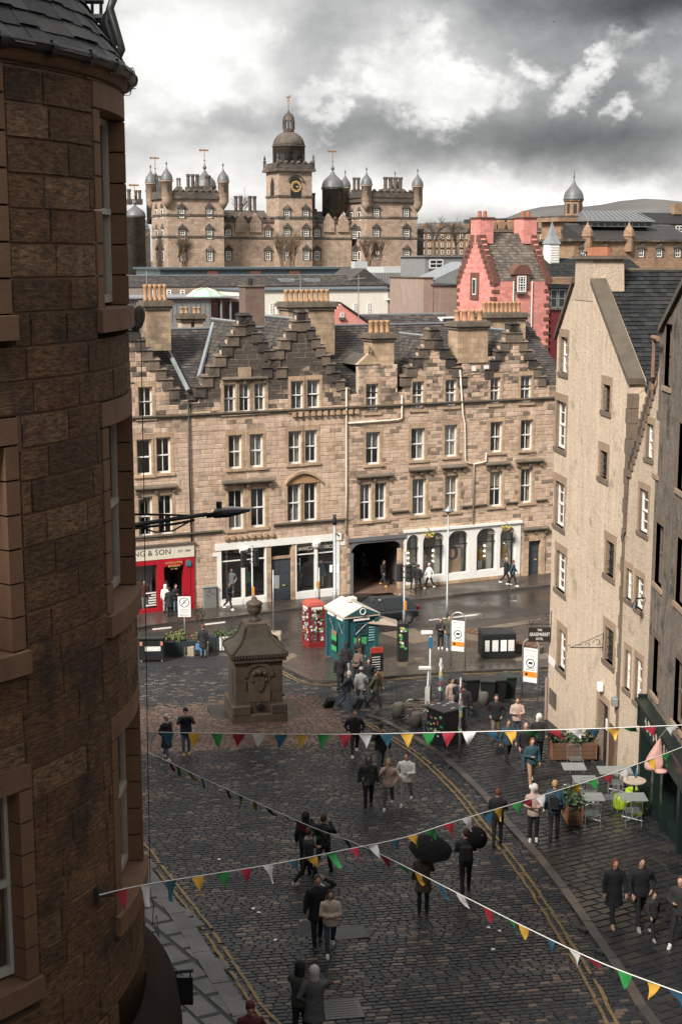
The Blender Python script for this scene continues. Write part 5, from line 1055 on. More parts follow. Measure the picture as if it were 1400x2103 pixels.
S = FB('dark_slate_building', FR(1150, 545, 150), 'dark slate roof carrying a white louvred ventilator'); S.box('wall', 1112, 1330, 568, 640, 0, 8, FARST, zb=3); gable_roof(S, 1108, 1335, 570, 531, 0, 8, SLATE_D, slate=True); u, zv = S.uz(1131, 535, 3.5); o = MB().box(u - .62, u + .62, 2.9, 4.1, zv - .4, zv + 1.75).build('ventilator', WHITE, S.root); MB().lathe([(1.05, 0), (.55, .8), (.1, 2.1), (.02, 2.8)], 4, (u, 3.5, zv + 1.75), a0=math.pi / 4, a1=math.pi / 4 + 2 * math.pi).build('pyramid_cap', LEAD, o)
for k in range(7): MB().box(u - .5, u + .5, 2.83, 2.9, zv - .2 + k * .26, zv - .06 + k * .26).build('louvre', WHITE, o)
# domed hall at the right ----------------------------------------------------------
S = FB('domed_tower_hall', FR(1174, 520, 240), 'brown stone tower with a leaded dome on the skyline'); S.box('wall', 1150, 1207, 455, 560, 0, 6, FARST, zb=10); S.box('cornice', 1146, 1211, 447, 455, -.5, 6.5, FARST); S.box('parapet', 1150, 1208, 443, 447, -.3, 6.2, HSD); u, z = S.uz(1176, 443, 3); b = MB(); b.lathe([(1.55, 0), (1.55, 2.3), (1.75, 2.4), (1.75, 2.6)], 8, (u, 3, z)); b.build('drum', FARST, S.root)
for k in range(8): a_ = R(22.5 + 45 * k); MB(Matrix.Translation((u, 3, z)) @ Matrix.Rotation(a_, 4, 'Z')).box(-.25, .25, -1.52, -1.4, .4, 1.9).build('drum_window', FARGLASS, S.root)
q = MB(); ogee(q, (u, 3, z + 2.6), 1.7, 3.6, 14); q.tube([(u, 3, z + 6), (u, 3, z + 7.6)], .08, 5); q.ball((u, 3, z + 6.4), .2, 6); q.build('lead_dome', LEADD, S.root, True); S.win(1156, 507, 8, 22, 0, bars=(0, 1)); S.win(1190, 507, 8, 22, 0, bars=(0, 1)); S.box('panel', 1152, 1160, 472, 480, -.06, 0, HSD); S.box('panel', 1184, 1194, 472, 480, -.06, 0, HSD)
S = FB('glazed_roof_hall', FR(1300, 520, 236), 'long brown stone hall with a glazed clerestory roof on the skyline'); S.box('wall', 1178, 1420, 496, 560, 0, 14, FARST, zb=10); S.box('cornice', 1174, 1424, 491, 496, -.5, 14, HSD); gable_roof(S, 1200, 1420, 491, 462, 1, 12, SLATE)
S.box('clerestory', 1212, 1340, 454, 466, 4, 10, ZINC); u0, ze = S.uz(1208, 454, 3.5); u1 = S.uz(1344, 454, 3.5)[0]; zr = S.uz(1270, 434, 7)[1]; MB().add([(u0, 3.5, ze), (u1, 3.5, ze), (u1, 10.5, ze), (u0, 10.5, ze), (u0 + 1, 7, zr), (u1 - 2, 7, zr)], [(0, 1, 5, 4), (2, 3, 4, 5), (1, 2, 5), (3, 0, 4)]).build('lantern_roof', LEADD, S.root)
for k in range(9): S.box('clerestory_pane', 1216 + k * 13.8, 1226 + k * 13.8, 457, 464, 3.95, 3.99, FARGLASS)
for k in range(14): a = u0 + 1 + (u1 - u0 - 2.5) * k / 13; MB().tube([(u0 + (u1 - u0) * k / 13, 3.45, ze + .05), (a, 6.95, zr + .05)], .06, 4).build('roof_rib', LEAD, S.root)
for x in (1205, 1290): u, z = S.uz(x, 491, 0); b = MB(); b.lathe([(.8, -2), (.8, .3), (.95, .4), (.95, .6)], 8, (u, 0, z)); ogee(b, (u, 0, z + .6), .9, 2.4, 8); b.build('corner_turret', FARST, S.root)
for x in (1196, 1240, 1315, 1352, 1390): S.win(x, 520, 11, 16, 0, bars=(1, 1), ped=HSD)
S = FB('dark_roofed_tenement', FR(1370, 470, 260), 'dark slate roofed tenement at the right end of the skyline'); S.box('wall', 1335, 1460, 458, 540, 0, 8, HSD, zb=10); gable_roof(S, 1333, 1460, 459, 438, 0, 8, SLATE_D)
for x in (1352, 1366, 1390, 1397): S.win(x, 470, 8, 13, 0, bars=(0, 1))
for x in (1392, 1420): S.box('chimney', x - 8, x + 8, 418, 440, 3, 4.2, FARST)
S = FB('far_terrace', FR(920, 500, 300), 'far brown terrace behind the leafless trees'); S.box('wall', 862, 968, 476, 560, 0, 8, FARST, zb=12); gable_roof(S, 860, 970, 477, 466, 0, 8, SLATE)
for x in range(868, 966, 13):
    for y in (486, 503, 518): S.win(x, y, 5, 9, 0, bars=(0, 1), fr=.1)
for x in (876, 905, 934, 958): S.box('chimney', x - 5, x + 5, 459, 470, 3.5, 5, FARST)
S = FB('black_modern_block', FR(1060, 470, 330), 'flat-topped black modern block behind the pink chimneys'); S.box('wall', 1004, 1130, 449, 540, 0, 12, mat('black_cladding', (.03, .032, .034), .5, .2), zb=12)
for k in range(9): S.box('window_strip', 1010 + k * 13, 1019 + k * 13, 452, 458, -.05, 0, FARGLASS)
S = FB('far_chimneyed_row', FR(1040, 480, 285), 'far row of stone chimneys and roofs between the pink chimneys'); S.box('wall', 1000, 1140, 474, 560, 0, 8, FARST, zb=12); gable_roof(S, 998, 1142, 476, 466, 0, 8, SLATE)
for x in (1012, 1030, 1052, 1122): S.box('chimney', x - 7, x + 7, 456, 472, 2, 4, FARST); S.box('chimney_pots', x - 6, x + 6, 452, 456, 2.4, 3.4, POT)
for x in (1112, 1126): S.win(x, 488, 8, 12, 0, bars=(0, 1))
# ------------------------------------------------------------------ the round corner tower on the left
TC = Vector((-7.1, 17.14, 0)); TR = 4.5; EAVE = 22.96
TST = mat('tower_stone', (.1, .05, .028), .92, .4, 5, 1.0, bscale=14, streak=.35, ramp=[(.10, .05, .023), (.085, .043, .02), (.115, .057, .026), (.072, .036, .018), (.095, .047, .022), (.125, .063, .029), (.08, .04, .019), (.105, .052, .024), (.15, .085, .045)], spots=((.016, .011, .009), .52, .8), tool=(2.3, 9))
TDR = mat('tower_dressed_stone', (.14, .075, .042), .85, .25, 3, .3, streak=.25, bscale=30)
TMO = mat('tower_mortar', (.13, .078, .048), .95, .3, 6, .2)
def tp(th, r, z): a = R(th); return (TC.x + r * math.cos(a), TC.y + r * math.sin(a), z)
def arc_block(b, t0, t1, r0, r1, z0, z1, n=3, ch=.0, rnd=0.0):
    vs = []; k = n + 1; ct = math.degrees(ch / r1) if ch else 0
    for j in range(k):
        t = t0 + (t1 - t0) * j / n; tt = (t0 + ct) + (t1 - t0 - 2 * ct) * j / n
        vs += [tp(t, r0, z0), tp(tt, r1, z0 + ch), tp(tt, r1, z1 - ch), tp(t, r0, z1)]
    fs = []
    for j in range(n):
        a, c = j * 4, j * 4 + 4
        fs += [(a + 1, c + 1, c + 2, a + 2), (a, c, c + 1, a + 1), (a + 2, c + 2, c + 3, a + 3), (a + 3, c + 3, c, a)]
    fs += [(0, 1, 2, 3), (n * 4 + 3, n * 4 + 2, n * 4 + 1, n * 4)]
    return b.add(vs, fs, 0, rnd)
tower = empty('round_tower', (TC.x, TC.y, 0), 0, 'dark brown stone round corner tower with conical slate roof', 'tower'); tower.location = (0, 0, 0)
twin = [(-11.5, 6.5), (-54, -36.5)]; sills = [20.43, 16.88, 13.12, 9.4]; WH = 2.2; AR = 2.6     # AR: jamb width in degrees
def tower_wall():
    rng = random.Random(31); z = 4.6; bed = MB(); ch = .352; pieces = []
    while z < EAVE - .01:
        t = min(z + ch, EAVE); zm = (z + t) / 2; cuts = []
        for s_ in sills:
            if s_ - .28 < zm < s_ + WH + .3: cuts += [(a - AR, b + AR) for a, b in twin]
        for a, b in subtract([(-75, 60)], cuts):
            n = max(2, int((b - a) / 6)); arc_block(bed, a, b, TR - .4, TR - .014, z, t, n)
            x = a - rng.uniform(0, 8)
            while x < b:
                w = rng.uniform(6.5, 14.5); p, q = max(x, a), min(x + w, b)
                if q - p > .8: pieces.append((p + .09, q - .09, z + .007, t - .007, rng.uniform(-.004, .012)))
                x += w
        z = t
    wall = bed.build('wall', TMO, tower); rest = MB(); k = 0
    for (p, q, a, b, d) in pieces:
        if a > 11.3 and -42 < p < 12 and k < 300: arc_block(MB_(), p, q, TR - .03, TR + d, a, b, 3, .012).build('stone', TST, wall); k += 1
        else: arc_block(rest, p, q, TR - .03, TR + d, a, b, 3, .012, rng.random())
    o = rest.build('stone_courses', TST, wall); o['kind'] = 'stuff'
MB_ = MB
tower_wall()
rng5 = random.Random(6)
for wi, (a, b) in enumerate(twin):
    for s_ in sills[:3]:
        tm = (a + b) / 2; rr = TR - .17; half = rr * math.sin(R((b - a) / 2)) + .03
        o = sash(tower, -half, half, s_ + .04, s_ + WH, depth=0, fr=.075, bars=(0, 1), surround='none', sill=False, interior=True, paint=mat('grey_white_paint', (.36, .34, .31), .5, .15), curtain=('full' if wi == 0 and s_ > 20 else None), rng=rng5)
        o.location = tp(tm, rr * math.cos(R((b - a) / 2)) - .02, 0); o.rotation_euler = (0, 0, R(tm + 90))
        for t0, t1 in ((a - AR + .05, a), (b, b + AR - .05)):
            z = s_
            for k in range(6):
                h = WH / 6; arc_block(MB(), t0, t1, TR - .4, TR + .012, z + .004, z + h - .004, 2, .008).build('jamb_stone', TDR, o); z += h
            for ch_ in o.children:
                if ch_.name.startswith('jamb_stone'): ch_.matrix_parent_inverse = (Matrix.Translation(o.location) @ o.rotation_euler.to_matrix().to_4x4()).inverted()
        for nm, z0, z1, ex, t0, t1 in (('lintel', s_ + WH + .003, s_ + WH + .295, .014, a - AR + .05, b + AR - .05), ('sill', s_ - .27, s_, .07, a - AR - .3, b + AR + .3)):
            q = arc_block(MB(), t0, t1, TR - .42, TR + ex, z0, z1, 6, .01).build(nm, TDR, o); q.matrix_parent_inverse = (Matrix.Translation(o.location) @ o.rotation_euler.to_matrix().to_4x4()).inverted()
# eaves, gutter, conical roof
def ring(prof, a0, a1, n, nm, m, parent=None):
    b = MB(); vs = []; k = len(prof)
    for j in range(n + 1):
        t = a0 + (a1 - a0) * j / n; vs += [tp(t, r_, z_) for r_, z_ in prof]
    b.add(vs, [(j * k + i, (j + 1) * k + i, (j + 1) * k + i + 1, j * k + i + 1) for j in range(n) for i in range(k - 1)]); return b.build(nm, m, parent or tower, True)
ring([(TR - .2, EAVE + .001), (TR + .02, EAVE + .001), (TR + .04, EAVE + .06), (TR + .07, EAVE + .1), (TR + .08, EAVE + .16)], -75, 60, 40, 'cornice', TDR)
ring([(TR + .06, EAVE + .14), (TR + .09, EAVE + .1), (TR + .14, EAVE + .11), (TR + .17, EAVE + .17), (TR + .165, EAVE + .21), (TR + .14, EAVE + .18), (TR + .07, EAVE + .17)], -75, 60, 48, 'gutter', BLACK)
for t in range(-63, 24, 9): ring([(TR + .08, EAVE + .07), (TR + .16, EAVE + .08), (TR + .19, EAVE + .17), (TR + .175, EAVE + .23), (TR + .08, EAVE + .22), (TR + .08, EAVE + .07)], t, t + 1.2, 2, 'gutter_bracket', BLACK)
def cone_r(z):           # bell-cast roof profile
    h = z - (EAVE + .18); return TR + .13 - h * .6 - .08 * (1 - math.exp(-h * 3))
ring([(cone_r(EAVE + .18 + .35 * k) - .03, EAVE + .18 + .35 * k) for k in range(15)], -80, 65, 40, 'roof_boarding', SLATE_D)
rest = MB(); cnt = 0; z = EAVE + .16; row = 0; rng = random.Random(9)
while z < EAVE + 4.6:
    dz = .19; t = -75 - rng.uniform(0, 4) - (1.9 if row % 2 else 0); r0, r1 = cone_r(z), cone_r(z + dz * 1.1)
    while t < 60:
        w = math.degrees(rng.uniform(.24, .34) / r0); j = rng.uniform(-.02, .02); P = [tp(t + .1, r0 + .035 + rng.uniform(0, .012), z + j), tp(t + w - .1, r0 + .035 + rng.uniform(0, .012), z + j), tp(t + w - .1, r1 + .008, z + dz * 1.1), tp(t + .1, r1 + .008, z + dz * 1.1), tp(t + .1, r0, z + j), tp(t + w - .1, r0, z + j)]
        F_ = [(0, 1, 2, 3), (4, 5, 1, 0), (4, 0, 3), (5, 2, 1)]
        if -46 < t < 14 and z < EAVE + 2.2 and cnt < 300: MB().add(P, F_).build('slate', SLATE_D, tower); cnt += 1
        else: rest.add(P, F_, 0, rng.random())
        t += w
    z += dz; row += 1
rest.build('slate_courses', SLATE_D, tower)['kind'] = 'stuff'
# shop cornice low on the tower, unseen row behind it added to shade the street
ring([(TR, 11.42), (TR + .2, 11.36), (TR + .42, 11.15), (TR + .48, 10.7), (TR + .42, 10.25), (TR + .28, 10.0), (TR + .28, 5.0)], -70, 75, 48, 'shop_cornice', mat('brown_shop_paint', (.016, .009, .007), .85, .4, 3, .3, spec=.15))
core = MB(); core.box(-24, TC.x - .9, -25, 33, 3, EAVE + 2); core.build('shading_row', MORTAR_D, tower)
MB().prism([(-24.5, EAVE + 2), (TC.x - .7, EAVE + 2), (-16, EAVE + 7)], -25.3, 33.2).build('rear_roof', SLATE_D, tower)  # roof of the added row, out of view, blocks more sky
# iron balcony on the roof
bal = empty('iron_balcony', (0, 0, 0), 0, 'black iron balcony with bellied railings on the tower roof', 'balcony'); Yb = 18.6
b = MB(); pt = lambda x, y, Y=Yb: at(x, y, Y)
for y, rr in ((2, .04), (38, .06)): b.tube([pt(120, y), pt(213, y)], rr, 6)
b.build('rail', BLACK, bal)
for x, y1 in ((156, 30), (172, 60), (190, 88), (208, 112)): MB().tube([pt(x, -40), pt(x, y1 + 30)], .022, 5).build('baluster', BLACK, bal)
for k in range(9):
    Yk = Yb - .1 * k - .02; sh = 1.3 * k
    MB().tube([pt(237 - sh * .2, -30, Yk), pt(228 - sh * .1, 15, Yk), pt(209 + sh, 45, Yk), pt(212 + sh * 1.8, 80, Yk), pt(226 + sh * 1.3, 118, Yk), pt(233, 142, Yk)], .035, 5).build('baluster', BLACK, bal, True)
MB().tube([pt(233, 142, Yb), pt(233, 140, Yb - .9), pt(250, 100, Yb - .9), pt(246, 88, Yb - .9), pt(226, 18, Yb - .9), pt(236, -10, Yb - .9)], .05, 6).build('rail', BLACK, bal, True)
MB().tube([pt(233, 142, Yb), pt(225, 165, Yb - .2), pt(205, 185, Yb - .4)], .04, 6).build('bracket', BLACK, bal)
# dangling cable, bunting hook, small lamp box
MB().tube([pt(276, 640, 17.9), pt(290, 700, 18), pt(296, 1000, 18), pt(303, 1500, 18), pt(309, 1830, 18), pt(316, 1860, 18), pt(313, 1900, 18), pt(322, 1880, 18), pt(327, 1925, 18), pt(318, 1905, 18)], .006, 5).build('cable', BLACK, None, True); tag(bpy.data.objects['cable'], 'thin black cable hanging down the edge of the round tower', 'cable')
def tower_pt(px, py):
    d = ray(px, py); o = Vector((-TC.x, -TC.y)); a = d.x ** 2 + d.y ** 2; bb = 2 * (d.x * o.x + d.y * o.y); c = o.x ** 2 + o.y ** 2 - TR ** 2; t = (-bb - math.sqrt(bb * bb - 4 * a * c)) / (2 * a); return Vector((d.x * t, d.y * t, CAM_Z + d.z * t))
HOOK = tower_pt(196, 1838)
hk = MB(); nrm = (Vector((HOOK.x, HOOK.y, 0)) - TC); nrm.z = 0; nrm.normalize(); hk.cbox(HOOK, .09, .09, .2); hk.tube([HOOK, HOOK + nrm * .1, HOOK + nrm * .16 + Vector((.06, 0, .03)), HOOK + nrm * .1 + Vector((.12, .02, -.01))], .014, 6); tag(hk.build('wall_hook', BLACK), 'small iron hook in the tower wall holding the bunting', 'hook')
# satellite dish on the back of the tower
p = pt(289, 656, 21.5); b = MB(); M = Matrix.Translation(p) @ Matrix.Rotation(R(-60), 4, 'Z') @ Matrix.Rotation(R(70), 4, 'X'); dd = empty('satellite_dish', p, 0, 'small grey satellite dish on black cables beside the tower window', 'dish'); b = MB(Matrix.Rotation(R(-50), 4, 'Z') @ Matrix.Rotation(R(75), 4, 'X')); b.lathe([(.02, 0), (.12, .015), (.2, .05), (.2, .06), (.1, .03)], 16); b.build('reflector', mat('dish_grey', (.12, .11, .1), .6), dd, True); MB().tube([(-.55, -.05, .2), (-.15, -.1, .12), (.05, -.25, -.05)], .02, 5).build('arm', BLACK, dd)
# street lamp on a bracket
lp = empty('street_lamp', (0, 0, 0), 0, 'black bracket street lamp reaching out from the tower', 'lamp'); Yl = 21.5; q = lambda x, y: at(x, y, Yl)
MB().tube([at(225, 1087, 20.6), q(290, 1076), q(350, 1067), q(425, 1056)], [.04, .036, .033, .033], 8).build('arm', BLACK, lp, True); MB().tube([at(225, 1094, 20.6), q(290, 1083), q(360, 1076), q(400, 1068)], .022, 6).build('brace', BLACK, lp, True); MB().tube([q(270, 1056), q(340, 1057), q(420, 1060)], .018, 5).build('stay', BLACK, lp, True); MB().tube([q(288, 1083), q(320, 1093), q(355, 1090), q(398, 1066)], .014, 5).build('lamp_cable', BLACK, lp, True)
h0, h1 = q(424, 1059), q(520, 1047); ax = (h1 - h0).normalized(); b = MB(); b.tube([h0, h0 + ax * .1, h0 + ax * .12, h0 + ax * .32, h0 + ax * .5, h0 + ax * .68], [.04, .04, .06, .07, .05, .02], 8); b.build('lamp_head', BLACK, lp, True)
b = MB(); b.tube([h0 + ax * .13 + Vector((0, 0, .06)), h0 + ax * .4 + Vector((0, 0, .065)), h0 + ax * .71 + Vector((0, 0, .015))], [.04, .036, .018], 6); b.build('lamp_top', mat('pale_lamp_top', (.5, .5, .48), .4), lp, True); MB().lathe([(.045, 0), (.045, .09), (.03, .1)], 8, h0 + ax * .2 + Vector((0, 0, .1))).build('photocell', BLACK, lp)
# hanging sign board of the shop under the tower
sg = empty('hanging_sign', (0, 0, 0), 0, 'plain black hanging sign board beside the tower shop', 'sign'); Ys = 20.8; MB().tube([at(330, 1999, Ys), at(397, 1993, Ys)], .03, 6).build('bracket', BLACK, sg)
a_, b_ = at(357, 2006, Ys), at(397, 2062, Ys); MB().box(a_.x, b_.x, Ys - .03, Ys + .03, b_.z, a_.z).build('board', mat('black_board', (.012, .012, .013), .4), sg)
for x in (362, 391): MB().tube([at(x, 1995, Ys), at(x, 2008, Ys)], .012, 4).build('hanger', BLACK, sg)
# ------------------------------------------------------------------ the pale building and its neighbours on the right
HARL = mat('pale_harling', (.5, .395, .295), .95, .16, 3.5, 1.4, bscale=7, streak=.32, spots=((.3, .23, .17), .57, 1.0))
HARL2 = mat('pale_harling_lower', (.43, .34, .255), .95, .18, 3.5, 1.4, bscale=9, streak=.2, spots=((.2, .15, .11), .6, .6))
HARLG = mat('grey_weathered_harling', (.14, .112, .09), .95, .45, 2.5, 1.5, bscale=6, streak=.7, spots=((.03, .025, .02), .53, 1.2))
MARG = mat('margin_stone', (.27, .19, .13), .9, .25, 2, .3, streak=.2); MARGD = mat('margin_stone_dark', (.13, .095, .07), .9, .35, 2, .3, streak=.3); SKEW = mat('skew_stone', (.085, .068, .05), .9, .5, 1.5, .5)
PG0 = Vector((8.3, 54.6)); PG1 = Vector((9.42, 46.1)); dP = (PG1 - PG0).normalized()
P = Frame(PG0.x, PG0.y, dP.x, dP.y)        # local x runs towards the camera, local y into the building
LP = (PG1 - PG0).length
pu = lambda x, y: P.px(x, y)
def wall_panels(parent, u0, u1, z0, ztop, holes, m, depth=.45, name='wall', top=None):
    """rendered wall with real openings: panels between the openings; top(u) may cut a gable"""
    us = sorted(set([u0, u1] + [h[0] for h in holes] + [h[1] for h in holes] + ([u0 + (u1 - u0) * k / 14 for k in range(15)] if top else []))); b = MB()
    for a, c in zip(us[:-1], us[1:]):
        if c - a < 1e-4: continue
        um = (a + c) / 2; hs = sorted([(h[2], h[3]) for h in holes if h[0] < um < h[1]]); z = z0
        for (p, q) in hs + [(None, None)]:
            if p is None:
                ta, tc = (top(a), top(c)) if top else (ztop, ztop)
                if max(ta, tc) > z: b.add([(a, 0, z), (c, 0, z), (c, 0, max(z, tc)), (a, 0, max(z, ta)), (a, depth, z), (c, depth, z), (c, depth, max(z, tc)), (a, depth, max(z, ta))], [(0, 1, 2, 3), (3, 2, 6, 7), (0, 4, 5, 1), (1, 5, 6, 2), (0, 3, 7, 4), (7, 6, 5, 4)])
            else:
                if p > z: b.box(a, c, 0, depth, z, p)
                z = q
    return b.build(name, m, parent)
def pbox(x0, x1, y0, y1, F=P):
    xm, ym = (x0 + x1) / 2, (y0 + y1) / 2; a, _ = F.px(x0, ym); c, _ = F.px(x1, ym); return a, c, F.px(xm, y1)[1], F.px(xm, y0)[1]
gh = empty('gabled_house', (PG0.x, PG0.y, 0), P.ang, 'tall pale harled gable house with stone chimney and dark slate roof', 'building')
ZG = gz(54) - .5
zl, zr_, zap = 17.95, 17.05, 20.1; uL, uR = P.px(1180, 570)[0], P.px(1218, 570)[0]
def gtop(u):
    if u < uL: return zl + (zap - zl) * max(0, u) / uL
    if u > uR: return zap - (zap - zr_) * min(1, (u - uR) / (LP - uR))
    return zap
gw = [pbox(1150, 1164, 692, 766), pbox(1141, 1161, 824, 922), pbox(1139, 1158, 990, 1082), pbox(1141, 1160, 1133, 1215), pbox(1145, 1160, 1295, 1376), pbox(1238, 1252, 790, 845), pbox(1231, 1246, 926, 982), pbox(1243, 1260, 1112, 1184), pbox(1241, 1259, 1290, 1362)]
door = pbox(1226, 1247, 1440, 1570)
wall_panels(gh, 0, LP, ZG, 20, [(a - .0, c + .0, z0, z1) for a, c, z0, z1 in gw] + [(door[0], door[1], ZG - 1, door[3])], HARL, .55, 'gable_wall', gtop)
r6 = random.Random(12)
for i, (a, c, z0, z1) in enumerate(gw):
    dark = i >= 5
    o = sash(gh, a, c, z0, z1, depth=.13, fr=.075, bars=(1, 2), paint=WHITE if not dark else MATS['dark_interior'], surround='none', sill=False, rng=r6, curtain=None)
    b = MB(); j = .2
    for k in range(5):       # irregular margin stones flush with the harling
        za, zb_ = z0 + (z1 - z0) * k / 5, z0 + (z1 - z0) * (k + 1) / 5; w1, w2 = r6.uniform(.14, .26), r6.uniform(.14, .26)
        MB().box(a - w1, a, -.015, .2, za + .003, zb_ - .003).build('margin_stone', MARG, o); MB().box(c, c + w2, -.015, .2, za + .003, zb_ - .003).build('margin_stone', MARG, o)
    MB().box(a - .22, c + .22, -.018, .2, z1, z1 + .3).build('lintel', MARG, o); MB().box(a - .2, c + .2, -.06, .2, z0 - .16, z0).build('sill', MARGD, o)
    if dark and i != 5:
        gr = MB()
        for k in range(4): gr.box(a, c, .09, .105, z0 + (z1 - z0) * (k + .5) / 4, z0 + (z1 - z0) * (k + .5) / 4 + .03)
        gr.build('window_bar', BLACK, o)
a, c, z0, z1 = door
d_ = MB().box(a + .02, c - .02, .22, .28, ZG, z1 - .02).build('door', mat('navy_door', (.012, .016, .022), .4), gh); MB().box(a + .25, c - .25, .2, .22, z1 - 1.1, z1 - .7).build('door_notice', WHITE, d_)
b = MB(); b.box(a - .18, a, -.02, .4, ZG, z1); b.box(c, c + .16, -.02, .4, ZG, z1); b.box(a - .18, c + .16, -.025, .4, z1, z1 + .28); b.build('door_surround', MARG, gh)
u0, _ = pu(1251, 1500); MB().box(u0, u0 + .8, -.02, .05, ZG, P.px(1258, 1490)[1]).build('side_door', mat('brown_door', (.09, .05, .03), .6), gh)
# skews, chimney, roof
def skew(ua, za, ub, zb_, w=.55):
    MB().add([(ua, -.12, za), (ub, -.12, zb_), (ub, w, zb_), (ua, w, za), (ua, -.12, za + .2), (ub, -.12, zb_ + .2), (ub, w, zb_ + .2), (ua, w, za + .2)], [(0, 3, 2, 1), (4, 5, 6, 7), (0, 1, 5, 4), (1, 2, 6, 5), (2, 3, 7, 6), (3, 0, 4, 7)]).build('skew_coping', SKEW, gh)
skew(-.1, zl - .05, uL, zap, .42); skew(uR, zap, LP + .1, zr_ - .1, .45)
chz = P.px(1200, 532)[1]
ch = MB().add([(uL, -.02, zap - .6), (uR, -.02, zap - .6), (uR, 1.15, zap - .6), (uL, 1.15, zap - .6), (uL + .1, -.02, chz), (uR - .05, -.02, chz), (uR - .05, 1.1, chz), (uL + .1, 1.1, chz)], [(0, 1, 5, 4), (1, 2, 6, 5), (2, 3, 7, 6), (3, 0, 4, 7), (4, 5, 6, 7)]).build('chimney', HARL2, gh)
MB().box(uL - .05, uR + .1, -.14, 1.25, chz, chz + .12).build('cap', MARGD, ch)
for k in range(4): MB().lathe([(.19, 0), (.16, .3), (.18, .32)], 8, (uL + .35 + k * (uR - uL - .6) / 3, .5, chz + .12)).build('chimney_pot', POTR, ch)
um = (uL + uR) / 2; zrid = 20.55; DEP = 14.0
ey = Vector((um - (LP + .1), 0, zrid - (zr_ - .25))); S_ = ey.length
slates(gh, (LP + .12, .5, zr_ - .25), (0, 1, 0), ey, [(0, 0), (DEP, 0), (DEP, S_), (0, S_)], .3, .24, SLATE_D, 300, rng=random.Random(7))
MB().add([(0, .5, zl - .2), (0, DEP, zl - .2), (um, DEP, zrid), (um, .5, zrid)], [(0, 1, 2, 3)]).build('rear_roof', SLATE_D, gh); MB().tube([(um, .5, zrid + .02), (um, DEP, zrid + .02)], .09, 6).build('ridge', SKEW, gh)
MB().box(um + 1.1, um + 1.3, 4.6, 4.85, zrid - .7, zrid - .1).build('roof_vent', WHITE, gh)
b = MB(); b.box(LP - .5, LP - .01, .56, DEP, ZG, zr_ - .3); b.box(.0, .45, .56, DEP, ZG, zl - .3); b.box(0.46, LP - .51, DEP - .4, DEP, ZG, 17); b.build('side_wall', HARL, gh)
qn = MB()
for k in range(30):
    z = ZG + 1 + k * .5
    if z < zr_ - .6: MB().box(LP - .16 - .1 * (k % 2), LP + .03, -.03, .3, z, z + .48).build('quoin', MARGD, gh)
MB().box(.25, 1.25, -.02, .01, P.px(1150, 1470)[1], P.px(1150, 1435)[1]).build('rough_patch', SKEW, gh); MB().tube([(.05, -.08, ZG), (.05, -.08, P.px(1128, 1395)[1])], .05, 6).build('drainpipe', RENDB, gh)
# low crow-stepped neighbour
P2 = Frame(PG1.x + .02, PG1.y - .02, dP.x, dP.y); L2 = 2.95
sh_ = empty('crow_stepped_house', (P2.o.x, P2.o.y, 0), P.ang, 'narrow pale house with small crow-stepped gable beside the grey building', 'building')
px2 = lambda x, y: P2.px(x, y)
w2 = [pbox(1284, 1296.5, 1168, 1232, P2), pbox(1304, 1320, 1185, 1252, P2), pbox(1282, 1293.5, 1335, 1418, P2), pbox(1302.5, 1317, 1352, 1445, P2), pbox(1311, 1330, 1005, 1095, P2), pbox(1326, 1340, 870, 942, P2)]
us_, zs_ = px2(1290, 972); ue_, ze_ = px2(1341, 797)
def top2(u): return px2(1286, 1100)[1] if u < us_ - .02 else zs_ + (ze_ - zs_) * (u - us_) / (ue_ - us_)
wall_panels(sh_, us_ - .03, L2, ZG, 20, [w for w in w2], HARL2, .5, 'wall', top2); wall_panels(sh_, 0, us_ - .04, ZG, px2(1280, 1092)[1], [], HARL2, .5, 'wall')
for i, (a, c, z0, z1) in enumerate(w2):
    o = sash(sh_, a, c, z0, z1, depth=.1, fr=.06, bars=(0, 2), surround='none', sill=False, rng=r6)
    MB().box(a - .13, a, -.015, .4, z0, z1).build('margin_stone', MARG, o); MB().box(c, c + .12, -.016, .4, z0, z1).build('margin_stone', MARG, o); MB().box(a - .13, c + .12, -.02, .4, z1, z1 + .22).build('lintel', MARG, o); MB().box(a - .13, c + .12, -.05, .4, z0 - .14, z0).build('sill', MARGD, o)
for k in range(12):
    u = us_ + (ue_ - us_) * k / 12; z = zs_ + (ze_ - zs_) * k / 12; MB().box(u - .1, u + .28, -.06, .55, z - .1, z + .42).build('crow_step', MARGD, sh_)
MB().prism([(us_ - .05, zs_ - .3), (L2, zs_ - .3), (L2, ze_ + 1.2)], .55, 9).build('rear_block', HARL2, sh_); MB().add([(0, -.15, px2(1275, 1095)[1]), (us_, -.15, px2(1290, 1100)[1]), (us_, .9, px2(1290, 1075)[1] + .3), (0, .9, px2(1275, 1075)[1] + .3), (0, -.15, px2(1275, 1095)[1] - .1), (us_, -.15, px2(1290, 1100)[1] - .1)], [(0, 1, 2, 3), (0, 4, 5, 1)]).build('lean_to_roof', SLATE_D, sh_)
# small ferns in the gutter
fb = MB(); rf = random.Random(3); pz = px2(1276, 1050)
for k in range(120):
    c_ = Vector((pz[0] + rf.gauss(0, .12), rf.uniform(.0, .5), pz[1] + rf.gauss(.15, .3))); d = Vector((rf.uniform(-1, 1), rf.uniform(-1, 1), rf.uniform(-.6, 1))).normalized() * .09; e = d.orthogonal().normalized() * .03; fb.add([c_ - d, c_ + e, c_ + d, c_ - e], [(0, 1, 2, 3)])
LEAFD = mat('dark_leaf', (.018, .032, .014), .6, .4, 6, .1)
fb.build('fern', LEAFD, sh_)
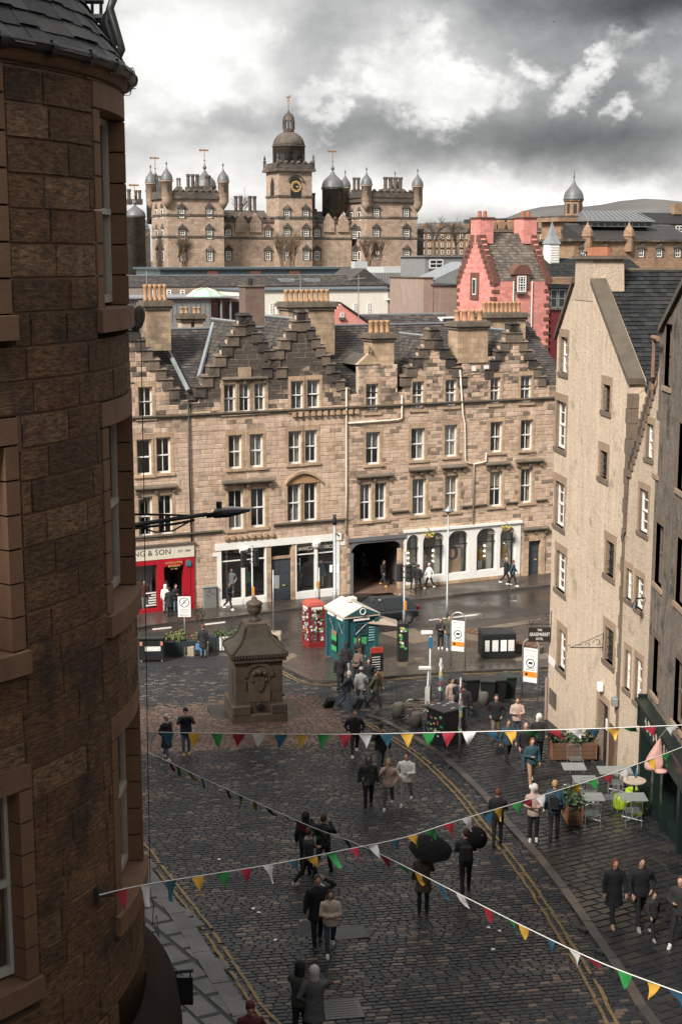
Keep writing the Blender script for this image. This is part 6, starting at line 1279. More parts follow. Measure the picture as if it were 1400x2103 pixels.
# grey weathered building towards the camera ----------------------------------------
Q = Frame(9.78, 43.35, 0.0, -1.0); LQ = 62.0  # length runs on unseen past the camera to darken the foreground
gb_ = empty('grey_harled_building', (Q.o.x, Q.o.y, 0), Q.ang, 'dark grey weathered building with green shopfront at the right edge', 'building'); ZQ = gz(40) - 1.5
def qbox(x0, x1, y0, y1): return pbox(x0, x1, y0, y1, Q)
zsh = Q.px(1330, 1440)[1]; w3 = [qbox(1345, 1352, 860, 975), qbox(1365, 1378, 665, 795), qbox(1345, 1360, 1075, 1205), qbox(1340, 1352, 1310, 1440), qbox(1392, 1408, 870, 1010), qbox(1388, 1404, 1105, 1245), qbox(1383, 1402, 1355, 1500)]
w3 = [(a, c, max(z0, zsh + .5), z1) for a, c, z0, z1 in w3 if c - a > .1]
w3 += [(u, u + 1.0, z, z + 1.9) for u in (7.5, 10.5, 13.5, 16.5, 20, 24, 28) for z in (zsh + 1.0, zsh + 4.0, zsh + 7.0)]
zt3 = lambda u: min(23.0, 18.8 + u * .53)
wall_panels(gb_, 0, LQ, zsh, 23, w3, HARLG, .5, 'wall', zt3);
MB().add([(-.08, -.12, 18.75), (8.2, -.12, 23.15), (8.2, .6, 23.15), (-.08, .6, 18.75), (-.08, -.12, 18.95), (8.2, -.12, 23.35), (8.2, .6, 23.35), (-.08, .6, 18.95)], [(0, 3, 2, 1), (4, 5, 6, 7), (0, 1, 5, 4), (2, 3, 7, 6), (3, 0, 4, 7)]).build('skew_coping', SKEW, gb_); MB().add([(0, .5, 18.8), (8, .5, 23.0), (8, 14, 23.0), (0, 14, 18.8)], [(0, 1, 2, 3)]).build('sloped_roof', SLATE_D, gb_) 
for i, (a, c, z0, z1) in enumerate(w3):
    o = sash(gb_, a, c, z0, z1, depth=.13, fr=.06, bars=(0, 1), paint=MARGD, surround='none', sill=False, rng=r6, interior=True)
    MB().box(a - .14, a, -.012, .42, z0, z1).build('margin_stone', MARGD, o); MB().box(c, c + .14, -.012, .42, z0, z1).build('margin_stone', MARGD, o); MB().box(a - .14, c + .14, -.016, .42, z1, z1 + .24).build('lintel', MARGD, o); MB().box(a - .14, c + .14, -.06, .42, z0 - .14, z0).build('sill', MARG, o)
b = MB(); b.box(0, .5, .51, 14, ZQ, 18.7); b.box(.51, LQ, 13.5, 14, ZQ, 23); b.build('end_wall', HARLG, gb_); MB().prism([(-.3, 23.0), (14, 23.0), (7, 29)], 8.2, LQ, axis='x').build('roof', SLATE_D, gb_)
gpz = Q.px(1345, 690)[1]; b = MB(); b.tube([(-.15, -.25, gpz), (.6, -.25, gpz)], .08, 6); b.tube([(-.05, -.22, gpz), (-.05, -.22, gpz - 1.2), (-.3, -.15, gpz - 1.4), (-.3, -.15, gpz - 1.6)], .06, 6); b.build('rain_pipe', mat('rusty_pipe', (.2, .11, .07), .7, .3), gb_)
# shopfront
GRN = mat('dark_green_shop_paint', (.008, .016, .014), .35, .2, 4, .05); GLD = mat('pale_script', (.4, .36, .28), .5, 0, 4, 0)
b = MB(); zf0 = zsh - .85
b.box(0, LQ, -.25, .3, zf0, zsh); b.box(0, LQ, -.4, .02, zsh, zsh + .1); b.build('fascia', GRN, gb_)
for u in (0, 1.9, 3.1, 5.2, 7.0, 8.2, 10.5, 13, 15.5, 18, 20.5, 23): MB().box(u, u + .28, -.22, .3, ZQ, zf0).build('pilaster', GRN, gb_)
MB().box(.28, LQ, -.1, .3, ZQ, gz(43) + .75).build('stall_riser', GRN, gb_); MB().box(.2, LQ, .15, .2, ZQ, zf0).build('shop_glazing', mat('shop_dark_glass', (.008, .01, .01), .08, .1, 1, 0), gb_); MB().box(3.25, 3.3, -.02, .02, gz(40) + .6, zf0 - .1).build('light_strip', emit_mat('warm_strip', (1, .6, .3), 1.6), gb_)
sc_ = MB()
for k in range(3):         # curling gilt script on the fascia
    u = .9 + k * 1.15; pts = [(u + .1 * t + .08 * math.sin(t * 1.9 + k), -.262, (zf0 + zsh) / 2 + .2 * math.sin(t * 1.3 + k * 2)) for t in range(9)]; sc_.tube(pts, .014, 4)
sc_.build('script_lettering', GLD, gb_); MB().box(-.05, 0, -.3, .3, zf0, zsh + .2).build('fascia_end', GRN, gb_)
PIGP = mat('pink_sign_paint', (.5, .27, .24), .6, .15, 4, .1); pgp = at(1342, 1552, 39.0); pg = empty('pink_shop_sign', pgp, 0,  'pink rounded cone-shaped shop sign hung from the green shopfront', 'sign')
b = MB(); b.add([(-.28, 0, -.35), (-.18, -.12, -.05), (-.02, -.14, .25), (.14, -.04, .55), (.2, .02, .5), (.22, -.1, .1), (.26, -.14, -.25), (.14, -.2, -.45), (-.1, -.2, -.48), (-.28, .14, -.35), (-.18, .2, -.05), (-.02, .2, .25), (.14, .1, .55), (.26, .2, -.25)], [(0, 8, 1), (8, 7, 1), (7, 6, 5), (7, 5, 1), (1, 5, 2), (2, 5, 4), (2, 4, 3), (0, 1, 10, 9), (1, 2, 11, 10), (2, 3, 12, 11), (9, 10, 13), (10, 11, 13), (11, 12, 13), (8, 0, 9), (7, 8, 9, 13), (6, 7, 13), (3, 4, 12), (4, 5, 6, 13, 12)]); ob = b.build('cone', PIGP, pg); md = ob.modifiers.new('s', 'SUBSURF'); md.levels = 2; md.render_levels = 2; pg.scale = (1.15, 1.15, 1.05)
MB().lathe([(.02, -.05), (.15, -.04), (.17, .0), (.13, .05), (.02, .06)], 12, (.14, -.22, -.36), sy=.7).build('nose', PIGP, pg, True); MB().tube([(.1, 0, .5), (.3, .05, .75), (.8, .1, .75)], .025, 5).build('bracket', BLACK, pg)
# wrought brackets and hotel sign on the pale wall
def scroll(b, c, r, n, y, s=1, a0=0.0, rad=.012):
    b.tube([(c[0] + s * r * (1 - .75 * k / n) * math.cos(a0 + k * .45), y, c[1] + r * (1 - .75 * k / n) * math.sin(a0 + k * .45)) for k in range(n)], rad, 4)
hs = P.world(.25, 0, 0); zc = P.px(1124, 1275)[1]; hsg = empty('hotel_sign', (hs.x, hs.y, zc), math.pi, 'black hanging hotel sign on a scrolled iron bracket', 'sign')
b = MB(); b.tube([(0, 0, 0), (.95, 0, 0)], .02, 5); b.tube([(0, 0, -.15), (0, 0, .55)], .025, 5); scroll(b, (.22, .2), .17, 12, 0); scroll(b, (.78, .1), .12, 10, 0, -1, 2.5); b.tube([(0, 0, .45), (.3, 0, .42), (.6, 0, .25), (.8, 0, .02)], .014, 4); b.build('bracket', BLACK, hsg)
bd = MB().box(.02, .9, -.03, .03, -.72, -.13).build('board', mat('sign_black_brown', (.022, .016, .014), .4), hsg)
for sgn, rz in ((1, math.pi),):
    for t_, sz, zz, wd in (('THE', .13, -.24, .18), ('GRASSMARKET', .2, -.42, .8), ('HOTEL', .13, -.6, .28)): letters(t_, sz, WHITE, bd, face_M(.46, .033, zz, math.pi), width=wd)
for x in (.1, .8): MB().tube([(x, 0, 0), (x, 0, -.13)], .01, 4).build('hanger', BLACK, hsg)
w_, z_ = P.px(1238, 1330); bp = P.world(w_, -.02, z_); wb = empty('wall_bracket', bp, math.pi, 'empty triangular wrought iron bracket on the pale wall', 'bracket'); b = MB(); b.tube([(0, 0, 0), (1.15, 0, 0)], .018, 5); b.tube([(0, 0, -.1), (0, 0, .55)], .02, 5); b.tube([(0, 0, .5), (.6, 0, .22), (1.15, 0, 0)], .014, 4); scroll(b, (.2, .17), .16, 12, 0); scroll(b, (.52, .1), .1, 10, 0); scroll(b, (.78, .07), .06, 8, 0); scroll(b, (1.17, .05), .06, 9, 0); b.build('scrollwork', BLACK, wb)
for (x, y, nm, lb) in ((1238, 1409, 'security_light', 'small white security light on the pale wall above the door'), (1268, 1440, 'wall_camera', 'grey lamp on the corner between the two pale houses')):
    w_, z_ = P.px(x, y); q_ = P.world(w_, -.12, z_); o = MB().bevbox(-.1, .1, -.16, .12, -.14, .14, .03).build(nm, WHITE if x < 1250 else METAL); o.location = q_; tag(o, lb, 'light')
w_, z_ = P2.px(1326, 1228); q_ = P2.world(w_, -.05, z_); b = MB(); b.tube([(0, 0, 0), (-.3, -.1, .0), (-.32, -.12, -.12)], .03, 5); b.tube([(-.32, -.12, -.1), (-.36, -.14, -.3)], [.06, .1], 8); o = b.build('wall_lamp', BLACK); o.location = q_; tag(o, 'small black swan-neck lamp beside the crow-stepped house windows', 'lamp')
w_, z_ = P.px(1131, 1357); MB().box(w_ - .3, w_ + .5, -.03, -.005, z_ - .14, z_ + .14).build('street_name_plate', WHITE, gh)
# ------------------------------------------------------------------ street furniture
def spot(name, px, py, label, cat, rz=0.0, group=None, lift=0.0):
    p = G(px, py); p.z += lift; return empty(name, p, rz, label, cat, group)
def on_pave(px, py): return .1
STICK = [mat('sticker_%d' % i, c, .5, .3, 8, 0) for i, c in enumerate(((.6, .58, .55), (.05, .3, .12), (.5, .45, .1), (.35, .05, .06), (.1, .2, .35)))]
def stickers(parent, rng, n, f):
    for k in range(n):
        p, w, h, rz = f(rng); M = Matrix.Translation(p) @ Matrix.Rotation(rz, 4, 'Z'); MB(M).box(-w / 2, w / 2, -.004, 0, -h / 2, h / 2).build('sticker', rng.choice(STICK), parent)
# well head ---------------------------------------------------------------------
WST = mat('wet_well_stone', (.075, .052, .036), .7, .45, 2.2, .5, streak=.5, spots=((.025, .02, .018), .55, 1.2)); WMOSS = mat('mossy_well_roof', (.055, .043, .03), .85, .5, 2.5, .7, spots=((.035, .04, .018), .54, 2))
well = spot('well_head', 525, 1472, 'old stone well head with mossy roof and urn in the cobbles', 'well', R(13)); well.location.z = gz(well.location.y - 1) - .05
b = MB(); s_ = 1.13
b.bevbox(-s_, s_, -s_ * .95, s_ * .95, -.1, .42, .05); b.build('base_step', WST, well)
for x0, x1 in ((-s_, -.35), (.45, s_)): MB().bevbox(x0, x1, -s_ * .97, -.7, .42, .8, .05).build('plinth', WST, well)
MB().bevbox(-s_, -.8, -.69, s_ * .9, .42, .8, .05).build('plinth', WST, well)
r_ = random.Random(2); z = .42; cs = .96
bd = MB().box(-cs + .02, cs - .02, -cs + .06, cs - .06, .4, 2.62).build('shaft', WST, well)
for k, h in enumerate((.45, .42, .45, .42, .42)):
    xs = [-cs, -.25 if k % 2 else -.5, .5 if k % 2 else .3, cs]
    for x0, x1 in zip(xs[:-1], xs[1:]):
        if not (k in (1, 2, 3) and -.6 < (x0 + x1) / 2 < .6): MB().bevbox(x0 + .006, x1 - .006, -cs, -cs + .12, z + .006, z + h - .006, .012).build('stone', WST, bd)
    for y0, y1 in ((-cs + .13, -.1), (-.09, cs)): MB().bevbox(-cs - .002, -cs + .12, y0 + .006, y1 - .006, z + .006, z + h - .006, .012).build('stone', WST, bd)
    z += h
MB().bevbox(-cs - .14, cs + .14, -cs - .14, cs + .14, 2.58, 2.78, .05).build('cornice', WST, well)
prof = [(1.1, 2.78), (1.12, 2.9), (1.02, 2.98), (.78, 3.16), (.6, 3.42), (.5, 3.72), (.45, 3.85)]
b = MB(); vs = [(sx * r, sy * r, z) for r, z in prof for sx, sy in ((-1, -1), (1, -1), (1, 1), (-1, 1))]; b.add(vs, [(j * 4 + i, j * 4 + (i + 1) % 4, (j + 1) * 4 + (i + 1) % 4, (j + 1) * 4 + i) for j in range(len(prof) - 1) for i in range(4)] + [(24, 25, 26, 27)]); rf = b.build('roof', WMOSS, well)
for sx, sy in ((-1, -1), (1, -1), (1, 1), (-1, 1)): MB().tube([(sx * r, sy * r, z + .03) for r, z in prof[1:]], .06, 5).build('hip_roll', WMOSS, rf)
for k in range(19):
    for ax in range(4): M = Matrix.Rotation(ax * math.pi / 2, 4, 'Z'); MB(M).box(-1.1 + k * .12, -1.02 + k * .12, -1.17, -1.09, 2.76, 2.9).build('eaves_moulding', WMOSS, rf)
MB().bevbox(-.44, .44, -.44, .44, 3.83, 4.02, .04).build('urn_block', WST, well); MB().lathe([(.2, 0), (.24, .04), (.12, .12), (.1, .2), (.26, .36), (.31, .52), (.28, .62), (.34, .68), (.33, .74), (.2, .82), (.12, .86), (.1, .95), (.03, 1.0)], 16, (0, 0, 4.02)).build('urn', WST, well, True)
n_ = 12; ar = [(-.45, .9)] + [(-.45 * math.cos(k * math.pi / n_), 1.95 + .45 * math.sin(k * math.pi / n_)) for k in range(n_ + 1)] + [(.45, .9)]
MB().prism(ar, -cs - .02, -cs + .1).build('niche', mat('niche_stone', (.1, .068, .045), .75, .4, 3, .4, streak=.6), well)
for k in range(n_):
    a0, a1 = k * math.pi / n_, (k + 1) * math.pi / n_; MB().prism([(-.46 * math.cos(a0), 1.95 + .46 * math.sin(a0)), (-.46 * math.cos(a1), 1.95 + .46 * math.sin(a1)), (-.6 * math.cos(a1), 1.95 + .6 * math.sin(a1)), (-.6 * math.cos(a0), 1.95 + .6 * math.sin(a0))], -cs - .07, -cs + .05).build('voussoir', WST, well)
b = MB(); b.prism([(-.2, 1.95), (.2, 1.95), (.2, 1.6), (.1, 1.42), (0, 1.35), (-.1, 1.42), (-.2, 1.6)], -cs - .1, -cs); b.ball((-.22, -cs - .05, 2.08), .1, 8); b.ball((.22, -cs - .05, 2.08), .1, 8); b.ball((0, -cs - .06, 2.15), .14, 8); b.ball((-.27, -cs - .05, 1.8), .08, 6); b.ball((.27, -cs - .05, 1.8), .08, 6); b.build('carved_arms', WST, well)
MB().lathe([(.17, 0), (.17, .05), (.12, .06)], 14, (0, 0, 0)).build('spout_plate', BLACK, well, True, (.02, -cs - .02, .72), (R(90), 0, 0)); MB().box(-cs - .03, -cs - .004, -.3, .35, 1.05, 2.15).build('plaque', IRONC, well); MB().tube([(s_ - .1, -.2, .9), (s_ - .02, -.35, .9)], .05, 6).build('tap', BLACK, well)
MB().box(-1.75, 1.75, -1.75, 1.75, -.2, .02).build('paved_apron', FLAG, well)
# red telephone box ---------------------------------------------------------------
RBOX = mat('red_box_paint', (.2, .018, .02), .35, .2, 5, .05); RTOP = mat('red_box_top', (.35, .07, .05), .45, .25, 4, .05)
tb = spot('telephone_box', 644, 1330, 'red telephone box covered in stickers beside the teal box', 'phone box', R(24), lift=.1); w = .46
b = MB(); b.box(-w, w, -w, w, 0, .28); b.box(-w, w, -w, w, 2.02, 2.2)
for sx in (-1, 1):
    for sy in (-1, 1): b.box(sx * w - (.1 if sx > 0 else 0), sx * w + (0 if sx > 0 else .1), sy * w - (.1 if sy > 0 else 0), sy * w + (0 if sy > 0 else .1), .28, 2.02)
b.build('body', RBOX, tb)
MB().lathe([(w * 1.42, 2.2), (w * 1.42, 2.25), (w * 1.2, 2.4), (w * .6, 2.5), (.02, 2.53)], 4, (0, 0, 0), a0=math.pi / 4, a1=math.pi / 4 + 2 * math.pi).build('roof', RTOP, tb)
for ax in range(4):
    M = Matrix.Rotation(ax * math.pi / 2, 4, 'Z'); MB(M).box(-.3, .3, -w - .012, -w, 2.05, 2.17).build('sign_strip', WHITE, tb); g = MB(M); g.add([(-.36, -w + .05, .3), (.36, -w + .05, .3), (.36, -w + .05, 2.0), (-.36, -w + .05, 2.0)], [(0, 1, 2, 3)]); gp_ = g.build('glazing', GLASS, tb); gb2 = MB(M)
    for k in range(1, 8): gb2.box(-.36, .36, -w + .03, -w + .055, .3 + k * .215, .325 + k * .215)
    for x in (-.22, .2): gb2.box(x, x + .02, -w + .032, -w + .054, .3, 2.0)
    gb2.build('glazing_bar', RBOX, gp_)
    rs_ = random.Random(ax + 5)
    for k in range(34):
        x, z = rs_.uniform(-.34, .34), rs_.uniform(.35, 2.1); ww, hh = rs_.uniform(.05, .16), rs_.uniform(.04, .12); MB(M).box(x - ww / 2, x + ww / 2, -w - .016, -w + .03, z - hh / 2, z + hh / 2).build('sticker', rs_.choice(STICK[:1] * 5 + STICK), tb)
# teal police box kiosk -------------------------------------------------------------
TEAL = mat('teal_paint', (.018, .075, .085), .4, .2, 4, .08); ROOFW = mat('weathered_white_roof', (.5, .46, .4), .6, .15, 3, .15, streak=.2); GRNS = mat('menu_green', (.05, .3, .09), .5, .1); BRKS = mat('menu_brick_print', (.22, .14, .09), .6, .3, 12, 0)
kb = spot('kiosk_box', 722, 1356, 'teal police box kiosk with white pediment roof', 'kiosk', R(25), lift=.1); hx, hy, H_ = .82, 1.02, 2.35
b = MB(); b.box(-hx, hx, -hy, hy, .0, H_); b.build('body', TEAL, kb)
for sx in (-1, 1):
    for sy in (-1, 1): MB().box(sx * hx - .1, sx * hx + .1, sy * hy - .1, sy * hy + .1, .0, H_ + .02).build('corner_pilaster', TEAL, kb)
MB().box(-hx - .15, hx + .15, -hy - .15, hy + .15, H_ + .02, H_ + .14).build('eaves', ROOFW, kb)
b = MB(); b.prism([(-hx - .17, H_ + .14), (hx + .17, H_ + .14), (0, H_ + .58)], -hy - .18, hy + .18); b.build('roof', ROOFW, kb); b = MB(); b.prism([(-hx - .02, H_ + .17), (hx + .02, H_ + .17), (0, H_ + .54)], -hy - .21, -hy - .17); b.build('pediment', TEAL, kb)
MB().lathe([(.13, 0), (.17, 0), (.17, .03), (.13, .03), (.13, 0)], 16, (0, 0, 0)).build('wreath', WHITE, kb, True, (0, -hy - .22, H_ + .32), (R(90), 0, 0)); MB().bevbox(-.22, .22, -.22, .22, H_ + .58, H_ + .78, .05).build('roof_lantern', ROOFW, kb)
def saltire(M, w_, z0, z1, parent):
    g = MB(M); g.box(-w_, w_, -.02, .0, z0, z1); o = g.build('window', FARGLASS, parent); f = MB(M)
    for a, c in (((-w_, z0), (w_, z1)), ((-w_, z1), (w_, z0))): f.tube([(a[0], -.03, a[1]), (c[0], -.03, c[1])], .035, 4)
    f.box(-w_ - .04, w_ + .04, -.05, 0, z1, z1 + .06); f.box(-w_ - .04, w_ + .04, -.05, 0, z0 - .05, z0); f.box(-w_ - .04, -w_, -.05, 0, z0, z1); f.box(w_, w_ + .04, -.05, 0, z0, z1); f.build('window_frame', TEAL, o); MB(M).box(-w_ - .12, w_ + .12, -.1, .0, z1 + .2, z1 + .3).build('window_hood', WHITE, o)
for M, w_ in ((Matrix.Translation((0, -hy - .01, 0)), .3), (Matrix.Translation((-hx - .01, -.55, 0)) @ Matrix.Rotation(-math.pi / 2, 4, 'Z'), .22), (Matrix.Translation((-hx - .01, .5, 0)) @ Matrix.Rotation(-math.pi / 2, 4, 'Z'), .22), (Matrix.Translation((hx + .01, 0, 0)) @ Matrix.Rotation(math.pi / 2, 4, 'Z'), .3)): saltire(M, w_, 1.5, 2.0, kb)
o = MB().box(-.36, .3, -hy - .04, -hy, .95, 1.32).build('green_sign', GRNS, kb)
for k, c in enumerate((GRNS, BLACK, GRNS, BRKS)): MB().box(-hx - .12, -hx - .1, -.2, .35, .5 + k * .26, .74 + k * .26).build('menu_board', c, kb)
for k in range(6): MB().box(.42, .72, -hy - .03, -hy, 1.1 + k * .13, 1.15 + k * .13).build('chalk_line', mat('chalk', (.2, .33, .35), .8), kb)
mb_ = spot('menu_board', 773, 1424, 'tall red-headed menu board standing right of the teal kiosk', 'sign', R(20), lift=.1); MB().box(-.3, .3, -.02, .02, .1, 2.0).build('panel', BRKS, mb_); MB().box(-.3, .3, -.025, -.0205, 1.75, 2.0).build('header', mat('menu_red', (.4, .04, .03), .5), mb_); MB().box(-.3, .3, -.025, -.0205, .9, 1.745).build('menu_print', BLACK, mb_)
for k in range(6): MB().box(-.24, .15, -.028, -.0255, 1.0 + k * .11, 1.03 + k * .11).build('print_line', WHITE, mb_)
for x in (-.28, .28): MB().box(x - .02, x + .02, -.02, .25, 0, .1).build('foot', BLACK, mb_)

aw = empty('canvas_canopy', at(783, 1279, 67.3), 0, 'low beige canvas canopy beside the teal kiosk roof', 'canopy'); b = MB(); b.add([(-.85, -.5, .12), (.85, -.45, -.05), (.75, .6, .0), (-.65, .6, .2), (-.35, .1, .42)], [(0, 1, 4), (1, 2, 4), (2, 3, 4), (3, 0, 4)]); o = b.build('canopy', mat('beige_canvas', (.27, .21, .17), .9, .15, 3, .1), aw); sd = o.modifiers.new('t', 'SOLIDIFY'); sd.thickness = .03; MB().tube([(-.35, .1, .4), (-.35, .1, gz(67.3) + .1 - aw.location.z)], .035, 6).build('pole', METAL, aw)
# car -----------------------------------------------------------------------------
def car():
    p = G(781, 1279); r = empty('hatchback_car', p, T.ang + math.pi, 'shiny black hatchback car passing behind the teal kiosk', 'car')
    PAINT = mat('car_black', (.008, .009, .012), .25, .1, 2, 0, coat=1.0); CG = mat('car_glass', (.02, .022, .024), .05, .1, 1, 0); TRIM = mat('car_trim', (.014, .014, .014), .6)
    L_, W_ = 4.25, .9
    sec = [(-2.12, .55, .62, .35, .80), (-2.05, .95, .72, .3, .86), (-1.6, 1.0, .84, .25, .9), (-.9, .98, .88, .22, .9), (.0, .97, .9, .22, .9), (.9, .96, .9, .22, .9), (1.25, .93, .88, .25, .9), (1.8, .82, .82, .28, .86), (2.08, .66, .68, .34, .78), (2.14, .55, .6, .4, .7)]
    b = MB(); rows = []
    for (x, zt, wt, zb, wb) in sec: rows.append([(x, -wt * .92, zt), (x, -wb, zt - .12), (x, -wb - .02, (zt + zb) / 2), (x, -wb + .03, zb + .05), (x, -wb + .12, zb), (x, wb - .12, zb), (x, wb - .03, zb + .05), (x, wb + .02, (zt + zb) / 2), (x, wb, zt - .12), (x, wt * .92, zt)])
    n = 10; b.add([p_ for q in rows for p_ in q], [(i * n + j, i * n + (j + 1) % n, (i + 1) * n + (j + 1) % n, (i + 1) * n + j) for i in range(len(rows) - 1) for j in range(n)] + [tuple(range(n - 1, -1, -1)), tuple((len(rows) - 1) * n + j for j in range(n))])
    o = b.build('body', PAINT, r, True); m = o.modifiers.new('s', 'SUBSURF'); m.levels = 1; m.render_levels = 1
    cab = [(-1.95, 1.0, .8), (-1.5, 1.42, .66), (-.9, 1.52, .64), (.0, 1.54, .64), (.45, 1.47, .64), (1.25, .96, .78)]
    b = MB(); b.add([q for (x, z, w) in cab for q in ((x, -w, z), (x, w, z))], [(2 * i, 2 * i + 2, 2 * i + 3, 2 * i + 1) for i in range(1, 4)]); o = b.build('roof', PAINT, r, True); s = o.modifiers.new('t', 'SOLIDIFY'); s.thickness = .04; s.offset = 1
    MB().add([(.45, -.64, 1.47), (.45, .64, 1.47), (1.25, .8, .95), (1.25, -.8, .95)], [(0, 3, 2, 1)]).build('windscreen', CG, r); MB().add([(-1.5, -.64, 1.42), (-1.5, .64, 1.42), (-1.97, .78, .98), (-1.97, -.78, .98)], [(0, 1, 2, 3)]).build('rear_window', CG, r)
    for s_ in (-1, 1):
        for q in ([(.4, 1.43), (1.15, .97), (.1, .97), (.1, 1.49)], [(.02, 1.49), (.02, .97), (-.85, .97), (-.85, 1.47)], [(-.93, 1.46), (-.93, .97), (-1.75, 1.0), (-1.4, 1.4)]):
            MB().add([(x, s_ * (.86 - .2 * (z - .95) / .55) * 1.005, z) for x, z in q], [(0, 1, 2, 3)]).build('side_window', CG, r)
        MB().add([(x, s_ * (.853 - .2 * (z - .95) / .55), z) for x, z in ((.5, 1.5), (1.35, .92), (-2.0, .92), (-1.5, 1.45), (-.9, 1.53), (0, 1.55))], [(0, 1, 2, 3, 4, 5)]).build('door_frame', PAINT, r)
        MB().bevbox(.95, 1.12, s_ * .98 - .1, s_ * .98 + .1, .92, 1.06, .03).build('mirror', PAINT, r); MB().box(1.95, 2.1, s_ * .62 - .16, s_ * .62 + .16, .58, .7).build('headlight', WHITE, r); MB().box(-2.12, -2.0, s_ * .68 - .12, s_ * .68 + .12, .75, 1.0).build('tail_light', mat('tail_red', (.3, .01, .01), .2), r)
        for x in (1.32, -1.3):
            wm = MB(Matrix.Translation((x, s_ * .86, .33)) @ Matrix.Rotation(R(90), 4, 'X')); wm.lathe([(.2, -.1), (.32, -.1), (.34, -.06), (.34, .06), (.32, .1), (.2, .1)], 24); w_ = wm.build('wheel', RUBBER, r, True); rm = MB(Matrix.Translation((x, s_ * .86, .33)) @ Matrix.Rotation(R(90), 4, 'X'))
            for k in range(5): rm.box(-.04, .04, 0, .21, -.105, .105, M=Matrix.Rotation(k * 2 * math.pi / 5, 4, 'Z'))
            rm.lathe([(.19, -.1), (.22, -.1), (.22, .1), (.19, .1)], 20); rm.build('rim', mat('alloy', (.4, .4, .4), .3, .1, 4, 0, metal=.8), w_); MB(Matrix.Translation((x, s_ * .8, .35)) @ Matrix.Rotation(R(90), 4, 'X')).lathe([(.34, -.12), (.41, -.12), (.41, .12), (.34, .12)], 20, a0=0, a1=math.pi).build('wheel_arch', TRIM, r)
    MB().box(-2.16, -2.13, -.26, .26, .6, .71).build('number_plate', mat('plate_yellow', (.5, .42, .05), .5), r)
car()
# poles, lamps, lights ----------------------------------------------------------------
def pole(name, px, py, h, label, cat, r=.06, m=METAL, lift=.09, group=None, rz=0):
    o = spot(name, px, py, label, cat, rz, group, lift); MB().tube([(0, 0, 0), (0, 0, .9), (0, 0, .95), (0, 0, h)], [r * 1.5, r * 1.5, r, r], 10).build('pole', m, o, True); return o
o = pole('lamp_post', 917, 1272, 6.3, 'slim grey lamp post standing on the market island', 'lamp post', .06); MB().lathe([(.06, 0), (.3, .12), (.36, .16), (.1, .3), (.03, .45)], 14, (0, 0, 6.2)).build('lantern', METAL, o, True)
o = pole('camera_post', 687, 1250, 5.2, 'thick grey camera post beside the red telephone box', 'post', .1); MB().bevbox(-.3, -.12, -.12, .12, 2.2, 2.6, .03).build('equipment_box', WHITE, o); MB().bevbox(.12, .3, -.12, .12, 2.2, 2.65, .03).build('equipment_box', WHITE, o); MB().lathe([(.14, 0), (.14, .3), (.08, .45), (.12, .6)], 10, (0, 0, 5.1)).build('camera_dome', BLACK, o, True); MB().tube([(0, 0, 4.6), (.3, -.1, 4.4)], .05, 6).build('camera_arm', BLACK, o)
def traffic_head(o, x, y, z, rz):
    M = Matrix.Translation((x, y, z)) @ Matrix.Rotation(rz, 4, 'Z'); h = MB(M).bevbox(-.16, .16, -.13, .13, -.5, .5, .03).build('signal_head', BLACK, o)
    for k, c in enumerate(((.02, .05, .03), (.07, .045, .01), (.08, .012, .01))): MB(M @ Matrix.Translation((0, -.14, -.32 + .32 * k)) @ Matrix.Rotation(R(90), 4, 'X')).lathe([(.1, -.02), (.1, .01), (.02, .015)], 12).build('signal_lens', mat('lens_%d' % k, c, .2, 0, 4, 0), h); MB(M).box(-.11, .11, -.3, -.13, -.22 + .32 * k, -.2 + .32 * k).build('signal_hood', BLACK, h)
for px, py, lb, hs in ((519, 1258, 'traffic light pole in front of the white shop windows', ((-.5, -.1, 3.2, R(30)), (.22, .1, 3.25, R(-60)))), (829, 1290, 'traffic light pole in front of the cart arch', ((-.25, .1, 3.1, R(60)), (.25, 0, 3.1, R(-20))))):
    o = pole('traffic_light', px, py, 4.0 if px < 600 else 4.3, lb, 'traffic light', .055, group='traffic lights on the market road')
    for h in hs: traffic_head(o, *h); MB().tube([(0, 0, h[2] + .3), (h[0], h[1], h[2] + .3)], .025, 5).build('bracket', METAL, o)
    MB().bevbox(-.02, .14, -.17, -.05, 1.0, 1.5, .02).build('push_button_box', mat('orange_box', (.5, .2, .02), .5), o)
o = pole('signal_post', 655, 1240, 2.2, 'short signal post with yellow push button before the shops', 'post', .05); MB().bevbox(-.16, .02, -.14, -.04, .95, 1.35, .02).build('push_button_box', MATS['orange_box'], o)
def sign_text(o, lines, x, y, z0, w):
    pass
# sign posts in concrete blocks
o = spot('zone_end_sign', 381, 1345, 'white zone ends sign on a post in a concrete block', 'sign', 0, None); MB().bevbox(-.5, .5, -.35, .35, 0, .55, .05).build('concrete_block', CONC, o); MB().tube([(0, 0, .5), (0, 0, 3.0)], .045, 8).build('post', METAL, o, True); bx = MB().box(-.32, .32, -.07, -.045, 2.0, 3.05).build('panel', WHITE, o)
MB().lathe([(.22, 0), (.25, 0), (.25, .01), (.22, .01), (.22, 0)], 20).build('sign_ring', NAVYL, bx, True, (0, -.072, 2.75), (R(90), 0, 0)); MB().tube([(-.16, -.074, 2.59), (.16, -.074, 2.91)], .014, 4).build('sign_bar', NAVYL, bx); b = MB(); b.tube([(-.1, -.076, 2.66), (0, -.076, 2.8), (.1, -.076, 2.66)], .012, 4); b.ball((0, -.076, 2.86), .03, 6); b.build('sign_symbol', NAVYL, bx)
for t_, sz, z_, wd in (('Pedestrian', .1, 2.4, .46), ('and cycle', .1, 2.31, .4), ('Zone', .1, 2.22, .24), ('ENDS', .15, 2.08, .42)): letters(t_, sz, NAVYL, bx, face_M(0, -.072, z_), extrude=.002, width=wd)
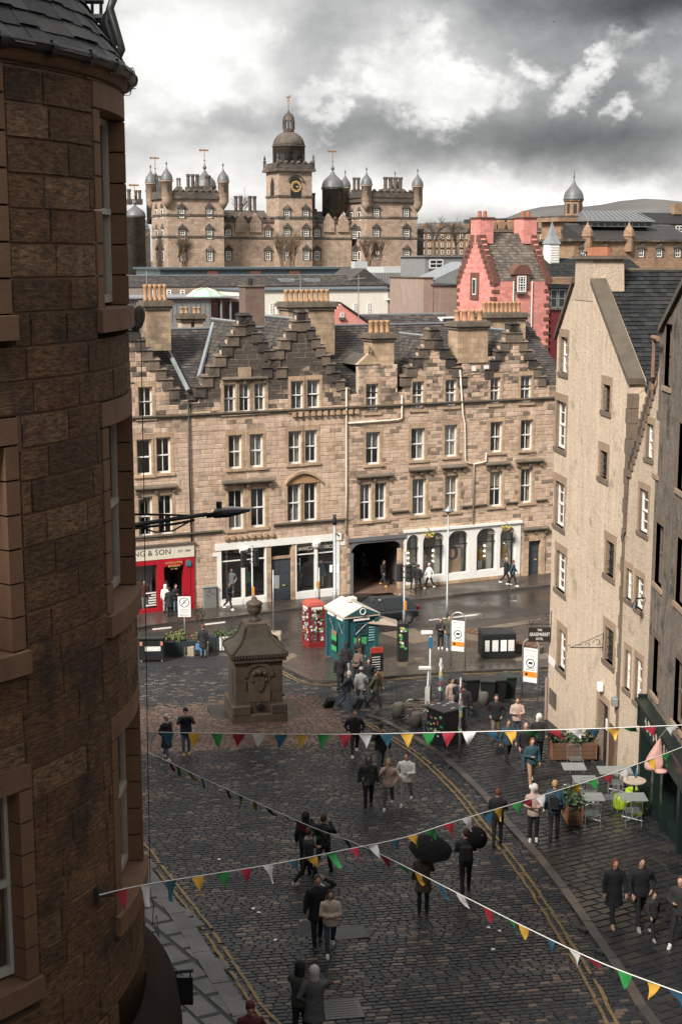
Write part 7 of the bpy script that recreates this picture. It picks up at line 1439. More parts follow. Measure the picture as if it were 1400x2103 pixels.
o = spot('direction_post', 562, 1317, 'slim grey sign post in a concrete block beside the well', 'sign post'); MB().bevbox(-.42, .42, -.33, .33, 0, .52, .05).build('concrete_block', CONC, o); MB().tube([(0, 0, .5), (0, 0, 3.9)], .04, 8).build('post', METAL, o, True); MB().box(-.03, .32, -.01, .02, 2.9, 3.6).build('panel', METAL, o)
def arch_sign(px, py, lb, rz):
    o = spot('zone_sign', px, py, lb, 'sign', rz, 'arched zone signs', .1); b = MB(); pts = [(-.36, 0, 0), (-.36, 0, 2.3)] + [(-.36 * math.cos(k * math.pi / 8), 0, 2.3 + .36 * math.sin(k * math.pi / 8)) for k in range(1, 8)] + [(.36, 0, 2.3), (.36, 0, 0)]; b.tube(pts, .035, 8); b.build('hoop', mat('brushed_steel', (.5, .48, .45), .35, .1, 6, 0, metal=.7), o, True)
    pn = MB().box(-.31, .31, -.03, .0, .75, 2.25).build('panel', WHITE, o); MB().box(-.3, .3, -.035, -.031, .98, 1.22).build('orange_plate', mat('sign_orange', (.65, .2, .015), .5), pn); MB().lathe([(.16, 0), (.2, 0), (.2, .008), (.16, .008), (.16, 0)], 18).build('sign_ring', NAVYL, pn, True, (0, -.032, 1.6), (R(90), 0, 0)); MB().box(-.09, .09, -.036, -.031, 1.55, 1.66).build('sign_symbol', NAVYL, pn)
    for t_, z_, wd in (('PEDESTRIAN', 2.15, .5), ('and CYCLE', 2.04, .44), ('ZONE', 1.92, .34)): letters(t_, .1, NAVYL, pn, face_M(0, -.032, z_), extrude=.002, width=wd)
    for k in range(2): MB().box(-.2 + .03 * k, .2, -.034, -.031, 1.29 + k * .07, 1.315 + k * .07).build('print_line', NAVYL, pn)
    MB().prism([(-.17 + .07 * math.cos(k * .7), 1.1 + .07 * math.sin(k * .7)) for k in range(9)], -.039, -.0355).build('camera_symbol', NAVYL, pn)
arch_sign(939, 1372, 'arched steel zone sign beside the standing couple', R(-20)); arch_sign(1087, 1440, 'arched steel zone sign close to the pale gable', R(-28))
o = spot('information_totem', 826, 1372, 'tall black information totem plastered with stickers', 'totem', R(10), lift=.1); MB().box(-.22, .22, -.09, .09, 0, .28).build('base', SLABT, o); bt = MB().bevbox(-.26, .26, -.13, .13, .28, 2.15, .03).build('panel', BLACK, o); rs_ = random.Random(4)
for k in range(18): x, z_ = rs_.uniform(-.17, .17), rs_.uniform(.9, 2.0); MB().box(x - .06, x + .06, -.137, -.131, z_ - .05, z_ + .05).build('sticker', rs_.choice(STICK[:3]), bt)
o = spot('camera_pole', 876, 1500, 'grey pole carrying two white cameras beside the bicycle', 'pole', 0, lift=.1); MB().tube([(0, 0, 0), (0, 0, 1.1), (0, 0, 1.15), (.05, 0, 2.4)], [.09, .09, .06, .06], 8).build('pole', METAL, o, True); MB().bevbox(-.35, .15, -.1, .1, 2.4, 2.5, .03).build('camera', WHITE, o); MB().box(-.09, .09, -.07, -.05, 1.0, 1.7).build('notice', WHITE, o)
o = spot('camera_pole', 882, 1440, 'taller grey camera pole behind the bicycle rack', 'pole', 0, lift=.1); MB().tube([(0, 0, 0), (0, 0, 1.0), (0, 0, 1.05), (0, 0, 2.9)], [.08, .08, .05, .05], 8).build('pole', METAL, o, True); MB().bevbox(-.4, .1, -.1, .1, 2.9, 3.02, .03).build('camera', WHITE, o); MB().box(-.08, .1, -.1, -.06, 2.3, 2.75).build('blue_sign', mat('sign_blue', (.03, .13, .25), .5), o)
for px, py, lb, h in ((904, 1450, 'sticker-covered post beside the wheelie bins', 2.0), (943, 1562, 'sticker-covered slim post in front of the black bin', 3.0)):
    o = spot('sticker_post', px, py, lb, 'post', 0, 'sticker-covered posts', .1); MB().tube([(0, 0, 0), (0, 0, h)], .07 if h < 2.5 else .045, 8).build('post', METAL, o, True); rs_ = random.Random(px)
    for k in range(16): z_ = rs_.uniform(.6, h - .1); MB(Matrix.Rotation(rs_.uniform(-1, 1), 4, 'Z')).box(-.05, .05, -.085 if h < 2.5 else -.058, -.06 if h < 2.5 else -.04, z_ - .07, z_ + .07).build('sticker', rs_.choice(STICK), o)
# bins -----------------------------------------------------------------------------
BIN = mat('bin_black_plastic', (.01, .011, .012), .45, .2, 6, .05); BING = mat('bin_dark_green', (.012, .02, .018), .45, .2, 6, .05)
def big_bin(px, py, lb, rz, w, d, h, posters):
    o = spot('street_bin', px, py, lb, 'bin', rz, None, .1); bd = MB().bevbox(-w, w, -d, d, .08, h, .05).build('body', BIN, o); MB().lathe([(1, 0), (.96, .08), (.3, .2), (.02, .22)], 4, (0, 0, h), sx=w * 1.45, sy=d * 1.45, a0=math.pi / 4, a1=math.pi / 4 + 2 * math.pi).build('lid', BIN, o)
    for x, wd, c in posters: MB().box(x - wd / 2, x + wd / 2, -d - .008, -d, h * .35, h * .8).build('poster', c, bd)
big_bin(1019, 1352, 'large black street bin with posters beside the low bench', R(5), .85, .6, 1.25, ((-.6, .22, STICK[0]), (-.2, .3, STICK[0]), (.22, .3, WHITE), (.6, .3, STICK[0])))
o = spot('bin_store', 915, 1530, 'black graffitied box bin in front of the bicycle rack', 'bin', R(38), lift=.1); bd = MB().bevbox(-.55, .55, -.5, .5, 0, 1.35, .03).build('body', BIN, o); MB().bevbox(-.6, .6, -.55, .55, 1.35, 1.43, .02).build('top', BIN, o); rs_ = random.Random(17)
for k in range(26): x, z_ = rs_.uniform(-.48, .48), rs_.uniform(.3, 1.25); MB(Matrix.Rotation(-math.pi / 2, 4, 'Z')).box(x - .05, x + .05, -.556, -.55, z_ - .03, z_ + .03).build('sticker', rs_.choice(STICK), bd)
for k in range(8): x, y_ = rs_.uniform(-.5, .5), rs_.uniform(-.45, .45); MB().box(x - .09, x + .09, y_ - .02, y_ + .02, 1.43, 1.434).build('graffiti', STICK[0], bd)
def wheelie(px, py, lb, rz, m=BIN):
    o = spot('wheelie_bin', px, py, lb, 'bin', rz, 'wheelie bins on the right pavement', .1); b = MB(); b.add([(-.25, -.28, .08), (.25, -.28, .08), (.25, .25, .08), (-.25, .25, .08), (-.31, -.36, 1.0), (.31, -.36, 1.0), (.31, .33, 1.0), (-.31, .33, 1.0)], [(0, 3, 2, 1), (0, 1, 5, 4), (1, 2, 6, 5), (2, 3, 7, 6), (3, 0, 4, 7), (4, 5, 6, 7)]); b.build('body', m, o); MB().bevbox(-.34, .34, -.4, .36, 1.0, 1.08, .03).build('lid', m, o); MB().tube([(-.28, .4, 1.0), (.28, .4, 1.0)], .025, 6).build('handle', m, o)
    for x in (-.27, .27): MB(Matrix.Translation((x, .26, .12)) @ Matrix.Rotation(R(90), 4, 'Y')).lathe([(.02, -.03), (.12, -.03), (.12, .03), (.02, .03)], 12).build('wheel', RUBBER, o)
wheelie(965, 1445, 'black wheelie bin nearest the sticker-covered post', R(10)); wheelie(1000, 1448, 'black wheelie bin behind the man in khaki trousers', R(-5)); wheelie(1020, 1446, 'middle black wheelie bin of the three behind the khaki trousers', R(8)); wheelie(1040, 1440, 'dark green wheelie bin with white sticker, nearest the arched sign', R(12), BING); wheelie(938, 1443, 'black wheelie bin hidden behind the woman in the pale coat', R(-8))
o = spot('wheeled_skip', 313, 1357, 'large black wheeled bin with white label at the tower edge', 'bin', R(4)); bd = MB().bevbox(-.62, .62, -.45, .45, .2, 1.2, .04).build('body', BIN, o); MB().bevbox(-.66, .66, -.5, .5, 1.2, 1.34, .06).build('lid', BIN, o); MB().box(-.3, .45, -.456, -.45, .62, .85).build('label_plate', STICK[0], bd)
for x in (-.5, .5): MB().box(x - .06, x + .06, -.456, -.45, .9, 1.1).build('reflector', mat('reflector', (.5, .2, .15), .4), bd); MB(Matrix.Translation((x, -.3, .1)) @ Matrix.Rotation(R(90), 4, 'Y')).lathe([(.02, -.03), (.1, -.03), (.1, .03), (.02, .03)], 10).build('wheel', METAL, o)
o = spot('utility_cabinet', 430, 1250, 'grey graffitied utility cabinet against the tenement wall', 'cabinet', T.ang, lift=.1); MB().bevbox(-.42, .42, -.22, .22, 0, 1.25, .03).build('body', mat('cabinet_grey', (.17, .17, .16), .6, .2, 3, .05), o); MB().bevbox(-.46, .46, -.26, .26, 1.25, 1.32, .02).build('lid', METAL, o); rs_ = random.Random(8)
for k in range(7): x, z_ = rs_.uniform(-.3, .3), rs_.uniform(.6, 1.1); MB().tube([(x, -.225, z_), (x + .08, -.225, z_ + .1), (x + .14, -.225, z_ - .02), (x + .2, -.225, z_ + .08)], .012, 4).build('graffiti', NAVYL, o)
# planters --------------------------------------------------------------------------
LEAFG = [mat('leaf_a', (.045, .075, .02), .6, .4, 5, .1), mat('leaf_b', (.085, .11, .03), .6, .4, 5, .1), mat('leaf_c', (.02, .035, .014), .6, .4, 5, .1), mat('leaf_y', (.16, .14, .03), .6, .4, 5, .1)]
def foliage(parent, n, sx, sy, z0, h, mats, rng, size=.09, name='foliage'):
    b = MB()
    clumps = [(rng.uniform(-sx, sx), rng.uniform(-sy, sy), rng.uniform(.3, 1.0) * h) for _ in range(max(4, int(sx * 12)))]
    for k in range(n):
        c = rng.choice(clumps); p = Vector((c[0] + rng.gauss(0, .11), c[1] + rng.gauss(0, .1), z0 + c[2] * rng.random() ** .7)); d = Vector((rng.uniform(-1, 1), rng.uniform(-1, 1), rng.uniform(-.3, 1))).normalized() * size * rng.uniform(.6, 1.3); e = d.orthogonal().normalized() * size * .42; m_ = d.cross(e).normalized() * size * .12; b.add([p - d * .6, p + e + m_, p + d, p - e + m_], [(0, 1, 2), (0, 2, 3)], rng.randrange(len(mats)))
    for c in clumps: b.tube([(c[0], c[1], z0 - .1), (c[0], c[1], z0 + c[2] * .9)], .012, 4, len(mats) - 1)
    return b.build(name, mats, parent)
def street_planter(px, py, lb, w, rz, m, mats, pale):
    o = spot('street_planter', px, py, lb, 'planter', rz); b = MB(); b.box(-w, w, -.35, .35, .08, .75); b.build('box', m, o)
    n = int(w * 2 / .16)
    for k in range(n): MB().box(-w + .02 + k * .16, -w + .14 + k * .16, -.385, -.35, .1, .82).build('slat', m if not (pale and 2 < k < 11) else STICK[0], o)
    for x in (-w, w): MB().box(x - .05, x + .05, -.4, -.3, 0, .9).build('post', m, o)
    foliage(o, 420, w - .1, .26, .72, .55, mats, random.Random(px), .09)
PLG = mat('planter_grey_green', (.02, .03, .032), .6, .2)
street_planter(378, 1345, 'dark slatted street planter with yellowish shrubs behind the zone sign', .95, R(10), PLG, LEAFG[:2] + LEAFG[3:], False); street_planter(468, 1335, 'slatted street planter with a dark evergreen beside the woman with the blue bag', .95, R(8), PLG, LEAFG[:3], True)
def shrub(px, py, lb, seed): p = G(px, py); p.z += .6; bare_tree('thin_shrub', p, 1.5, .35, lb, seed, TWIGD, 3, 3, .012, None, 1.0)
shrub(408, 1318, 'thin leafless shrub rising from the left street planter', 77)
WOODP = mat('planter_wood', (.11, .055, .03), .7, .35, 3, .3, streak=.2); WOODE = mat('planter_wood_pale', (.24, .11, .05), .7, .3, 3, .3)
def wood_planter(px, py, lb, w, d, h, rz, seed):
    o = spot('wooden_planter', px, py, lb, 'planter', rz, None, .12)
    for k in range(4): MB().box(-w, w, -d, -d + .04, .1 + k * h / 4, .1 + (k + 1) * h / 4 - .012).build('plank', WOODP, o); MB().box(-w, w, d - .04, d, .1 + k * h / 4, .1 + (k + 1) * h / 4 - .012).build('plank', WOODP, o); MB().box(-w - .03, -w, -d, d, .1 + k * h / 4, .1 + (k + 1) * h / 4 - .012).build('plank', WOODE, o); MB().box(w, w + .03, -d, d, .1 + k * h / 4, .1 + (k + 1) * h / 4 - .012).build('plank', WOODE, o)
    MB().box(-w + .02, w - .02, -d + .05, d - .05, .06, h + .02).build('soil', JOINT, o)
    for x in (-w + .1, w - .1): MB().box(x - .05, x + .05, -d + .05, d - .05, 0, .1).build('foot', WOODP, o)
    foliage(o, 620, w - .08, d - .1, h + .02, .42, LEAFG[2:3] * 2 + LEAFG[:1], random.Random(seed), .1)
wood_planter(1174, 1566, 'long wooden planter of dark shrubs against the pale house', .78, .3, .62, R(3), 5); wood_planter(1170, 1690, 'short wooden planter end-on beside the cafe tables', .2, .75, .6, R(2), 6)
# bench, bollards, racks, bicycle -------------------------------------------------------
o = spot('stone_bench', 985, 1318, 'long low stone bench with timber slats behind the big bin', 'bench', R(-32), lift=.09); MB().bevbox(-2.3, 1.4, -.3, .3, 0, .4, .05).build('stone_seat', SLABT, o)
for k in range(9): MB().box(-2.1 + k * .38, -1.76 + k * .38, -.34, .34, .4, .45).build('slat', WOODP, o)
o = spot('stone_bench', 1078, 1342, 'short end of timber-topped stone bench right of the big bin', 'bench', R(-32), lift=.09); MB().bevbox(-.9, .9, -.3, .3, 0, .4, .05).build('stone_seat', SLABT, o)
for k in range(4): MB().box(-.8 + k * .4, -.44 + k * .4, -.34, .34, .4, .45).build('slat', WOODP, o)
for px, py, lb in ((818, 1476, 'squat concrete bollard at the tip of the pavement'), (855, 1496, 'squat concrete bollard in front of the bicycle'), (993, 1450, 'squat concrete bollard between the wheelie bins')):
    o = MB().lathe([(.26, 0), (.22, .5), (.2, .56), (.12, .58)], 14).build('bollard', mat('bollard_stone', (.11, .1, .08), .85, .3, 5, .3), None, True); o.location = G(px, py); o.location.z += .1; tag(o, lb, 'bollard', 'squat concrete bollards')
def rack(px, py, lb, rz):
    o = MB(); o.tube([(-.5, 0, 0), (-.5, 0, .62), (-.4, 0, .75), (.4, 0, .75), (.5, 0, .62), (.5, 0, 0)], .03, 8); o.tube([(-.5, 0, .35), (.5, 0, .35)], .02, 6); q = o.build('cycle_rack', mat('rack_steel', (.3, .27, .24), .35, .1, 5, 0, metal=.6), None, True); q.location = G(px, py); q.location.z += .1; q.rotation_euler = (0, 0, rz); tag(q, lb, 'cycle rack', 'steel cycle racks')
rack(858, 1478, 'steel cycle rack holding the bicycle', R(4)); rack(893, 1500, 'steel cycle rack in front of the bicycle', R(4))
def bicycle():
    o = spot('bicycle', 865, 1490, 'thin-framed bicycle leaning on the cycle racks', 'bicycle', R(5), lift=.1); FM = mat('bike_frame_brown', (.16, .06, .035), .4)
    for x in (-.5, .52):
        M = Matrix.Translation((x, 0, .34)) @ Matrix.Rotation(R(90), 4, 'X'); w = MB(M); w.tube([(.33 * math.cos(k * math.pi / 12), .33 * math.sin(k * math.pi / 12), 0) for k in range(25)], .018, 6, caps=False); wo = w.build('wheel', RUBBER, o, True); sp_ = MB(M)
        for k in range(12): a = k * math.pi / 6; sp_.tube([(0, 0, 0), (.32 * math.cos(a), .32 * math.sin(a), 0)], .003, 3)
        sp_.build('spokes', METAL, wo)
    f = MB(); A, B_, C_, D_ = (-.5, 0, .34), (-.05, 0, .3), (-.18, 0, .82), (.36, 0, .86)
    for a, c in ((A, B_), (A, C_), (B_, C_), (B_, D_), (C_, D_), (D_, (.52, 0, .34))): f.tube([a, c], .017, 6)
    f.build('frame', FM, o, True); MB().tube([C_, (-.2, 0, .95)], .013, 5).build('seat_post', METAL, o); MB().prism([(-.33, .93), (-.08, .95), (-.06, .98), (-.33, 1.0)], -.06, .06).build('saddle', RUBBER, o); MB().tube([(.36, 0, .84), (.34, 0, .98), (.4, -.02, 1.0), (.4, -.25, .98), (.32, -.25, .96)], .013, 5).build('handlebar', RUBBER, o); MB().tube([(.34, 0, .98), (.4, .02, 1.0), (.4, .25, .98), (.32, .25, .96)], .013, 5).build('handlebar', RUBBER, o); MB(Matrix.Translation((-.05, .04, .3)) @ Matrix.Rotation(R(90), 4, 'X')).lathe([(.02, 0), (.1, 0), (.1, .01), (.02, .01)], 14).build('chainring', METAL, o)
bicycle()
# cafe tables and wire chairs ------------------------------------------------------------
TBL = mat('grey_table_top', (.2, .215, .21), .4, .15, 3, .05); WIRE = mat('wire_steel', (.24, .26, .26), .4, .1, 6, 0, metal=.5); LIME = mat('lime_plastic', (.3, .42, .02), .45, .1, 4, 0)
def table(px, py, lb, w, d, rz, round_=False):
    o = spot('cafe_table', px, py, lb, 'table', rz, None, .12)
    if round_: MB().lathe([(w, 0), (w, .03), (.02, .032)], 20, (0, 0, .98)).build('table_top', mat('pale_round_top', (.42, .33, .26), .5), o); MB().tube([(0, 0, 0), (0, 0, .98)], .035, 8).build('stem', BLACK, o); MB().lathe([(.25, 0), (.25, .02), (.04, .04)], 14).build('foot', BLACK, o)
    else:
        MB().bevbox(-w, w, -d, d, .71, .745, .008).build('table_top', TBL, o); MB().tube([(0, 0, .05), (0, 0, .71)], .03, 8).build('stem', METAL, o); f = MB(); f.tube([(-.28, -.2, .02), (.28, .2, .02)], .025, 5); f.tube([(-.28, .2, .02), (.28, -.2, .02)], .025, 5); f.build('foot', METAL, o)
def chair_proto():
    o = empty('wire_chair', (0, 0, 0), 0); 
    for x, y in ((-.22, -.22), (.22, -.22), (-.22, .22), (.22, .22)): MB().tube([(x * 1.1, y * 1.15, 0), (x, y, .45)], .012, 5).build('leg', WIRE, o)
    b = MB()
    for k in range(9): b.tube([(-.23 + k * .0575, -.22, .45), (-.23 + k * .0575, .22, .44)], .006, 4)
    for k in range(6): b.tube([(-.23, -.22 + k * .088, .448), (.23, -.22 + k * .088, .448)], .006, 4)
    b.build('seat', WIRE, o); b = MB(); b.tube([(-.24, .22, .44), (-.24, .3, .82), (-.15, .31, .86), (.15, .31, .86), (.24, .3, .82), (.24, .22, .44)], .011, 5)
    for k in range(8): b.tube([(-.19 + k * .054, .225, .45), (-.19 + k * .054, .305, .85)], .005, 4)
    b.build('backrest', WIRE, o); return o
ch0 = chair_proto()
CH = [(1213, 1706, R(180), 'wire chair drawn up to the nearest grey cafe table'), (1209, 1664, R(0), 'wire chair behind the nearest grey cafe table'), (1245, 1672, R(-80), 'wire chair turned sideways between the cafe tables'), (1180, 1590, R(5), 'wire chair behind the farthest grey table'), (1262, 1640, R(170), 'wire chair at the middle of the long grey table'), (1290, 1634, R(175), 'wire chair at the right end of the long grey table'), (1296, 1700, R(180), 'wire chair beside the lime green stools'), (1288, 1590, R(0), 'wire chair behind the long grey table')]
for i, (px, py, rz, lb) in enumerate(CH):
    o = ch0 if i == 0 else copy_tree(ch0); p = G(px, py); p.z += .12; o.location = p; o.rotation_euler = (0, 0, rz); tag(o, lb, 'chair', 'wire cafe chairs')
table(1176, 1624, 'grey cafe table farthest from the camera by the planter', .38, .33, 0); table(1199, 1652, 'grey cafe table in the middle beside the planter', .38, .32, 0); table(1211, 1690, 'nearest grey square cafe table', .38, .32, 0); table(1268, 1632, 'long grey cafe table near the shopfront', .68, .36, 0); table(1299, 1672, 'tall round pale cafe table', .36, .36, 0, True); table(1297, 1690, 'grey cafe table below the tall round table', .4, .32, 0)
for px, py, lb in ((1272, 1668, 'lime green drum stool left of the round table'), (1296, 1655, 'lime green drum stool behind the round table'), (1308, 1680, 'lime green drum stool under the grey table')):
    o = MB().lathe([(.2, 0), (.23, .1), (.24, .3), (.21, .44), (.19, .46), (.15, .43)], 16).build('drum_stool', LIME, None, True); o.location = G(px, py); o.location.z += .12; tag(o, lb, 'stool', 'lime green stools')
# ------------------------------------------------------------------ people
CL = {'K': (.010, .010, .012), 'k': (.022, .021, .022), 'N': (.012, .017, .026), 'J': (.075, .12, .17), 'j': (.035, .05, .07), 'W': (.62, .6, .57), 'C': (.5, .4, .32), 'P': (.46, .33, .28), 'G': (.26, .26, .26), 'g': (.09, .095, .1), 'O': (.05, .05, .03), 'B': (.06, .038, .024), 'H': (.2, .155, .105), 'D': (.03, .055, .075), 'T': (.02, .06, .075), 'R': (.25, .02, .03), 'Y': (.45, .28, .06), 'E': (.12, .3, .12), 'M': (.09, .015, .02), 'S': (.45, .27, .19), 's': (.12, .065, .045), 'h': (.03, .02, .014), 'b': (.36, .24, .12), 'r': (.14, .045, .02), 'w': (.42, .4, .38), 'n': (.05, .03, .018), 'F': (.1, .062, .045), 'L': (.33, .2, .13), 'c': (.05, .052, .048)}
def cloth(k): return mat('cloth_' + k if k not in 'Ssnhbrw' else 'tone_' + k, CL[k], .85 if k not in 'Ss' else .55, .2, 9, .25)
CAMO = mat('cloth_camo', (.03, .032, .033), .85, .2, 9, .2, spots=((.3, .3, .29), .53, 6))
WRINK = bpy.data.textures.new('wrinkle', 'CLOUDS'); WRINK.noise_scale = .13
def skin_mods(o, vox, disp=0.0, it=4):
    m = o.modifiers.new('r', 'REMESH'); m.mode = 'VOXEL'; m.voxel_size = vox; m.use_smooth_shade = True
    s = o.modifiers.new('s', 'SMOOTH'); s.iterations = it; s.factor = .5
    if disp: d = o.modifiers.new('d', 'DISPLACE'); d.texture = WRINK; d.strength = disp; d.mid_level = .5
def limb(b, pts, rs):
    P_ = [Vector(p) for p in pts]; a = (P_[0] - P_[1]).normalized(); c = (P_[-1] - P_[-2]).normalized()
    b.tube([P_[0] + a * rs[0] * .8] + P_ + [P_[-1] + c * rs[-1] * .8], [rs[0] * .55] + list(rs) + [rs[-1] * .55], 10)
def loft(b, rings, n=14):
    vs = [(cx + rx * math.cos(2 * math.pi * i / n), cy + ry * math.sin(2 * math.pi * i / n), z) for (cx, cy, z, rx, ry) in rings for i in range(n)]
    b.add(vs, [(j * n + i, j * n + (i + 1) % n, (j + 1) * n + (i + 1) % n, (j + 1) * n + i) for j in range(len(rings) - 1) for i in range(n)] + [tuple(range(n - 1, -1, -1)), tuple((len(rings) - 1) * n + i for i in range(n))])
ARMS = {'down': ((.26, .02, 1.13), (.27, -.04, .88)), 'sf': ((.26, -.08, 1.14), (.23, -.24, .95)), 'sb': ((.27, .13, 1.14), (.27, .13, .89)), 'pocket': ((.31, .08, 1.14), (.21, -.08, .97)), 'chest': ((.26, -.07, 1.14), (.07, -.27, 1.17)), 'face': ((.27, -.15, 1.25), (.06, -.22, 1.52)), 'head': ((.4, -.03, 1.52), (.13, -.03, 1.7)), 'umb': ((.23, -.12, 1.17), (.12, -.24, 1.36)), 'pull': ((.29, .14, 1.15), (.32, .34, .97)), 'bag': ((.27, .0, 1.13), (.29, -.02, .87)), 'around': ((.46, .04, 1.38), (.68, -.08, 1.36)), 'cross': ((.25, -.08, 1.13), (-.06, -.2, 1.12)), 'out': ((.3, -.1, 1.16), (.24, -.34, 1.1))}
def person(px, py, rz, h, legs, la, ra, top, bot, shoe, hstyle, hcol, label, skin='S', hem=.86, lean=0.0, build=1.0, lift=.02, name='person', cat='person', drop=0.0, loc=None, look=0.0, extra=None):
    p = Vector(loc) if loc is not None else G(px, py, lift); k = h / 1.75; fine = p.y < 50
    a = {'stand': .03, 'walk': .38, 'step': .24}[legs]; hip = .93
    def leg(s, sw, bend):
        h0 = Vector((s * .092, 0, hip)); kn = h0 + Vector((s * .012, -math.sin(sw), -math.cos(sw))) * .44; sh = sw - bend; an = kn + Vector((0, -math.sin(sh), -math.cos(sh))) * .41; return h0, kn, an
    LL, RL = leg(-1, a, a * .25 + .04), leg(1, -a * .9, a * .7 + .05); dz = min(LL[2].z, RL[2].z) - .085
    def sh(v): return Vector((v[0], v[1], v[2] - dz))
    LL = [sh(v) for v in LL]; RL = [sh(v) for v in RL]
    def tl(v):            # lean the trunk about the hips
        y, z = v[1], v[2] - hip; c, s_ = math.cos(lean), math.sin(lean); return Vector((v[0] * build, y * c - z * s_, hip - dz + z * c + y * s_))
    ring = [(.86, .15, .115), (.95, .165, .12), (1.05, .15, .108), (1.18, .15, .108), (1.3, .175, .12), (1.4, .185, .11), (1.46, .13, .085), (1.5, .07, .06)]
    def trunk(b, g, z0):
        loft(b, [(tl((0, 0, z)).x, tl((0, 0, z)).y, tl((0, 0, z)).z, (rx + g) * build, ry + g) for z, rx, ry in ring if z >= z0])
    hd = tl((0, -.03, 1.655)); nk = tl((0, 0, 1.45))
    arms = []
    for s, kk in ((-1, la), (1, ra)):
        e, w = ARMS[kk]; arms.append([tl((s * .19, 0, 1.4)), tl((s * e[0], e[1], e[2])), tl((s * w[0], w[1], w[2]))])
    root = empty(name, p, rz, label, cat); root.scale = (k, k, k); sk = cloth(skin)
    # body: one continuous surface from head to foot
    b = MB(); trunk(b, 0, 0); limb(b, [nk, hd - Vector((0, -.01, .06))], [.06, .058]); b.ball(hd, .105, 12, sx=.78, sy=.92, sz=1.16); b.ball(hd + Vector((0, -.035, -.065)), .06, 8, sx=.85, sy=.9); b.ball(hd + Vector((0, -.1, -.01)), .02, 6, sz=1.4)
    for s in (-1, 1): b.ball(hd + Vector((s * .083, .01, -.005)), .022, 6, sx=.5)
    for L3 in (LL, RL): limb(b, L3, [.075, .052, .038]); b.ball(L3[2] + Vector((0, -.05, -.04)), .05, 8, sy=2.0, sx=.8)
    for (s0, e0, w0), s in zip(arms, (-1, 1)):
        limb(b, [s0, e0, w0], [.05, .04, .028]); d = (w0 - e0).normalized(); sd = d.cross(Vector((0, 1, .3))).normalized(); b.ball(w0 + d * .045, .038, 8, sx=.9, sy=.75)
        for f in range(4): q = w0 + d * .06 + sd * (.017 * (f - 1.5)); L_ = (.07, .085, .08, .062)[f]; cu = sd.cross(d) * .02; b.tube([q, q + d * L_ * .55 + cu * .5, q + d * L_ + cu * 1.6], [.011, .010, .008], 5)
        b.tube([w0 + d * .02 + sd * .03, w0 + d * .05 + sd * .055, w0 + d * .085 + sd * .05], [.013, .011, .009], 5)
    bo = b.build('body', sk, root); skin_mods(bo, .014 if fine else .02, 0, 2)
    # trousers or leggings
    b = MB(); loft(b, [(0, 0, v - dz, rx * build, ry) for v, rx, ry in ((.8, .16, .12), (.9, .175, .13), (1.0, .165, .12), (1.06, .155, .115))])
    for L3 in (LL, RL): limb(b, [L3[0], L3[1], L3[2] + Vector((0, 0, .02))], [.098 * build, .07, .056])
    skin_mods(b.build('trousers', cloth(bot), root), .022, .03)
    # upper garment with sleeves, hem where the photo shows it
    b = MB(); trunk(b, .035, hem if hem > .86 else .86)
    if hem < .86:
        zz = hip - dz; loft(b, [(0, 0, zz + (hem - hip) * 1.0, .235 * build, .2), (0, 0, zz + (hem - hip) * .5, .21 * build, .165), (0, 0, zz + .05, .19 * build, .15), tuple([0, tl((0, 0, 1.1)).y, tl((0, 0, 1.1)).z, .18 * build, .14])])
    else: q = tl((0, 0, hem)); loft(b, [(0, q.y, q.z - .05, .195 * build, .15), (0, q.y, q.z + .08, .19 * build, .145)])
    for (s0, e0, w0) in arms: limb(b, [s0, e0, e0 + (w0 - e0) * .9], [.076, .062, .047])
    limb(b, [nk - Vector((0, 0, .05)), nk + Vector((0, 0, .035))], [.09, .074])
    tm = CAMO if top == 'camo' else cloth(top); skin_mods(b.build('jacket', tm, root), .022, .035)
    for L3 in (LL, RL):
        q = L3[2]; b = MB(); loft(b, [(q.x, q.y - .045, q.z - .085, .048, .125), (q.x, q.y - .05, q.z - .045, .05, .125), (q.x, q.y - .03, q.z - .01, .042, .085), (q.x, q.y, q.z + .05, .042, .048)], 12); b.build('shoe', cloth(shoe), root, True)
    # hair, hood or hat
    hm = cloth(hcol) if hcol != '-' else None; b = MB()
    if hstyle == 'hood': hb = MB(); hb.ball(hd + Vector((0, .035, .01)), .135, 12, sx=.9, sy=.95, sz=1.15); hb.ball(hd + Vector((0, .06, -.12)), .12, 10, sx=1.0, sy=.8); o = hb.build('hood', tm if hcol == '-' else hm, root); skin_mods(o, .02, .015)
    else:
        b.ball(hd + Vector((0, .022, .03)), .108, 12, sx=.88, sy=.95, sz=1.08)
        if hstyle == 'long': loft(b, [(0, hd.y + .08, hd.z - .32, .085, .045), (0, hd.y + .07, hd.z - .15, .1, .06), (0, hd.y + .05, hd.z, .1, .07)])
        if hstyle == 'bun': b.ball(hd + Vector((0, .09, .09)), .05, 8)
        if hstyle == 'afro': b.ball(hd + Vector((0, .02, .05)), .125, 12)
        if hstyle not in ('bald',): o = b.build('hair', cloth('h') if hstyle in ('cap', 'beanie') else hm, root); skin_mods(o, .018, .02, 2)
        if hstyle == 'cap': c = MB(); c.lathe([(.105, 0), (.1, .05), (.06, .095), (.01, .105)], 14, hd + Vector((0, .012, .045)), sx=.9); c.box(-.07, .07, hd.y - .19, hd.y - .07, hd.z + .045, hd.z + .06); c.build('cap', hm, root, True)
        if hstyle == 'beanie': c = MB(); c.lathe([(.1, 0), (.108, .03), (.095, .09), (.05, .13), (.01, .135)], 14, hd + Vector((0, .015, .02)), sx=.9); c.build('beanie', hm, root, True)
    b = MB()
    for s in (-1, 1): b.ball(hd + Vector((s * .033, -.088, .008)), .011, 6)
    b.build('eyes', cloth('K'), root)
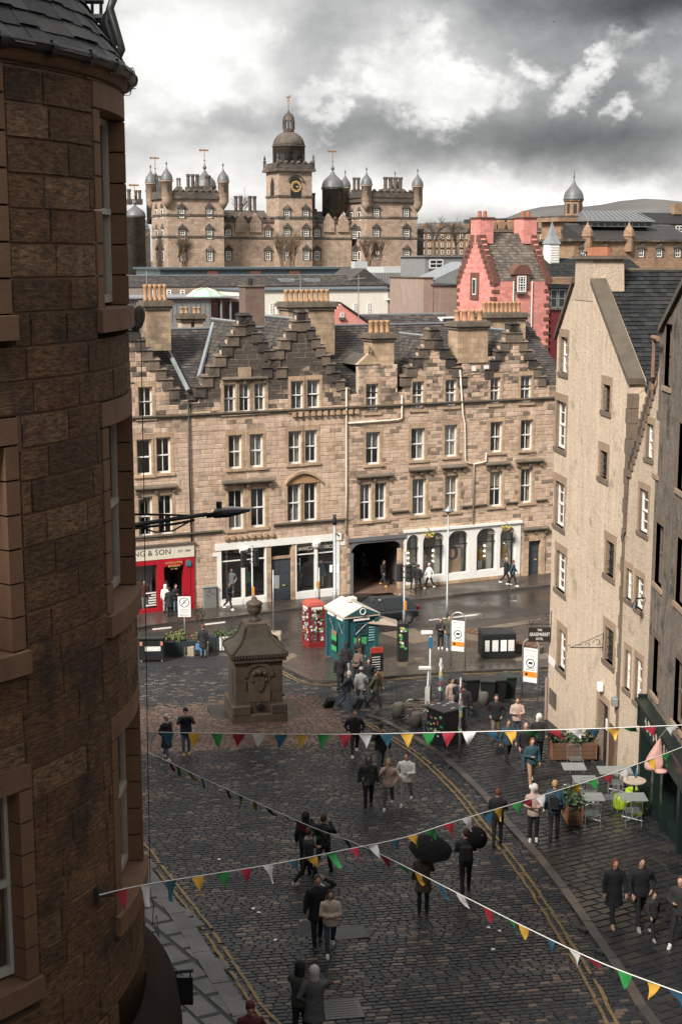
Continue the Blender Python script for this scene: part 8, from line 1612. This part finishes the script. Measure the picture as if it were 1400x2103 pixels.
    if extra == 'backpack': MB().bevbox(-.15 * build, .15 * build, tl((0, .15, 0)).y, tl((0, .15, 0)).y + .15, 1.02 - dz, 1.42 - dz, .05).build('backpack', cloth('K'), root)
    if extra == 'scarf': c = MB(); c.lathe([(.1, -.05), (.125, 0), (.1, .05)], 12, nk + Vector((0, 0, .02))); c.build('scarf', cloth('G'), root, True)
    return root, (lambda v: root.location + Matrix.Rotation(rz, 3, 'Z') @ (Vector(v) * k)), arms
PP = [
 (343, 1560, .9, 1.68, 'step', 'pocket', 'down', 'K', 'J', 'C', 'cap', 'C', 'woman in a cream cap and long black coat near the tower', dict(hem=.5, extra='scarf')),
 (383, 1551, .15, 1.76, 'stand', 'face', 'face', 'N', 'J', 'Y', 'beanie', 'K', 'man in jeans and tan boots holding a camera to his face', dict(build=1.12)),
 (418, 1350, 2.9, 1.66, 'stand', 'down', 'down', 'K', 'J', 'K', 'short', 'r', 'woman in a dark coat with red hair between the street planters', dict(hem=.55)),
 (341, 1258, 3.0, 1.68, 'stand', 'down', 'down', 'W', 'G', 'K', 'hood', '-', 'person in a white hooded jacket at the red shop door', dict(lift=.1)),
 (349, 1266, 3.1, 1.7, 'stand', 'down', 'down', 'K', 'K', 'K', 'short', 'h', 'person in black with a shoulder bag facing the red shop', dict(hem=.6, lift=.1)),
 (362, 1257, .6, 1.68, 'stand', 'chest', 'down', 'K', 'J', 'K', 'long', 'h', 'woman in a black top and jeans outside the red shop', dict(lift=.1)),
 (470, 1252, 1.2, 1.7, 'walk', 'chest', 'chest', 'K', 'K', 'W', 'long', 'h', 'woman in black walking past the white shop windows', dict(hem=.62, lift=.1)),
 (787, 1204, .8, 1.76, 'walk', 'sf', 'sb', 'K', 'k', 'Y', 'short', 'h', 'man in black walking inside the cart arch', dict(lift=.12)),
 (746, 1186, .2, 1.7, 'stand', 'chest', 'down', 'k', 'K', 'K', 'short', 'h', 'figure deep in the shadow of the cart arch', dict(lift=.2)),
 (849, 1210, 2.9, 1.78, 'walk', 'sf', 'sb', 'K', 'K', 'K', 'short', 'h', 'taller of the two people in black beside the cart arch', dict(lift=.1)),
 (858, 1213, 2.8, 1.72, 'walk', 'down', 'sf', 'K', 'k', 'K', 'short', 'n', 'shorter of the two people in black beside the cart arch', dict(lift=.1)),
 (881, 1209, -1.0, 1.68, 'walk', 'sf', 'sb', 'W', 'K', 'W', 'beanie', 'P', 'woman in a white jacket and pink hat before the shop arcade', dict(lift=.1)),
 (1038, 1200, 1.3, 1.8, 'walk', 'sf', 'sb', 'K', 'K', 'W', 'short', 'b', 'fair-haired man in black passing the end of the shop arcade', dict(lift=.1)),
 (1052, 1204, 1.3, 1.76, 'walk', 'sb', 'sf', 'T', 'K', 'W', 'short', 'r', 'person in a dark green jacket with rucksack passing the shop arcade', dict(lift=.1, extra='backpack')),
 (904, 1333, -.1, 1.62, 'stand', 'chest', 'chest', 'K', 'K', 'W', 'long', 'n', 'long-haired woman in black standing beside her partner', dict(lift=.1)),
 (921, 1335, .1, 1.8, 'stand', 'pocket', 'down', 'O', 'J', 'W', 'short', 'h', 'man in a dark jacket and jeans standing beside the arched sign', dict(lift=.1, build=1.1)),
 (711, 1393, 3.0, 1.7, 'stand', 'down', 'chest', 'K', 'G', 'K', 'hood', '-', 'hooded person in black with pale jeans at the kiosk counter', dict(lift=.1)),
 (737, 1382, .1, 1.72, 'stand', 'chest', 'down', 'K', 'K', 'K', 'hood', '-', 'person in a black hooded top facing out from the kiosk', dict(lift=.1)),
 (731, 1402, 2.6, 1.62, 'stand', 'chest', 'chest', 'F', 'K', 'K', 'long', 'n', 'stooping person in a brown fur jacket in front of the kiosk', dict(lift=.1, lean=.55)),
 (768, 1402, 2.7, 1.68, 'stand', 'chest', 'down', 'K', 'K', 'K', 'long', 'r', 'red-haired person in black beside the menu board', dict(lift=.1)),
 (757, 1428, -.2, 1.68, 'walk', 'sf', 'sb', 'K', 'K', 'W', 'long', 'h', 'dark-haired woman in an open black coat in front of the kiosk', dict(hem=.66)),
 (699, 1420, .1, 1.74, 'step', 'down', 'bag', 'K', 'K', 'K', 'afro', 'h', 'man with an afro in a black jumper left of the kiosk', dict(skin='s')),
 (712, 1458, 1.2, 1.72, 'walk', 'pull', 'sf', 'N', 'j', 'K', 'short', 'w', 'grey-haired man in dark blue pulling a black suitcase', dict(build=1.15, lean=.12)),
 (741, 1452, 2.7, 1.74, 'walk', 'out', 'down', 'G', 'j', 'j', 'beanie', 'G', 'person in a grey hooded top and pale beanie by the suitcases', dict()),
 (771, 1456, 1.25, 1.74, 'walk', 'pull', 'sf', 'O', 'K', 'j', 'short', 'h', 'man in an olive jacket towing a patterned suitcase', dict(extra='backpack')),
 (728, 1552, .05, 1.76, 'walk', 'pocket', 'pocket', 'K', 'k', 'W', 'short', 'n', 'bearded man in a black jumper walking up the middle of the street', dict(build=1.12)),
 (781, 1585, .1, 1.76, 'walk', 'face', 'down', 'K', 'g', 'K', 'cap', 'K', 'man in a black cap with his hand at his mouth', dict(build=1.15)),
 (756, 1662, .05, 1.82, 'step', 'down', 'down', 'camo', 'K', 'K', 'hood', 'g', 'tall person in a camouflage jacket with hood up', dict(build=1.1)),
 (797, 1660, -.15, 1.66, 'walk', 'face', 'pocket', 'P', 'g', 'W', 'long', 'b', 'long blonde-haired woman in a pale pink jacket', dict()),
 (834, 1652, -.25, 1.76, 'walk', 'pocket', 'chest', 'W', 'G', 'W', 'short', 'h', 'young man in a white hooded top and grey joggers', dict(build=1.05)),
 (628, 1795, 2.9, 1.76, 'stand', 'face', 'down', 'K', 'K', 'K', 'hood', '-', 'hooded person in black with back turned, left of the trio', dict()),
 (664, 1795, 2.7, 1.74, 'walk', 'face', 'sb', 'K', 'k', 'K', 'short', 'n', 'brown-haired man in a black jacket with back turned', dict(build=1.1)),
 (634, 1822, 1.9, 1.68, 'walk', 'down', 'chest', 'k', 'K', 'W', 'short', 'n', 'person in a dark coat with long grey scarf striding right', dict(extra='scarf')),
 (652, 1945, .2, 1.82, 'step', 'bag', 'head', 'K', 'K', 'K', 'short', 'n', 'man in black with a hand to his head carrying a clear bag', dict(hem=.7)),
 (678, 1957, .1, 1.6, 'walk', 'cross', 'cross', 'C', 'j', 'W', 'long', 'h', 'long dark-haired woman in a cream jacket with folded arms', dict()),
 (617, 2140, 2.9, 1.74, 'stand', 'around', 'face', 'c', 'K', 'K', 'hood', 'K', 'person in an olive coat embracing at the foot of the photo', dict()),
 (646, 2150, 3.1, 1.72, 'stand', 'face', 'pocket', 'g', 'K', 'K', 'hood', 'w', 'person with a pale grey hood beside the olive coat', dict(hem=.6)),
 (516, 2225, .1, 1.7, 'walk', 'sf', 'sb', 'M', 'K', 'K', 'beanie', 'M', 'person in a maroon hat and coat at the bottom edge', dict()),
 (868, 1874, 3.0, 1.66, 'stand', 'umb', 'down', 'B', 'K', 'K', 'short', 'h', 'woman in a brown coat under the open black umbrella', dict(hem=.62)),
 (955, 1832, 3.1, 1.78, 'walk', 'umb', 'chest', 'K', 'K', 'K', 'short', 'h', 'man in black with rucksack under a tilted umbrella', dict(extra='backpack')),
 (1020, 1735, 3.0, 1.7, 'step', 'chest', 'chest', 'K', 'K', 'K', 'short', 'r', 'red-haired person in black on the kerb with back turned', dict(lift=.06)),
 (1094, 1728, -.1, 1.72, 'stand', 'chest', 'chest', 'P', 'K', 'W', 'hood', 'W', 'person in a cream jacket with white hood up', dict(lift=.1)),
 (1136, 1722, 3.0, 1.78, 'step', 'down', 'down', 'D', 'K', 'K', 'short', 'b', 'man in a dark blue jacket with rucksack walking away', dict(lift=.1, extra='backpack')),
 (1017, 1520, -.2, 1.78, 'step', 'pocket', 'pocket', 'K', 'H', 'B', 'short', 'n', 'man in a black jumper and khaki trousers on the pavement', dict(lift=.1, build=1.05)),
 (1060, 1520, -.05, 1.66, 'stand', 'chest', 'chest', 'P', 'j', 'K', 'short', 'n', 'woman in a pink fleece looking at her phone', dict(lift=.1)),
 (1041, 1570, .2, 1.68, 'walk', 'bag', 'sf', 'D', 'K', 'K', 'bun', 'n', 'woman in a denim jacket carrying a black bag', dict(lift=.1)),
 (1077, 1582, .05, 1.76, 'walk', 'sf', 'down', 'K', 'j', 'K', 'bald', 'h', 'bald man with glasses in a black jacket', dict(lift=.1, build=1.1)),
 (1104, 1566, -.1, 1.78, 'step', 'down', 'out', 'K', 'K', 'K', 'hood', 'W', 'person in a white hooded top under a black jacket by the pale house', dict(lift=.1, build=1.1)),
 (1090, 1612, .1, 1.66, 'walk', 'chest', 'down', 'T', 'L', 'W', 'long', 'r', 'woman in a teal jacket and brown trousers carrying food', dict(lift=.1)),
 (926, 1474, .6, 1.66, 'stand', 'down', 'chest', 'P', 'K', 'K', 'long', 'h', 'woman in a long pale pink coat by the wheelie bins', dict(lift=.1, hem=.55)),
 (940, 1484, 2.6, 1.74, 'stand', 'chest', 'chest', 'K', 'N', 'K', 'short', 'h', 'man in black talking to the woman in the pale coat', dict(lift=.1)),
 (951, 1494, 2.9, 1.76, 'stand', 'down', 'pocket', 'k', 'j', 'K', 'cap', 'K', 'man in a black jacket with back turned beside the box bin', dict(lift=.1, build=1.1)),
 (1258, 1897, .1, 1.72, 'walk', 'down', 'sf', 'K', 'K', 'L', 'long', 'r', 'woman in a long dark coat on the shaded pavement', dict(lift=.1, hem=.55)),
 (1311, 1902, .1, 1.82, 'walk', 'sf', 'pocket', 'K', 'K', 'G', 'short', 'h', 'tall man in black on the shaded pavement', dict(lift=.1, build=1.15)),
 (1338, 1926, .3, 1.2, 'walk', 'sf', 'sb', 'k', 'K', 'G', 'short', 'h', 'small child in dark clothes beside the tall man', dict(lift=.1)),
 (1392, 1940, -.6, 1.76, 'walk', 'chest', 'down', 'k', 'K', 'W', 'short', 'h', 'person in black cut off by the right edge', dict(lift=.1)),
]
FIG = {}
for (px, py, rz, h, lg, la, ra, tp_, bt, so, hs_, hc, lb, kw) in PP: FIG[lb] = person(px, py, rz, h, lg, la, ra, tp_, bt, so, hs_, hc, lb, **kw)
# shop dummies in the windows -----------------------------------------------------------
MQ = [(1, 480, .42, 'G', 'g', 'B', 'dummy in a pale scarf, left of the white shop windows'), (2, 511, .42, 'E', 'j', 'B', 'dummy in a green jumper and jeans in the white shop window'), (3, 617, .42, 'j', 'j', 'B', 'dummy in a blue scarf and jacket in the white shop window'), (4, 664, .42, 'T', 'C', 'B', 'dummy in a teal jumper and cream trousers in the white shop window'), (5, 874, .42, 'C', 'C', 'C', 'dummy in a cream cardigan in the white arcade'), (6, 990, .42, 'Y', 'W', 'C', 'dummy in an ochre jumper and white trousers in the white arcade'), (7, 1038, .42, 'Y', 'W', 'C', 'dummy in a yellow coat in the last arch of the white arcade'), (8, 300, .42, 'M', 'G', 'B', 'dummy in a patterned shirt in the red shop window'), (9, 348, 1.3, 'C', 'G', 'B', 'dummy in a pale jacket inside the red shop door')]
for i, px, d, t_, b_, s_, lb in MQ:
    u = TU(px, 1170); q = T.world(u, d, .55 if i < 8 else .3); person(0, 0, T.ang + random.Random(i).uniform(-.3, .3), 1.78, 'stand', 'down', 'pocket' if i % 2 else 'down', t_, b_, s_, 'bald', 'h', lb, name='shop_dummy', cat='dummy', loc=q, skin='S')
# things in hands ----------------------------------------------------------------------
def umbrella(lb, who, side, tilt, rz, label, R_=.62):
    root, W, arms = FIG[who]; hand = W(arms[0 if side < 0 else 1][2]); o = empty('umbrella', hand, rz, label, 'umbrella'); M = Matrix.Rotation(tilt[0], 4, 'X') @ Matrix.Rotation(tilt[1], 4, 'Y'); n = 8; vs = []
    for j, (rr, z) in enumerate(((.02, .62), (R_ * .4, .59), (R_ * .75, .5), (R_, .37))):
        for k in range(n * 2): a = math.pi * k / n; dip = (.04 if k % 2 else 0) * (j / 3); vs.append((rr * math.cos(a) * (1 - dip), rr * math.sin(a) * (1 - dip), z + dip * .6))
    m_ = n * 2; b = MB(M); b.add(vs, [(j * m_ + i, j * m_ + (i + 1) % m_, (j + 1) * m_ + (i + 1) % m_, (j + 1) * m_ + i) for j in range(3) for i in range(m_)]); c = b.build('canopy', mat('umbrella_cloth', (.008, .008, .009), .9, .2, 6, .1, spec=.15), o); s = c.modifiers.new('t', 'SOLIDIFY'); s.thickness = .006
    MB(M).tube([(0, 0, -.12), (0, 0, .68)], .01, 6).build('shaft', METAL, o); MB(M).tube([(0, 0, -.14), (0, 0, -.02)], .018, 6).build('handle', BLACK, o)
    for k in range(n): a = 2 * math.pi * k / n; MB(M).tube([(0, 0, .3), (R_ * .6 * math.cos(a), R_ * .6 * math.sin(a), .5), (R_ * .97 * math.cos(a), R_ * .97 * math.sin(a), .36)], .005, 4).build('rib', METAL, o)
umbrella('', 'woman in a brown coat under the open black umbrella', -1, (.25, .1), 0, 'open black umbrella over the woman in the brown coat', .56)
umbrella('', 'man in black with rucksack under a tilted umbrella', -1, (1.0, .0), .5, 'tilted black umbrella of the man with the rucksack', .3)
def suitcase(px, py, who, side, label, m, rz):
    root, W, arms = FIG[who]; hand = W(arms[0 if side < 0 else 1][2]); base = G(px, py, .02); o = empty('wheeled_suitcase', base, rz, label, 'suitcase'); M0 = o.matrix_basis; d = (hand - base); ln = d.length; ax = Vector((0, 0, 1)).rotation_difference(Matrix.Rotation(-rz, 3, 'Z') @ d.normalized()).to_matrix().to_4x4()
    MB(ax).bevbox(-.19, .19, -.11, .11, .06, .62, .03).build('case', m, o); MB(ax).tube([(-.08, 0, .6), (-.08, 0, ln), (.08, 0, ln), (.08, 0, .6)], .011, 5).build('handle', METAL, o)
    for x in (-.15, .15): MB(ax @ Matrix.Translation((x, .08, .04)) @ Matrix.Rotation(R(90), 4, 'Y')).lathe([(.01, -.015), (.04, -.015), (.04, .015), (.01, .015)], 10).build('wheel', RUBBER, o)
    MB(ax).box(-.12, .12, -.125, -.11, .2, .5).build('pocket', m, o)
suitcase(672, 1452, 'grey-haired man in dark blue pulling a black suitcase', -1, 'black wheeled suitcase pulled by the grey-haired man', cloth('K'), .3)
suitcase(728, 1456, 'man in an olive jacket towing a patterned suitcase', -1, 'patterned dark suitcase towed by the man in olive', mat('suitcase_print', (.02, .022, .026), .5, .2, 8, 0, spots=((.4, .38, .36), .58, 9)), .3)
def held_bag(who, side, label, m, w=.16, d=.08, h=.3, name='carrier_bag'):
    root, W, arms = FIG[who]; hand = W(arms[0 if side < 0 else 1][2]) - Vector((0, 0, .1)); o = empty(name, hand, root.rotation_euler.z, label, 'bag'); b = MB(); b.add([(-w, -d, -h - .05), (w, -d, -h - .05), (w, d, -h - .05), (-w, d, -h - .05), (-w * .85, -d * .6, -.06), (w * .85, -d * .6, -.06), (w * .85, d * .6, -.06), (-w * .85, d * .6, -.06)], [(0, 3, 2, 1), (0, 1, 5, 4), (1, 2, 6, 5), (2, 3, 7, 6), (3, 0, 4, 7), (4, 5, 6, 7)]); b.build('pouch', m, o)
    for y in (-d * .5, d * .5): MB().tube([(-w * .5, y, -.07), (0, y * .3, .02), (w * .5, y, -.07)], .008, 5).build('strap', m, o)
held_bag('man in black with a hand to his head carrying a clear bag', -1, 'grey shopping bag hanging from the man in black', cloth('G')); held_bag('woman in a denim jacket carrying a black bag', -1, 'black handbag carried by the woman in denim', cloth('K'), .17, .07, .24, 'handbag'); held_bag('man with an afro in a black jumper left of the kiosk', 1, 'small dark bag held by the man with the afro', cloth('k'), .1, .06, .16, 'small_bag'); held_bag('woman in a dark coat with red hair between the street planters', 1, 'blue shoulder bag of the red-haired woman', mat('blue_bag', (.05, .13, .25), .7), .16, .08, .3, 'shoulder_bag')
# litter and pigeons on the setts
for i, (px, py) in enumerate(((450, 1765), (520, 1866), (532, 1874), (566, 1930), (1002, 1905), (1012, 1950), (1025, 1912))):
    p = G(px, py, .04); o = MB().add([(-.05, -.03, 0), (.04, -.04, .012), (.06, .03, .004), (-.03, .05, .016)], [(0, 1, 2, 3)]).build('paper_scrap', WHITE); o.location = p; o.rotation_euler = (0, 0, i * 1.3); tag(o, 'white scrap of litter on the cobbles ' + ('left of the scarf wearer', 'below the white pennant, higher of two', 'below the white pennant, lower of two', 'left of the clear bag carrier', 'right of the brown coat umbrella', 'beyond the tilted umbrella, lowest', 'beyond the tilted umbrella, rightmost')[i], 'litter', 'white litter on the cobbles')
# ------------------------------------------------------------------ bunting
BC = [mat('bunting_' + n, c, .7, .12, 4, .1) for n, c in (('white', (.62, .62, .64)), ('blue', (.025, .1, .17)), ('yellow', (.6, .34, .045)), ('green', (.02, .22, .05)), ('red', (.33, .02, .04)))]
CORD = mat('bunting_cord', (.55, .54, .52), .8, .1, 4, .1)
def bunting(pts, flags, label, size, seed):
    """pts: (px, py, Y) along the cord; flags: list of (px, colour index, blow) with blow 0 hanging .. 1 flying"""
    rng = random.Random(seed); P = [at(*q) for q in pts]; S = []
    for i in range(len(P) - 1):
        p0, p1, p2, p3 = P[max(i - 1, 0)], P[i], P[i + 1], P[min(i + 2, len(P) - 1)]
        for j in range(12): t = j / 12; S.append(.5 * ((2 * p1) + (p2 - p0) * t + (2 * p0 - 5 * p1 + 4 * p2 - p3) * t * t + (3 * p1 - p0 - 3 * p2 + p3) * t ** 3))
    S.append(P[-1]); root = empty('bunting_string', (0, 0, 0), 0, label, 'bunting', 'strings of coloured pennants'); MB().tube(S, .009, 5).build('cord', CORD, root, True)
    def pxof(p): d = p - Vector((0, 0, CAM_Z)); zc = d.y * _cp - d.z * _sp; return 700 + FPX * d.x / zc
    xs = [pxof(p) for p in S]
    for (fx, ci, blow) in flags:
        i = min(range(len(S) - 1), key=lambda q: abs((xs[q] + xs[q + 1]) / 2 - fx)); a = S[i]; t = (S[i + 1] - S[i]).normalized(); f = max(0, min(1, (fx - xs[i]) / ((xs[i + 1] - xs[i]) or 1))); c = a + (S[i + 1] - a) * f
        w, h = size * .5, size * 1.12; wind = Vector((.55, .35, 0)) * blow; dn = (Vector((0, 0, -1)) * (1 - .55 * blow) + wind + Vector((rng.uniform(-.12, .12), rng.uniform(-.2, .2), 0))).normalized(); nrm = t.cross(dn).normalized(); vs = []; n = 5; ph = rng.uniform(0, 6); cv = rng.uniform(-.5, .5) * (.4 + blow)
        for r in range(n + 1):
            s = r / n; ww = w * (1 - s) + .004
            for k in range(4): x = -1 + 2 * k / 3; vs.append(c + t * (x * ww) + dn * (h * s) + nrm * (math.sin(s * 3 + x + ph) * .028 * (s + .3) + cv * s * s * .12) + t * (cv * s * s * h * .6))
        MB().add(vs, [(r * 4 + k, r * 4 + k + 1, (r + 1) * 4 + k + 1, (r + 1) * 4 + k) for r in range(n) for k in range(3)]).build('pennant', BC[ci], root, True)
seq = [0, 1, 2, 3, 4]
x1 = [312, 345, 400, 446, 491, 533, 577, 619, 664, 708, 750, 794, 835, 879, 921, 963, 1005, 1045, 1090, 1135, 1180, 1215, 1258, 1292, 1330, 1375]
bunting([(230, 1498, 21.5), (300, 1503, 21.2), (500, 1507, 21), (700, 1508, 20.8), (960, 1503, 20.6), (1200, 1497, 20.6), (1400, 1489, 20.8), (1500, 1484, 21)], [(x, seq[i % 5] if i < 3 else [3, 4, 0, 1, 2][(i - 3) % 5], 0 if x < 1000 else .75) for i, x in enumerate(x1)], 'bunting string running level across the street in front of the well', .205, 1)
x2 = [325, 350, 365, 390, 413, 441, 466, 493, 522, 550, 585, 612, 640, 662, 710, 755, 790, 825, 858, 905, 945, 1000, 1045, 1075, 1128, 1178, 1220, 1283, 1340, 1385]
bunting([(240, 1518, 33), (305, 1545, 31), (420, 1600, 28.5), (620, 1690, 25), (760, 1745, 23), (960, 1845, 20.5), (1100, 1915, 19), (1240, 1980, 17.8), (1400, 2040, 16.8), (1500, 2078, 16.2)], [(x, [0, 4, 3, 2, 1][i % 5], .45) for i, x in enumerate(x2)], 'bunting string sloping from the tower down to the lower right', .24, 2)
x3 = [252, 300, 352, 405, 457, 505, 550, 600, 640, 680, 724, 765, 808, 845, 882, 920, 958, 1000, 1022, 1058, 1080, 1108, 1145, 1182, 1215, 1245, 1276, 1300, 1335, 1366]
hp = HOOK
bunting([(205, 1838, 14.9), (310, 1815, 16.2), (560, 1775, 18.4), (700, 1747, 19.8), (830, 1720, 21.2), (930, 1688, 22), (1100, 1637, 23.5), (1250, 1590, 25), (1390, 1538, 26.5), (1480, 1500, 27.5)], [(x, [4, 0, 1, 2, 3][i % 5], .12 if x < 520 else .5) for i, x in enumerate(x3)], 'bunting string rising from the tower hook to the right-hand shops', .25, 3)
# birds high up
for px, py, Y in ((1137, 45, 300),):
    o = MB().add([(-.5, 0, .12), (0, 0, 0), (.5, 0, .12), (0, .25, 0), (0, -.25, .02), (0, 0, -.08)], [(0, 1, 3), (1, 2, 3), (0, 4, 1), (4, 2, 1), (0, 5, 4), (5, 2, 4), (3, 5, 0), (2, 5, 3)]).build('bird', BLACK); o.location = at(px, py, Y); tag(o, 'small dark bird flying in the grey cloud', 'bird')

for i, (x, yt, yb, Y, lb) in enumerate(((303, 556, 640, 96, 'thin roof aerial above the left tenement chimney'), (617, 566, 640, 98, 'thin roof aerial above the middle tenement chimney'), (736, 565, 650, 100, 'thin roof aerial beside the small salmon gable'))):
    a, b_ = at(x, yt, Y), at(x, yb, Y); o = empty('roof_aerial', b_, 0, lb, 'aerial', 'roof aerials'); h = (a - b_).z; MB().tube([(0, 0, -.6), (0, 0, h)], .03, 5).build('mast', METAL, o); MB().tube([(-.7, 0, h - .3), (.5, 0, h - .2)], .018, 4).build('boom', METAL, o)
    for k in range(6): MB().tube([(-.6 + k * .2, -.25, h - .29 + k * .016), (-.6 + k * .2, .25, h - .29 + k * .016)], .012, 4).build('element', METAL, o)
